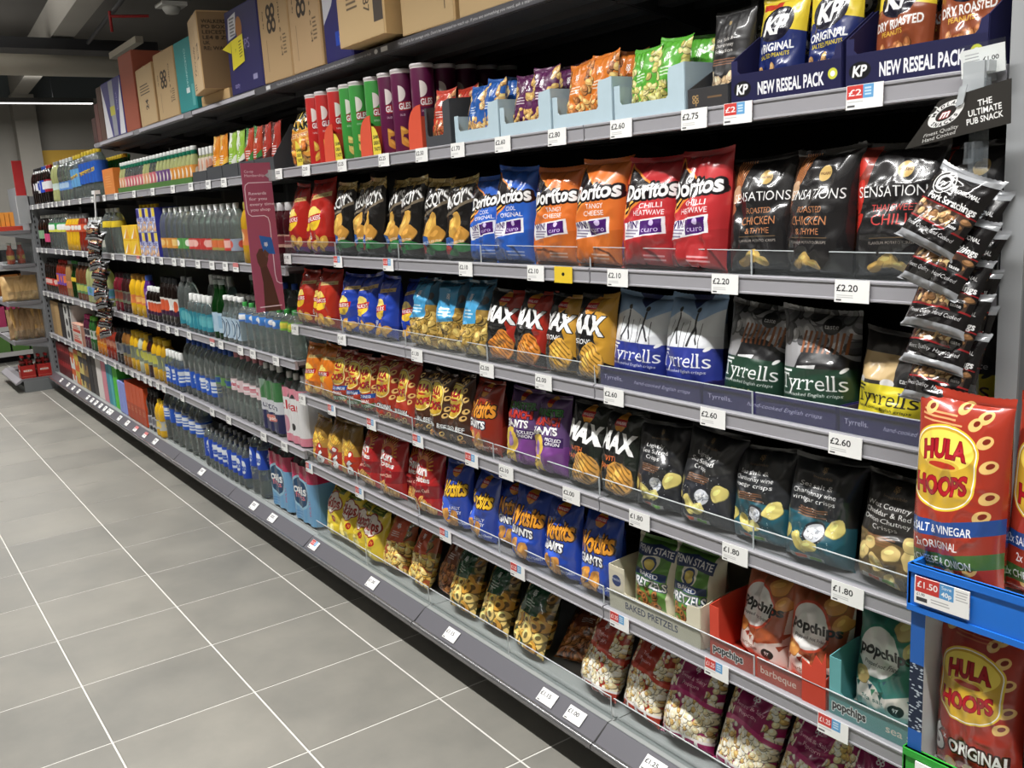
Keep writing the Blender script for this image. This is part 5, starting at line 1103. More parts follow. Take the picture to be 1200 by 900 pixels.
for i, (x_, z_, ro, le, yw) in enumerate(((.966, 1.492, 24, -20, -4), (.974, 1.425, 19, -22, -4), (.984, 1.357, 9, -24, 0), (.984, 1.298, 8, -24, 0), (.986, 1.237, 7, -22, 0))):
    bag(f'{ORD[i + 1]} pork snack pack from the top, facing the aisle, on the near strip', A['sn'], x_, -.115, z_, .112, .13, .038, le, yw, ro, 'snack', 'snack_packet', 'pork snack packs on the near strip', nx=32, ny=36, crumple=.8)
for i, (x_, z_, ro) in enumerate(((.968, 1.45, 16), (.972, 1.385, 13), (.974, 1.32, 10), (.974, 1.258, 8))):
    bag(f'{ORD[i + 1]} pork snack pack from the top in the rear row of the near strip', A['sn'], x_, -.055, z_, .105, .14, .035, -12, 10, ro, 'snack', 'snack_packet', 'pork snack packs on the near strip', nx=24, ny=28, crumple=.8)
t_ = thing('clip_strip', 'hanging strip of black snack packs among the drinks with white hook', 'clip strip', (-5.2, -.04, 1.70))
w = MB(); w.box(-.016, .016, -.002, -.001, -.9, 0); w.obj('plastic_strip', clear_mat('clear_strip', (232, 235, 237), .08, .1), t_)
w = MB(); w.box(-.05, .05, -.005, .03, .075, .1); w.prism([(.05, .075), (.02, .075), (-.05, -.1), (-.03, -.1)], 'y', -.006, .0); w.obj('hanger_clip', mat('white_hook', (220, 220, 220), .4), t_)
for i in range(11):
    film, seals = bag_meshes(.13, .14, .05, A['sn'], 900 + i, 16, 18)
    p = thing('snack_packet', f'{ORD[i + 1]} black pork snack pack from the top of the strip among the drinks', 'snack', (-5.2 + .02 * math.sin(i * 2.1), -.10, 1.47 - .068 * i), (math.radians(-22), math.radians(14 * math.sin(i * 1.7)), math.radians(25)), 'pork snack packs on the far strip')
    put('film', film, p); put('top_seal', seals[0], p); put('bottom_seal', seals[1], p)

# price card in a clear holder at the near end of the top retail shelf
a = Art(.07, .042, (240, 240, 238), 160); a.T('£1.00', .68, .33, .1, (30, 30, 32), w=.36, bold=.012); a.lines(.08, .45, .48, 4, .07, (150, 150, 154), .014); a.R(.1, .06, .4, .13, (90, 90, 94))
t_ = thing('price_card', 'white one pound price card in a clear holder above the strip', 'price card', (1.005, -.028, 1.778), (0, math.radians(-4), 0))
w = MB(); w.box(-.036, .034, -.001, 0, -.021, .021, front_uv=True); w.obj('card', art_mat('pound_card', a, .5), t_)
w = MB(); w.box(-.037, .036, -.003, -.0022, -.022, .028); w.obj('holder', clear_mat('clear_strip2', (250, 251, 251), .01, .05), t_)
w = MB(); w.box(-.004, .006, -.0018, .03, -.03, -.018); w.obj('stem', clear_mat('milky_clip', (235, 236, 236), .5, .2), t_)

# ------------------------------------------------------------------ display stand of hoop snacks at the near end
M_blue = mat('blue_display_card', (26, 104, 196), .4); M_green = mat('green_display_card', (44, 150, 50), .45); M_in = mat('white_card_inside', (206, 206, 206), .6)
t_ = thing('display_stand', 'blue and green card display stand of hoop snacks at the near end', 'display stand', (1.02, -.205, 0))
a = Art(.04, .7, (24, 92, 180), 60); H = a.a; a.R(0, 0, 1, H * .18, (44, 150, 50)); a.R(0, H * .3, 1, H * .68, (20, 34, 60))
for k in range(70): a.E(a.r.rand(), H * (.3 + .38 * a.r.rand()), .07, .07, (180, 190, 200))
w = MB(); w.box(0, .012, .0, .185, 0, .93, slots=[0, 1, 0, 0, 0, 0]); w.obj('side_panel', [M_green, M_in], t_)
w = MB(); w.add([(-.0006, -.001, .62), (.024, -.001, .62), (.024, -.001, .93), (-.0006, -.001, .93)], [(0, 1, 2, 3)], [[(0, 0), (.6, 0), (.6, 1), (0, 1)]]); w.obj('side_print', art_mat('stand_edge_print', a, .5), t_)
w = MB(); w.box(.0, .5, .183, .187, 0, 1.0); w.obj('back_panel', M_in, t_)
w = MB(); w.box(.488, .5, .0, .185, 0, 1.0); w.obj('side_panel', M_green, t_)
for nm, m_, z0, z1 in (('upper', M_blue, .925, 1.003), ('lower', M_green, .6, .678)):
    w = MB(); w.box(-.004, .504, -.006, -.0, z0, z1); w.box(-.004, .504, -.009, .004, z1 - .012, z1); w.box(-.004, .504, -.009, .004, z0, z0 + .01); w.box(-.006, .0, -.006, .19, z0, z1); w.obj('shelf_front', m_, t_)
    w = MB(); w.box(.012, .488, 0, .183, z0 + .035, z0 + .04); w.obj('shelf_deck', M_in, t_)
w = MB(); w.box(0, .5, 0, .004, 0, .6); w.obj('front_panel', M_green, t_)
a = Art(.09, .045, (240, 240, 238), 200); a.R(.02, .22, .46, .49, (206, 52, 46)); a.R(.46, .22, .72, .49, (80, 150, 210)); a.T('£1.50', .24, .37, .12, WHITE, w=.38, bold=.015); a.T('Save', .59, .43, .065, WHITE, w=.18); a.T('40p', .59, .31, .09, WHITE, w=.19, bold=.02); a.T('£1.90', .12, .18, .05, (60, 60, 62), w=.15); a.R(.04, .05, .24, .12, (60, 60, 62)); a.lines(.3, .68, .14, 2, .05, (150, 150, 152), .012); a.lines(.75, .97, .44, 4, .05, (160, 160, 162), .012)
w = MB(); w.box(.01, .1, -.0115, -.0095, .943, .988, front_uv=True); w.obj('price_ticket', art_mat('stand_ticket', a, .45), t_)
a = Art(.05, .03, (235, 235, 232), 60); w = MB(); w.box(.02, .08, -.0115, -.0095, .625, .665, front_uv=True); w.obj('price_ticket', M_paper, t_)
kw = dict(nx=80, ny=100, crumple=.5, group='large hoop snack bags on the display stand')
bag('large red variety hoop snack bag front left on the blue shelf', A['hvb'], 1.062, -.148, .967, .168, .305, .09, -4, -6, -2, **kw)
bag('large red variety hoop snack bag front right on the blue shelf', A['hvb'], 1.192, -.112, .967, .16, .31, .08, -3, 4, 2, **kw)
bag('large red hoop snack bag standing behind on the blue shelf', A['hvb'], 1.2, -.04, .967, .16, .345, .05, -3, 0, 4, **kw)
bag('large red original six hoop snack bag left below the blue shelf', A['h6b'], 1.108, -.145, .641, .155, .275, .09, -4, -4, -2, **kw)
bag('large red original six hoop snack bag right below the blue shelf', A['h6b'], 1.266, -.145, .641, .155, .275, .09, -4, 4, 1, **kw)
w = MB(); w.box(.0, .004, 0, .36, 0, .44); w.box(-.001, .006, 0, .006, 0, .44); w.box(-.001, .006, .354, .36, 0, .44); tag(w.obj('header_board', M_green, None, (1.069, .05, .99)), 'green board edge behind the display stand by the grey end panel', 'board')

# ------------------------------------------------------------------ drinks
def bottle_prof(kind, R, H):
    P = {'soda': [(.0, 0), (.7, 0), (.92, .012), (1, .05), (1, .6), (.98, .66), (.86, .76), (.62, .855), (.38, .905), (.3, .92), (.3, .945)],
         'waist': [(0, 0), (.75, 0), (.95, .015), (1, .06), (.97, .2), (.86, .36), (.86, .42), (.98, .56), (1, .66), (.84, .78), (.55, .87), (.33, .915), (.3, .945)],
         'water': [(0, 0), (.75, 0), (.95, .015), (1, .05), (.95, .08), (1, .11), (.95, .14), (1, .17), (.95, .2), (1, .23), (.95, .26), (1, .3), (1, .6), (.96, .63), (1, .67), (.92, .74), (.7, .84), (.4, .905), (.3, .92), (.3, .945)],
         'glass': [(0, 0), (.85, 0), (.98, .015), (1, .04), (1, .52), (.92, .6), (.6, .7), (.42, .78), (.38, .92), (.44, .93), (.44, .955)],
         'sport': [(0, 0), (.8, 0), (1, .03), (1, .3), (.9, .36), (.9, .42), (1, .5), (1, .66), (.8, .78), (.5, .84), (.46, .86)],
         'squash': [(0, 0), (.8, 0), (1, .02), (1, .3), (.92, .38), (.92, .5), (1, .6), (.95, .72), (.7, .83), (.5, .88), (.5, .92)],
         'small': [(0, 0), (.85, 0), (1, .02), (1, .5), (.95, .58), (.62, .74), (.5, .8), (.5, .86)]}[kind]
    return [(r * R, z_ * H) for r, z_ in P]
M_clear = mat('clear_bottle', (226, 236, 233), .04, trans=.91, coat=.4, ior=1.33, spec=.6); M_cg_ = mat('green_glass', (30, 110, 40), .06, trans=.85, ior=1.4, spec=.6); M_pale = mat('pale_lemonade', (220, 226, 160), .08, trans=.55, ior=1.33)
def fluid(name, c, tr=.25): return mat('drink_' + name, c, .1, trans=tr, ior=1.34, spec=.6, coat=.3)
M_cola = mat('drink_cola', (22, 12, 10), .12, coat=.4)
_caps = {}
def capm(c):
    if c not in _caps: _caps[c] = mat('bottle_cap_%d_%d_%d' % c, c, .35)
    return _caps[c]
_lab = {}
def labm(name, c, c2=None, txt=None, tc=WHITE, band=None):
    if name not in _lab:
        a = Art(.3, .1, c, 120); H = a.a
        if band: a.R(0, 0, 1, H * .3, band)
        for cx in (.0, .25, .5, .75, 1.0):
            if c2: a.E(cx, H * .55, .07, H * .32, c2)
            if txt: a.T(txt, cx, H * .55, H * .36, tc, w=.16, bold=.03)
        _lab[name] = art_mat('label_' + name, a, .4)
    return _lab[name]
def bottle_meshes(kind, R, H, body, cap, lab=None, lz=(.3, .55), n=18):
    pr = bottle_prof(kind, R, H); w = MB(); w.lathe(pr, n); out = [('body', w.mesh('body', body))]
    zt = pr[-1][1]; rc = pr[-1][0] * 1.12
    w = MB(); w.lathe([(rc, zt - .012), (rc * 1.02, zt - .006), (rc, H - .002), (rc * .9, H), (0, H)], n); out.append(('cap', w.mesh('cap', cap)))
    if lab:
        z0, z1 = lz[0] * H, lz[1] * H
        def rad(z_):
            for (r0, a0), (r1, a1) in zip(pr[1:-1], pr[2:]):
                if a0 <= z_ <= a1: return r0 + (r1 - r0) * (z_ - a0) / max(1e-6, a1 - a0)
            return R
        k = 6; pf = [(max(rad(z0 + (z1 - z0) * i / k), R * .84) + .0009, z0 + (z1 - z0) * i / k) for i in range(k + 1)]
        w = MB(); w.lathe(pf, n, uvband=(z0, z1)); out.append(('label', w.mesh('label', lab)))
    return out
def bottles(what, xs, y, z, name, parts, group=None, yaw=None, cat='drink'):
    n = len(xs)
    for i, x_ in enumerate(xs):
        pw = place_word(i, n) if n <= 18 else f'number {i + 1} from left of {n} '
        t_ = thing(name, pw + what, cat, (x_, y, z), (0, 0, rnd.uniform(0, 6.28) if yaw is None else yaw), group or what)
        for nm, me in parts: put(nm, me, t_)
def span(a, b, n): return [a + (b - a) * i / max(1, n - 1) for i in range(n)]
WC = capm((225, 226, 224)); BC = capm((24, 24, 26)); YC = capm((220, 190, 50)); BL_ = capm((40, 80, 170)); RC = capm((170, 40, 36)); GC = capm((60, 130, 60)); PK = capm((214, 70, 130)); LG = capm((110, 190, 70)); SV = capm((150, 152, 155))
z = 1.7655
for what, xs, lb, cp in (('black cola bottles with black labels at the far end of the top drinks shelf', span(-8.06, -7.85, 3), labm('cola_black', (30, 24, 26), (230, 230, 235)), BC), ('black cola bottle with silver label on the top drinks shelf', [-7.74], labm('cola_silver', (206, 206, 208), (40, 70, 180)), BC), ('black cola bottles with blue labels on the top drinks shelf', [-7.63, -7.52], labm('cola_blue', (30, 70, 200), (235, 235, 240)), BL_), ('black cola bottles with red labels on the top drinks shelf', [-7.41, -7.30], labm('cola_red', (170, 30, 50), (235, 235, 240)), RC)):
    bottles(what, xs, .08, z, 'cola_bottle', bottle_meshes('soda', .05, .325, M_cola, cp, lb, (.3, .62)), 'cola bottles on the top drinks shelf')
bottles('pale yellow-green lemonade bottles beside the cola', [-7.06, -6.94], .08, z, 'lemonade_bottle', bottle_meshes('waist', .052, .33, M_pale, SV, labm('lemon_pale', (206, 226, 220)), (.3, .46)))
bottles('clear lemonade bottles with light blue labels on the top drinks shelf', span(-6.78, -6.40, 4), .08, z, 'lemonade_bottle', bottle_meshes('waist', .05, .33, M_clear, WC, labm('lemon_blue', (86, 140, 214), (180, 210, 240)), (.26, .46)))
def shrinkpack(label, xs, y, z, kind, R, H, body, cap, wrap, band, name='shrink_wrapped_bottles', full=False, rows=2):
    """bottles held by a printed film band; the bottles are parts of the pack"""
    x0, x1 = xs[0] - R, xs[-1] + R; cx = (x0 + x1) / 2
    t_ = thing(name, label, 'drink', (cx, y, z), group='shrink-wrapped drinks packs'); pm = bottle_meshes(kind, R, H, body, cap)
    for r_ in range(rows):
        for x_ in xs:
            b_ = put('bottle', pm[0][1], t_, (x_ - cx, R + 2 * R * r_, 0)); put('cap', pm[1][1], b_)
    hw = (x1 - x0) / 2 + .0015; pts = []; dp = 2 * R * rows + .0015
    for k in range(6): t = math.radians(180 + 15 * k); pts.append((-hw + R + R * math.cos(t), R + R * math.sin(t)))
    nf = 10 * len(xs)
    for k in range(1, nf):
        x_ = -hw + R + (2 * hw - 2 * R) * k / nf; dx = min(abs(x_ + cx - v) for v in xs); pts.append((x_, min(R - math.sqrt(max(0, R * R - dx * dx)), .2 * R) - .0015))
    for k in range(6): t = math.radians(270 + 15 * k); pts.append((hw - R + R * math.cos(t), R + R * math.sin(t)))
    for qx, a0 in ((hw - R, 0), (-hw + R, 90)):
        for k in range(5): t = math.radians(a0 + 22.5 * k); pts.append((qx + R * math.cos(t), dp - R + R * math.sin(t)))
    w = MB(); n = len(pts); per = [0]
    for i in range(n): per.append(per[-1] + math.dist(pts[i], pts[(i + 1) % n]))
    z0, z1 = band[0] * H, band[1] * H; u0 = per[2]; ul = per[nf + 8] - per[2]
    for i in range(n):
        a, b_ = pts[i], pts[(i + 1) % n]; ua, ub = (per[i] - u0) / ul, (per[i + 1] - u0) / ul
        w.add([(a[0], a[1], z0), (b_[0], b_[1], z0), (b_[0], b_[1], z1), (a[0], a[1], z1)], [(0, 1, 2, 3)], [[(ua, 0), (ub, 0), (ub, 1), (ua, 1)]], 0, True)
    w.obj('film_wrap', wrap, t_)
    return t_
def wrap_art(name, fn, c, w_=.3, h_=.2):
    a = Art(w_, h_, c, 170); fn(a, a.a); return art_mat('wrap_' + name, a, .25, coat=.3)
def f_lem(a, H): a.P([(.05, H * .4), (.95, H * .55), (.95, H * .72), (.05, H * .58)], (236, 196, 40)); a.T('lemonade', .5, H * .565, H * .16, (40, 60, 150), w=.8, rot=.1, bold=.02)
shrinkpack('light blue film pack of lemonade bottles with yellow lettering', span(-6.25, -6.05, 3), .03, z, 'waist', .05, .33, M_clear, YC, wrap_art('lem_light', f_lem, (100, 168, 226)), (.28, .68), rows=1)
shrinkpack('darker blue film pack of lemonade bottles with yellow lettering', span(-5.93, -5.43, 6), .03, z, 'waist', .05, .335, M_clear, YC, wrap_art('lem_dark', f_lem, (44, 96, 200), .5, .2), (.3, .74), rows=1)
bottles('green glass bottles behind the orange carton on the top drinks shelf', span(-5.85, -5.15, 10), .185, z, 'glass_bottle', bottle_meshes('glass', .033, .275, M_cg_, YC, labm('green_bottle', (40, 110, 60)), (.25, .45)))
bottles('green glass bottles in the rear row of the top drinks shelf', span(-5.9, -5.4, 7), .265, z, 'glass_bottle', bottle_meshes('glass', .033, .285, M_cg_, GC))
def boxpack(label, x0, x1, y0, z0, h, d, c, art=None, name='drinks_carton', group=None, caps=None):
    t_ = thing(name, label, 'carton', ((x0 + x1) / 2, y0, z0), group=group); hw = (x1 - x0) / 2 - .0012; m = board(c, 'carton_%d_%d_%d' % tuple(c))
    w = MB(); w.box(-hw, hw, 0, d, 0, h - .003); w.obj('body', m, t_)
    w = MB(); w.box(-hw + .001, hw - .001, .001, d - .001, h - .003, h); w.obj('lid', m, t_)
    if art: w = MB(); w.add([(-hw, -.0006, .001), (hw, -.0006, .001), (hw, -.0006, h - .002), (-hw, -.0006, h - .002)], [(0, 1, 2, 3)], [[(0, 0), (1, 0), (1, 1), (0, 1)]]); w.obj('front_print', art, t_)
    return t_
def box_art(name, c, fn=None, w_=.2, h_=.2):
    a = Art(w_, h_, c, 90)
    if fn: fn(a, a.a)
    return art_mat('carton_face_' + name, a, .5)
boxpack('orange drinks carton in front of the green glass bottles', -5.1, -4.8, .01, z, .165, .13, (224, 130, 54), box_art('orange', (224, 130, 54), lambda a, H: a.lines(.2, .8, H * .7, 5, .1, (240, 170, 110), .02)))
mx_l = [labm('mix_a', (226, 160, 120), (240, 220, 200)), labm('mix_b', (214, 110, 120), (240, 225, 215)), labm('mix_c', (120, 80, 140), (225, 215, 205)), labm('mix_d', (230, 150, 60), (245, 230, 210))]
mp_ = [bottle_meshes('small', .029, .185, M_pale if k != 1 else M_clear, mat('green_white_cap', (20, 110, 84), .35), mx_l[k], (.08, .5)) for k in range(4)]
w = MB(); w.lathe([(.0165, .166), (.0168, .18), (.016, .187), (0, .187)], 16); wt = w.mesh('cap_top', WC)
for i, x_ in enumerate(span(-4.7, -3.2, 22)):
    k = (0, 0, 1, 1, 1, 1, 1, 1, 0, 0, 1, 1, 2, 2, 2, 2, 3, 3, 3, 3, 3, 3)[i]
    t_ = thing('mixer_bottle', f'small mixer bottle with green neck and white cap, {ORD[i + 1]} from left', 'drink', (x_, .05, z), group='small mixer bottles on the top drinks shelf')
    for nm, me in mp_[k]: put('neck_foil' if nm == 'cap' else nm, me, t_)
    put('cap', wt, t_)
tray('low green card tray under the row of small mixer bottles', -4.74, -3.165, z, .015, .12, board((70, 110, 50), 'leaf_green_card'), .03, sides=.03, back=.03)
bottles('small bottles with white caps in the grey tray', span(-3.12, -2.95, 4), .06, z + .003, 'mixer_bottle', bottle_meshes('small', .02, .165, M_pale, WC, labm('small_white', (226, 206, 190), (210, 140, 110)), (.2, .7)))
tray('grey card tray of small white-capped bottles', -3.15, -2.925, z, .015, .2, M_cg, .05, sides=.06, back=.06)
DR = [('orange', (236, 140, 30), (250, 190, 70), (150, 60, 30), -2.91, -2.685), ('pale green', (150, 196, 60), (232, 236, 220), (130, 30, 40), -2.68, -2.465), ('red and green', (196, 66, 40), (60, 130, 60), (210, 90, 60), -2.46, -2.255), ('dark red', (180, 48, 36), (90, 30, 26), (210, 60, 50), -2.25, -2.03)]
for nm, c1, c2, c3, x0, x1 in DR:
    A[nm] = foil('fruit_' + nm.replace(' ', '_'), dried(c1, c2, c3))
    tray(f'dark grey card tray holding {nm} dried fruit pouches', x0, x1, z, .012, .3, M_cg, .06, sides=.19 if nm == 'dark red' else .1, back=.18, left=.1, group='dark dried fruit trays')
    for j in range(2):
        bag(('left', 'right')[j] + f' {nm} dried fruit pouch in its dark grey tray', A[nm], x0 + .056 + .105 * j, .045, z + .004, .1, .2, .03, -5, 0, 0, 'dried fruit', 'fruit_pouch', f'{nm} dried fruit pouches', nx=24, ny=30, crumple=.5)
# second drinks shelf
z = 1.3655; G = 'bottles on the second drinks shelf'
bottles('dark bottles with green labels at the far end of the second drinks shelf', [-8.06, -7.95], .08, z, 'soda_bottle', bottle_meshes('soda', .05, .3, M_cola, WC, labm('d_green', (130, 170, 130)), (.3, .55)))
bottles('dark cherry bottles with pink labels on the second drinks shelf', [-7.78, -7.67], .08, z, 'soda_bottle', bottle_meshes('soda', .05, .3, M_cola, WC, labm('d_pink', (214, 70, 120)), (.2, .45)))
bottles('clear bottles with green and yellow labels on the second drinks shelf', span(-7.52, -6.9, 6), .08, z, 'soda_bottle', bottle_meshes('soda', .05, .3, M_clear, WC, labm('d_gy', (40, 160, 70), (240, 240, 240), band=(220, 220, 70)), (.5, .75)))
bottles('yellow squash bottles with orange and white labels on the second drinks shelf', span(-6.76, -6.4, 4), .08, z, 'squash_bottle', bottle_meshes('squash', .05, .29, fluid('yellow', (240, 190, 40)), SV, labm('d_or', (236, 120, 50), (240, 235, 230)), (.52, .72)))
bottles('red squash bottles beside the yellow ones on the second drinks shelf', [-6.26, -6.15], .08, z, 'squash_bottle', bottle_meshes('squash', .05, .29, fluid('red', (150, 46, 30)), SV, labm('d_or2', (230, 90, 50), (240, 235, 230)), (.52, .72)))
bottles('clear small bottles with white caps left of the hanging snack strip', span(-5.98, -5.6, 5), .07, z, 'tonic_bottle', bottle_meshes('soda', .034, .255, M_clear, WC, labm('d_wt', (214, 214, 200)), (.15, .35)))
bottles('clear tonic bottles with yellow labels right of the hanging snack strip', span(-5.4, -5.14, 3), .08, z, 'tonic_bottle', bottle_meshes('soda', .05, .31, M_clear, WC, labm('d_yl', (240, 206, 40)), (.58, .72)))
bottles('tonic bottles with yellow sleeves behind the yellow cartons', span(-5.0, -4.62, 5), .21, z, 'tonic_bottle', bottle_meshes('soda', .045, .32, M_clear, YC, labm('d_yl2', (244, 210, 30)), (.66, .9)))
def f_tri(a, H): a.P([(.1, H * .1), (.9, H * .1), (.7, H * .9)], (250, 250, 248)); a.P([(.3, H * .1), (.9, H * .1), (.7, H * .9)], (236, 160, 30))
ya = box_art('yellow_tri', (246, 200, 40), f_tri, .2, .1)
for i, (q, r_) in enumerate(((0, 0), (1, 0), (0, 1), (1, 1))): boxpack(f'yellow and white tonic carton, {("lower left", "lower right", "upper left", "upper right")[i]} of the stack of four', -4.82 + .2 * q, -4.625 + .2 * q, .02, z + .096 * r_, .095, .13, (246, 200, 40), ya, group='yellow tonic cartons')
def f_pur(a, H): a.R(0, H * .6, .45, H, (50, 40, 130)); a.R(.55, H * .65, 1, H, (240, 210, 60)); a.scatter(0, 0, 1, H * .5, 20, .12, [(140, 150, 210), (220, 220, 240), (230, 170, 110)]); a.T('tonic', .5, H * .55, .2, (50, 44, 140), w=.7, bold=.03)
pa = box_art('purple_tonic', (176, 184, 224), f_pur, .13, .14)
for r_ in range(2):
    for q in range(3): boxpack(f'lilac tonic carton, {("left", "middle", "right")[q]} one in the {("lower", "upper")[r_]} row', -4.40 + .14 * q, -4.262 + .14 * q, .02, z + .146 * r_, .145, .14, (176, 184, 224) if q < 2 else (52, 56, 160), pa, group='lilac tonic cartons')
mxl = {'o': labm('m_o', (226, 150, 60), (240, 200, 120)), 'g': labm('m_g', (90, 160, 80), (240, 240, 230)), 'r': labm('m_r', (206, 60, 54), (236, 180, 170)), 'og': labm('m_og', (170, 150, 70), (220, 110, 60)), 'b': labm('m_b', (150, 160, 180), (220, 80, 60))}
X13 = [-3.91, -3.80, -3.69, -3.585, -3.485, -3.375, -3.285, -3.185, -3.085, -2.99, -2.895, -2.8, -2.705]
for i, x_ in enumerate(X13):
    k = ('o', 'o', 'o', 'g', 'g', 'r', 'r', 'r', 'r', 'og', 'og', 'r', 'b')[i]
    bottles(f'{ORD[i + 1]} from left of thirteen clear mixer bottles with white caps', [x_], .065, z, 'mixer_bottle', bottle_meshes('soda', .044, .285, M_clear, WC, mxl[k], (.2, .4)) if i == 0 or True else None, 'large clear mixer bottles on the second drinks shelf')
bottles('yellow squash bottle left of the maroon fin sign', [-2.55], .07, z, 'squash_bottle', bottle_meshes('squash', .045, .285, fluid('gold', (206, 160, 40)), capm((150, 140, 60)), labm('m_gold', (214, 120, 60), (236, 200, 150)), (.3, .56)))
bottles('clear flavoured water bottles behind the maroon fin sign', [-2.44, -2.34], .07, z, 'water_bottle', bottle_meshes('water', .044, .28, M_clear, WC, labm('m_b', (150, 160, 180)), (.3, .5)))
bottles('dark red cordial bottles right of the maroon fin sign', [-2.23, -2.14, -2.05], .07, z, 'cordial_bottle', bottle_meshes('squash', .04, .27, fluid('dark_red', (60, 14, 22), .1), capm((190, 190, 190)), labm('m_dr', (190, 150, 130), (120, 40, 50)), (.3, .5)))
# third drinks shelf
z = .9575
bottles('black soda bottles with red labels at the far end of the third drinks shelf', span(-8.07, -7.63, 5), .08, z, 'soda_bottle', bottle_meshes('soda', .05, .315, M_cola, BC, labm('t_red', (206, 50, 46), (225, 190, 180)), (.22, .42)))
bottles('reddish cola bottles with purple and orange labels on the third drinks shelf', span(-7.5, -7.2, 4), .08, z, 'soda_bottle', bottle_meshes('soda', .048, .31, fluid('rust', (130, 44, 28), .1), RC, labm('t_po', (120, 70, 170), (240, 120, 60)), (.3, .62)))
bottles('pale brown ginger bottles on the third drinks shelf', [-7.09, -7.0], .08, z, 'soda_bottle', bottle_meshes('soda', .045, .31, fluid('ginger', (170, 130, 86), .2), SV, labm('t_br', (206, 130, 80)), (.25, .45)))
bottles('dark green bottles with yellow tags on the third drinks shelf', span(-6.91, -6.75, 3), .08, z, 'glass_bottle', bottle_meshes('glass', .036, .315, M_cg_, GC, labm('t_yt', (240, 200, 40)), (.45, .56)))
bottles('brown ginger bottles with green labels on the third drinks shelf', span(-6.64, -6.36, 3), .08, z, 'soda_bottle', bottle_meshes('soda', .05, .31, fluid('brown', (110, 64, 40), .15), SV, labm('t_gr', (90, 140, 90), (190, 200, 90)), (.2, .45)))
bottles('pale green lemonade bottles with blue labels left of the snack strip', span(-6.24, -5.7, 5), .08, z, 'lemonade_bottle', bottle_meshes('soda', .05, .31, M_pale, WC, labm('t_bl', (110, 150, 210), (80, 150, 160)), (.2, .42)))
bottles('pink squash bottles right of the snack strip on the third drinks shelf', [-5.33, -5.22], .08, z, 'squash_bottle', bottle_meshes('squash', .05, .27, fluid('pink', (170, 50, 70)), capm((60, 20, 30)), labm('t_busy', (150, 150, 110), (180, 90, 70)), (.25, .55)))
bottles('dark squash bottles beside the pink ones on the third drinks shelf', [-5.1, -4.99], .08, z, 'squash_bottle', bottle_meshes('squash', .05, .27, fluid('dark', (60, 24, 26), .1), BC, labm('t_busy2', (110, 120, 100), (90, 60, 60)), (.25, .55)))
bottles('bright yellow squash bottles on the third drinks shelf', span(-4.88, -4.6, 3), .08, z, 'squash_bottle', bottle_meshes('squash', .05, .275, fluid('yellow', (240, 190, 40)), capm((150, 110, 40)), labm('t_or', (220, 120, 60), (240, 180, 90)), (.3, .5)))
bottles('purple sleeved squash bottle on the third drinks shelf', [-4.5], .07, z, 'squash_bottle', bottle_meshes('squash', .04, .28, fluid('purple', (80, 36, 120), .1), capm((60, 90, 170)), labm('t_pu', (120, 60, 160), (230, 220, 240)), (.3, .7)))
bk = labm('t_bk', (236, 236, 232), (226, 90, 50), band=(60, 24, 60))
bottles('short blackcurrant bottles with white and orange labels on the third drinks shelf', span(-4.42, -4.2, 4), .05, z, 'cordial_bottle', bottle_meshes('squash', .032, .215, M_cola, WC, bk, (.2, .6), 14))
bottles('taller blackcurrant bottles with white and orange labels on the third drinks shelf', span(-4.1, -3.85, 4), .06, z, 'cordial_bottle', bottle_meshes('squash', .04, .285, M_cola, BC, bk, (.22, .58)))
tl = labm('t_teal', (40, 140, 160), (90, 180, 190)); 
bottles('large clear water bottles with teal labels on the third drinks shelf', span(-3.74, -3.62, 2), .07, z, 'water_bottle', bottle_meshes('soda', .045, .3, M_clear, SV, tl, (.1, .4)))
bottles('sports water bottles with teal labels, front row of the third drinks shelf', span(-3.53, -3.22, 5), .045, z, 'water_bottle', bottle_meshes('sport', .032, .215, M_clear, WC, tl, (.12, .55), 14))
bottles('tall sports water bottles with white caps in the rear row, third drinks shelf', span(-3.50, -3.2, 5), .16, z, 'water_bottle', bottle_meshes('sport', .034, .31, M_clear, WC, tl, (.12, .5), 14))
bottles('green sparkling water bottles with pale blue labels, front of the third drinks shelf', [-3.12, -3.035], .06, z, 'water_bottle', bottle_meshes('glass', .04, .31, M_cg_, capm((170, 180, 176)), labm('t_gw', (176, 206, 226), (140, 180, 210)), (.12, .45)))
bottles('green sparkling water bottles behind the pale blue wrapped ones', [-2.95, -2.85], .2, z, 'water_bottle', bottle_meshes('glass', .042, .325, M_cg_, capm((190, 196, 192))))
def f_sp(a, H): a.E(.25, H * .5, .2, H * .42, (60, 90, 120)); a.E(.25, H * .5, .15, H * .36, (186, 206, 222)); a.E(.75, H * .5, .2, H * .42, (60, 90, 120)); a.E(.75, H * .5, .15, H * .36, (186, 206, 222)); a.P([(.44, 0), (.56, 0), (.5, H * .4)], (20, 30, 50)); a.L([(.2, H * .25), (.3, H * .75)], .04, (20, 40, 70)); a.L([(.7, H * .25), (.8, H * .75)], .04, (20, 40, 70))
for i, x_ in enumerate((-2.925, -2.775)): shrinkpack(f'{("left", "right")[i]} pale blue wrapped pack of sparkling water with white caps', [x_ - .035, x_ + .035], .015, z, 'glass', .035, .235, M_clear, WC, wrap_art(f'sparkling_{i}', f_sp, (176, 200, 220), .14, .12), (.1, .55))
vl = labm('t_vol', (50, 120, 200), (235, 235, 235), band=(60, 110, 190)); vl2 = labm('t_vol2', (120, 180, 60), (220, 210, 70))
for i, x_ in enumerate(span(-2.69, -2.07, 8)):
    bottles(f'{ORD[i + 1]} from left of eight short clear water bottles with green caps', [x_], .05, z, 'water_bottle', [('neck_label' if nm == 'cap' else nm, me) for nm, me in bottle_meshes('water', .038, .215, M_clear, capm((60, 150, 70)), vl if i < 6 else vl2, (.58, .76))], 'short clear water bottles on the third drinks shelf')
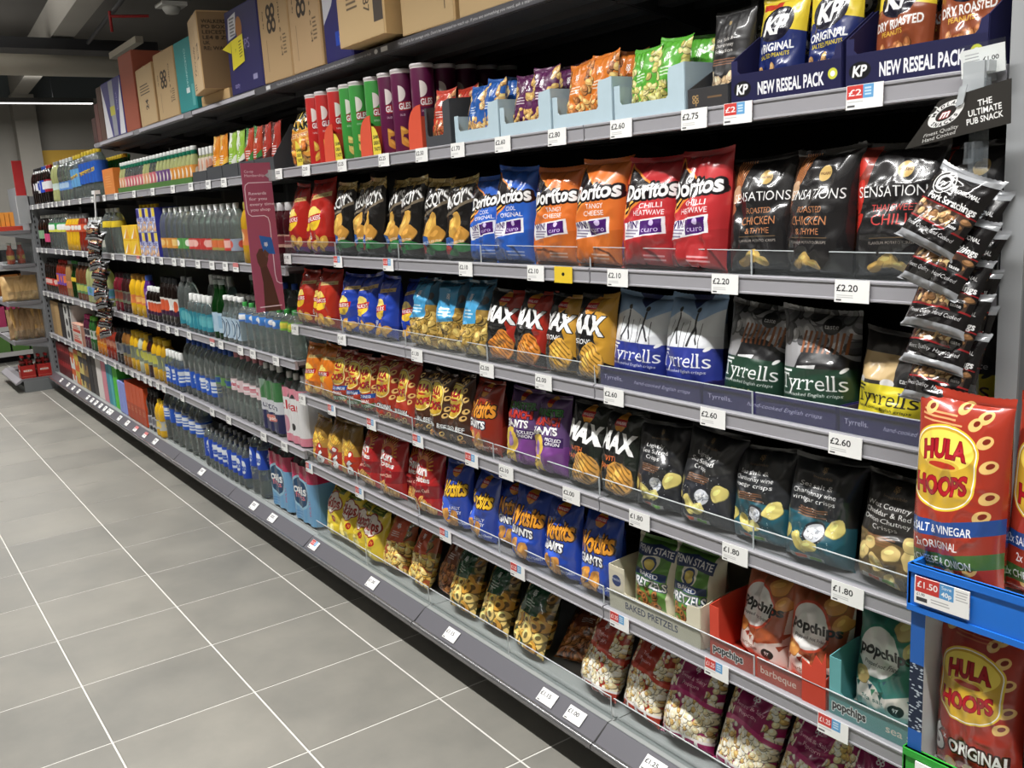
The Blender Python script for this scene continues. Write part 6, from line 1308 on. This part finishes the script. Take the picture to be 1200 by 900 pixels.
bottles('tall clear water bottles with blue caps behind the short ones', span(-2.66, -2.08, 6), .16, z, 'water_bottle', bottle_meshes('water', .045, .31, M_clear, BL_, labm('t_gl', (70, 150, 80), (220, 230, 225)), (.45, .65)))
# fourth drinks shelf
z = .5565
for q, (c, x0, x1) in enumerate((((150, 122, 84), -8.05, -7.86), ((170, 140, 96), -7.86, -7.66))):
    for r_ in range(3): boxpack(f'brown drinks carton, {("bottom", "middle", "top")[r_]} of the {("left", "right")[q]} stack on the fourth drinks shelf', x0, x1, .03, z + .106 * r_, .105, .2, c, None, group='brown cartons on the fourth drinks shelf')
boxpack('tall black drinks carton beside the brown stacks', -7.64, -7.44, .03, z, .32, .2, (36, 34, 36))
wa = box_art('white_black', (206, 206, 204), lambda a, H: (a.E(.3, H * .5, .16, .16, (70, 70, 72)), a.R(.6, 0, .9, H, (60, 60, 64))), .2, .1)
ra = box_art('red_white', (206, 200, 190), lambda a, H: (a.R(.1, H * .2, .9, H * .5, (206, 60, 40)), a.lines(.1, .8, H * .85, 3, .1, (206, 80, 60), .05)), .2, .1)
for r_ in range(3): boxpack(f'white and grey drinks carton, {("bottom", "middle", "top")[r_]} of its stack on the fourth drinks shelf', -7.42, -7.1, .03, z + .108 * r_, .107, .2, (206, 206, 204), wa, group='white cartons on the fourth drinks shelf')
for r_ in range(2): boxpack(f'red and white drinks carton, {("lower", "upper")[r_]} of two on the fourth drinks shelf', -7.08, -6.70, .02, z + .09 * r_, .089, .2, (200, 150, 130), ra, group='red cartons on the fourth drinks shelf')
bottles('dark bottles with pink caps on the fourth drinks shelf', [-6.62, -6.53], .07, z, 'juice_bottle', bottle_meshes('squash', .04, .28, fluid('plum', (90, 36, 60), .1), PK, labm('f_pk', (180, 170, 170), (60, 50, 60)), (.35, .6)))
bottles('green bottles with light green caps on the fourth drinks shelf', [-6.40, -6.31], .07, z, 'juice_bottle', bottle_meshes('squash', .04, .28, fluid('leaf', (50, 100, 50), .2), LG, labm('f_gr', (190, 200, 190), (60, 110, 60)), (.35, .6)))
bottles('orange juice bottles on the fourth drinks shelf', span(-6.15, -5.93, 3), .07, z, 'juice_bottle', bottle_meshes('squash', .042, .255, fluid('orange', (226, 140, 40)), capm((110, 60, 30)), labm('f_or', (214, 150, 60), (180, 90, 40)), (.35, .6)))
bottles('dark red juice bottles on the fourth drinks shelf', span(-5.83, -5.6, 3), .07, z, 'juice_bottle', bottle_meshes('squash', .042, .25, fluid('brick', (150, 50, 34), .1), capm((70, 40, 36)), labm('f_rd', (160, 70, 50), (200, 130, 100)), (.35, .6)))
bottles('black juice bottles with grey busy labels on the fourth drinks shelf', [-5.5, -5.4], .07, z, 'juice_bottle', bottle_meshes('squash', .045, .26, M_cola, BC, labm('f_bk', (150, 150, 150), (90, 90, 100)), (.3, .6)))
bottles('brown squash bottles beside the yellow row on the fourth drinks shelf', [-5.29, -5.19], .07, z, 'squash_bottle', bottle_meshes('squash', .045, .275, fluid('tan', (176, 120, 60), .15), BC, labm('f_tn', (150, 140, 100), (80, 90, 110)), (.28, .62)))
fz = labm('f_busy', (120, 130, 110), (200, 200, 80))
for i, x_ in enumerate(span(-5.08, -4.29, 8)):
    nm, c, tr = (('yellow', (244, 196, 30), .2), ('yellow', (244, 196, 30), .2), ('milky', (220, 226, 200), .3), ('yellow', (244, 196, 30), .2), ('dark', (60, 24, 26), .1), ('yellow', (244, 196, 30), .2), ('yellow', (244, 196, 30), .2), ('gold', (206, 160, 40), .2))[i]
    bottles(f'{nm} squash bottle with busy label, {ORD[i + 1]} from left in the yellow row', [x_], .075, z, 'squash_bottle', bottle_meshes('squash', .048, .275, fluid(nm, c, tr), capm((214, 176, 40)) if nm != 'dark' else BC, fz, (.3, .62)), 'row of squash bottles on the fourth drinks shelf')
wbl = labm('f_wb', (24, 84, 200), (230, 236, 244), 'still', (24, 84, 200))
bottles('sports water bottles with blue labels and white caps on the fourth drinks shelf', span(-4.17, -3.90, 5), .045, z, 'water_bottle', bottle_meshes('sport', .03, .235, M_clear, WC, wbl, (.15, .6), 14))
bottles('large water bottles with bright blue labels on the fourth drinks shelf', [-3.80, -3.70, -3.60, -3.505, -3.41, -3.32], .075, z, 'water_bottle', bottle_meshes('soda', .047, .335, M_clear, BL_, wbl, (.16, .45)))
bottles('ribbed water bottles with green labels on the fourth drinks shelf', [-3.225, -3.14, -3.055], .07, z, 'water_bottle', bottle_meshes('water', .042, .335, M_clear, BL_, labm('f_gn', (100, 150, 80), (40, 80, 150)), (.42, .55)))
bottles('ribbed water bottles with pink and white labels on the fourth drinks shelf', span(-2.965, -2.60, 5), .07, z, 'water_bottle', bottle_meshes('water', .043, .34, M_clear, capm((206, 130, 140)), labm('f_ev', (226, 200, 204), (240, 236, 238), 'evian', (196, 60, 80)), (.42, .6)))
def f_bux(a, H): a.R(0, 0, 1, H * .4, (30, 34, 84)); a.R(0, H * .38, 1, H * .62, (206, 208, 216)); a.P([(0, H * .62), (1, H * .62), (1, H), (.4, H), (.2, H * .8)], (50, 120, 60)); a.T('buxton', .5, H * .51, H * .14, (60, 60, 90), w=.86); a.E(.6, H * .26, .3, H * .07, (220, 120, 110)); a.T('6 pack', .6, H * .26, H * .07, (250, 240, 235), w=.4, bold=.02)
shrinkpack('navy, white and green wrapped pack of water bottles before the crisps', [-2.525, -2.44, -2.355], .02, z, 'water', .042, .335, M_clear, WC, wrap_art('navy_green', f_bux, (120, 150, 130), .3, .26), (.05, .78))
def f_clr(a, H): a.R(0, H * .82, 1, H, (226, 130, 150)); a.R(0, 0, 1, H * .14, (226, 130, 150)); a.P([(.3, H * .82), (.4, H * .9), (.5, H * .82), (.6, H * .9), (.7, H * .82)], (40, 40, 44)); a.T('clear', .45, H * .68, H * .17, (206, 40, 50), w=.8, bold=.01); a.E(.2, H * .32, .1, H * .16, (206, 140, 160)); a.E(.55, H * .3, .06, .06, (40, 40, 44))
shrinkpack('pink and white wrapped pack of bottles before the crisps', [-2.235, -2.155, -2.075], .02, z, 'water', .04, .325, M_clear, WC, wrap_art('pink_white', f_clr, (226, 226, 228), .28, .26), (.02, .8))
# base drinks shelf
z = .171
ca = box_art('red_cans', (110, 26, 30), lambda a, H: [a.R(.05, H * (.25 * k + .03), .95, H * (.25 * k + .2), (170, 40, 44) if k % 2 else (90, 20, 26)) for k in range(4)], .11, .3)
for i in range(6): boxpack(f'dark red can multipack, {ORD[i + 1]} from the far end of the base shelf', -8.08 + .104 * i, -7.98 + .104 * i, .03, z, .3, .26, (110, 26, 30), ca, 'can_multipack', 'dark red can multipacks')
for i, (c, c2) in enumerate((((226, 226, 222), (230, 100, 50)), ((230, 110, 50), (220, 190, 70)), ((220, 200, 110), (60, 60, 64)), ((150, 120, 70), (60, 60, 64)))):
    for r_ in range(2): boxpack(f'{("white and orange", "orange and yellow", "yellow and grey", "tan and grey")[i]} can multipack, {("lower", "upper")[r_]} of its stack on the base shelf', -7.44 + .185 * i, -7.26 + .185 * i, .03, z + .156 * r_, .155, .26, c, box_art(f'cans_{i}', c, lambda a, H: (a.R(0, H * .4, 1, H * .75, c2), a.E(.5, H * .3, .2, .2, c2)), .18, .155) if r_ == 0 else bpy.data.materials['carton_face_cans_%d' % i], 'can_multipack', 'pale can multipacks on the base shelf')
for nm, c, x0, x1 in (('black', (40, 38, 40), -6.70, -6.54), ('charcoal', (66, 62, 60), -6.53, -6.38), ('white', (214, 208, 204), -6.37, -6.18), ('pink', (206, 130, 144), -6.17, -6.02), ('teal', (60, 140, 160), -6.01, -5.91), ('light teal', (80, 170, 176), -5.905, -5.81)): boxpack(f'{nm} upright drinks carton on the base shelf', x0, x1, .03, z, .345, .25, c, None, group='upright drinks cartons')
for i in range(2):
    for r_ in range(2): boxpack(f'bright green juice carton, {("left", "right")[i]} {("lower", "upper")[r_]} one of four', -5.79 + .08 * i, -5.715 + .08 * i, .03, z + .172 * r_, .17, .2, (84, 190, 60), None, group='bright green juice cartons')
for i in range(3): boxpack(f'lavender blue juice carton, {("left", "middle", "right")[i]} of three on the base shelf', -5.62 + .078 * i, -5.545 + .078 * i, .02, z, .24, .1, (136, 150, 214), None, group='lavender juice cartons')
oa = box_art('juice_orange', (222, 84, 36), lambda a, H: (a.R(0, 0, 1, H * .45, (190, 70, 34)), a.lines(.15, .8, H * .35, 3, .12, (226, 150, 100), .04)), .1, .26)
for i in range(5): boxpack(f'orange red juice carton, {ORD[i + 1]} from left of five on the base shelf', -5.38 + .106 * i, -5.277 + .106 * i, .02, z, .27, .1, (222, 84, 36), oa, group='orange red juice cartons')
boxpack('dark orange juice carton row behind the five orange cartons', -5.38, -4.88, .16, z, .3, .1, (150, 50, 24))
bottles('small black bottles beside the orange juice cartons on the base shelf', [-4.80, -4.71, -4.63], .06, z, 'juice_bottle', bottle_meshes('squash', .04, .285, M_cola, BC, labm('b_bk', (190, 190, 196), (120, 120, 130)), (.1, .35)))
bottles('yellow juice bottles with grey labels on the base shelf', [-4.55, -4.47], .045, z, 'juice_bottle', bottle_meshes('waist', .04, .245, fluid('yellow', (240, 190, 40)), YC, labm('b_yl', (190, 190, 180), (230, 200, 90)), (.2, .45)))
bottles('large water bottles with blue labels on the base shelf', [-4.38, -4.25, -4.12, -3.98, -3.84, -3.71], .075, z, 'water_bottle', bottle_meshes('water', .05, .345, M_clear, BL_, wbl, (.4, .66)))
ob = labm('b_ob', (24, 70, 190), (230, 236, 244), 'cool', (24, 70, 190))
bottles('small blue labelled water bottles, front row of the base shelf', span(-3.55, -2.92, 9), .05, z, 'water_bottle', bottle_meshes('soda', .033, .235, M_clear, SV, ob, (.25, .72), 14))
bottles('small blue labelled water bottles, second row of the base shelf', span(-3.53, -2.90, 9), .12, z, 'water_bottle', bottle_meshes('soda', .033, .235, M_clear, SV, ob, (.25, .72), 14))
bottles('larger water bottles with royal blue labels beside the fruit drink packs', [-2.80, -2.70], .07, z, 'water_bottle', bottle_meshes('soda', .046, .335, M_clear, SV, ob, (.45, .75)))
def f_oas(a, H): a.R(0, H * .74, 1, H, (196, 30, 80)); a.P([(0, H * .9), (.3, H * .74), (0, H * .6)], (226, 60, 120)); a.E(.42, H * .5, .36, H * .3, (150, 200, 226)); a.E(.42, H * .5, .31, H * .26, (28, 70, 110)); a.T('oasis', .42, H * .56, .2, WHITE, w=.5, bold=.03); a.T('fruits', .42, H * .44, .12, (226, 120, 130), w=.4, bold=.02); a.T('MULTI', .86, H * .3, .06, (196, 60, 110), rot=PI / 2, w=.3); a.lines(.1, .5, H * .14, 3, .06, (80, 140, 200), .02)
oas = wrap_art('fruit', f_oas, (110, 168, 214), .25, .3)
for i, x_ in enumerate((-2.45, -2.165)): shrinkpack(f'{("left", "right")[i]} pale blue and crimson wrapped fruit drink pack on the base shelf', [x_ - .085, x_, x_ + .085], .03, z, 'water', .042, .345, M_clear, SV, oas, (.03, .82))

# ------------------------------------------------------------------ deeper end bay beyond the drinks
t_ = thing('bread_shelving', 'grey deeper shelving bay of bread and beer beyond the drinks', 'shelving', (-8.7, -.30, 0))
w = MB(); w.box(-.52, .50, .28, .3, 0, 1.95); w.obj('back_panel', M_up, t_)
w = MB(); w.box(.47, .505, .02, .28, .0, .11); w.box(-.52, .47, .02, .28, .0, .05); w.obj('base_plinth', mat('end_plinth', (120, 124, 126), .5), t_)
w = MB(); w.prism([(.0, .13), (-.05, .095), (-.05, .08), (.0, .1)], 'x', -.52, .49); w.obj('ticket_rail', M_fascia, t_)
w = MB(); w.box(-.52, .5, 0, .3, .11, .13); w.obj('base_deck', M_deck, t_)
for zz in (.50, .87, 1.225, 1.54):
    w = MB(); w.box(-.52, .5, .0, .29, zz - .03, zz); w.obj('shelf_deck', M_deck, t_)
    w = MB(); w.prism([(0, zz - .03), (.29, zz - .03), (.29, zz - .09), (.24, zz - .08), (.05, zz - .04)], 'x', .49, .495); w.obj('bracket', M_up, t_)
    w = MB(); w.box(-.52, .5, -.012, .0, zz - .035, zz + .01); w.obj('ticket_rail', M_fascia, t_)
    if zz < 1.5: 
        w = MB(); w.box(.46, .462, .01, .27, zz, zz + .1); w.obj('side_riser', M_riser, t_)
w = MB(); w.box(.46, .462, .01, .28, 1.225, 1.42); w.obj('side_riser', M_riser, t_)
t_ = thing('blade_sign', 'red upright blade sign above the bread shelving', 'sign', (-8.2, -.05, 1.86))
a = Art(.1, .33, (196, 52, 54), 60); a.T('SAVE', .5, 2.1, .2, WHITE, w=.6, bold=.03); a.T('NOW', .5, 1.8, .2, WHITE, w=.6, bold=.03)
w = MB(); w.box(-.004, .004, -.04, .045, 0, .32); w.obj('board', mat('red_board', (196, 52, 54), .45), t_)
w = MB(); w.add([(.0045, -.04, .0), (.0045, .045, 0), (.0045, .045, .32), (.0045, -.04, .32)], [(0, 1, 2, 3)], [[(0, 0), (1, 0), (1, 3.3), (0, 3.3)]]); w.obj('face_print', mat('red_board', (196, 52, 54), .45), t_)
w = MB(); w.box(-.02, .02, -.05, .06, -.26, 0); w.obj('bracket_post', mat('pale_post', (170, 172, 174), .5), t_)
M_bread = mat('bread_crust', (196, 156, 96), .6, noise=.25, nscale=14); M_paperbag = mat('kraft_bag', (158, 128, 92), .65, noise=.2, nscale=10); M_film = clear_mat('bread_film', (240, 232, 214), .12, .12)
for i in range(5):
    t_ = thing('bread_loaf', f'wrapped pale bread pack, {ORD[i + 1]} from the front of the bread shelf', 'bread', (-8.33, -.27 + .052 * i, .872))
    film, seals = bag_meshes(.13, .24, .05, mat('bread_print', (206, 170, 116), .4, noise=.25, nscale=18), 700 + i, 14, 16)
    t_.rotation_euler = (0, 0, PI / 2 - .25); put('film', film, t_); put('top_seal', seals[0], t_)
for i in range(6):
    t_ = thing('baguette_bag', f'brown paper baguette bag, {ORD[i + 1]} from the front of the lower bread shelf', 'bread', (-8.31, -.27 + .048 * i, .502), (math.radians(rnd.uniform(-5, 5)), math.radians(rnd.uniform(-4, 4)), PI / 2 - .3))
    film, seals = bag_meshes(.11, .30, .04, M_paperbag, 720 + i, 14, 18, 1.4); put('paper_sleeve', film, t_); put('top_seal', seals[0], t_)
    w = MB(); w.lathe([(.0, 0), (.014, .0), (.018, .1), (.017, .27), (.01, .315), (0, .32)], 10); w.obj('baguette', M_bread, t_, (0, 0, .003))
M_beer = mat('beer_glass', (46, 20, 12), .1, coat=.4); bm = bottle_meshes('glass', .028, .215, M_beer, capm((150, 30, 30)), labm('beer_neck', (120, 24, 24)), (.66, .76), 12)
ba = Art(.14, .15, (190, 36, 32), 120); ba.E(.5, .62, .3, .16, (214, 90, 60)); ba.T('BEER', .5, .62, .14, WHITE, w=.6, bold=.03); ba.R(0, .12, 1, .15, (225, 120, 100)); M_bc = art_mat('beer_carrier_print', ba, .5)
for i, (x_, y_) in enumerate(((-8.29, -.225), (-8.29, -.08))):
    t_ = thing('beer_carrier', f'red four-pack beer carrier, {("left", "right")[i]} of two on the base of the bread shelving', 'beer', (x_, y_, .132), (0, 0, PI / 2))
    w = MB(); w.box(-.066, .066, -.066, .066, 0, .004); w.box(-.066, .066, -.066, -.063, .004, .125, front_uv=True); w.box(-.066, .066, .063, .066, .004, .125); w.box(-.066, -.063, -.066, .066, .004, .125); w.box(.063, .066, -.066, .066, .004, .125); w.obj('carrier', M_bc, t_)
    w = MB(); w.box(-.02, .02, -.002, .002, .004, .18); w.obj('handle', mat('red_card', (170, 36, 32), .5), t_)
    for p, q in ((-.032, -.032), (.032, -.032), (-.032, .032), (.032, .032)):
        b_ = put('bottle', bm[0][1], t_, (p, q, .005)); put('cap', bm[1][1], b_); put('neck_label', bm[2][1], b_)
bottles('red sauce bottles seen end-on in the deeper bay', [-8.32, -8.40], -.2, 1.227, 'sauce_bottle', bottle_meshes('glass', .03, .2, fluid('sauce', (190, 60, 30), .1), capm((210, 210, 200)), labm('sauce', (220, 90, 50), (240, 200, 80)), (.15, .45)))
bottles('red sauce bottles nearer the drinks in the deeper bay', [-8.33, -8.41], -.11, 1.227, 'sauce_bottle', bottle_meshes('glass', .03, .2, fluid('sauce', (190, 60, 30), .1), capm((210, 210, 200)), labm('sauce', (220, 90, 50), (240, 200, 80)), (.15, .45)))
sa = box_art('sauce_tray', (214, 110, 50), lambda a, H: [a.P([(.2 * k, 0), (.2 * k + .15, 0), (.2 * k + .1, H)], (236, 190, 60) if k % 2 else (200, 50, 40)) for k in range(5)], .2, .12)
t_ = boxpack('orange and red snack box at the top of the deeper bay', -8.45, -8.25, -.29, 1.542, .04, .22, (190, 60, 40)); 
for i in range(4): boxpack(f'yellow and orange snack packet, {ORD[i + 1]} from the front, top of the deeper bay', -8.42, -8.28, -.285 + .04 * i, 1.584, .13, .035, (226, 150, 60), None, 'snack_box', 'snack packets in the deeper bay')

# ------------------------------------------------------------------ low shelving on the far side of the cross aisle
t_ = thing('far_shelving', 'low grey shelving with white ticket rails beyond the bread shelves', 'shelving', (-10.6, -.6, 0))
w = MB(); w.box(-.45, -.42, -1.2, .9, 0, 1.3); w.obj('back_panel', M_back, t_)
for zz in (.12, .42, .78, 1.12):
    w = MB(); w.box(-.42, .0, -1.2, .9, zz - .03, zz); w.obj('shelf_deck', M_deck, t_)
    w = MB(); w.box(.0, .012, -1.2, .9, zz - .05, zz + .004); w.obj('ticket_rail', mat('white_rail', (214, 214, 212), .4), t_)
w = MB(); w.box(-.42, -.05, -1.2, .9, 0, .09); w.obj('kick_plate', M_plinth, t_)
for zz, c, nm, h_ in ((.121, (96, 140, 70), 'green', .2), (.421, (206, 70, 120), 'pink', .24), (.781, (190, 120, 60), 'orange', .24)):
    for k in range(6):
        t2 = boxpack(f'{nm} grocery box, {ORD[k + 1]} from the front on the low shelving beyond the bread', -.09, .09, 0, zz, h_, .12, c, None, 'grocery_box', f'{nm} grocery boxes on the low shelving')
        t2.location = (-10.625, -.75 + .2 * k, zz); t2.rotation_euler = (0, 0, PI / 2)
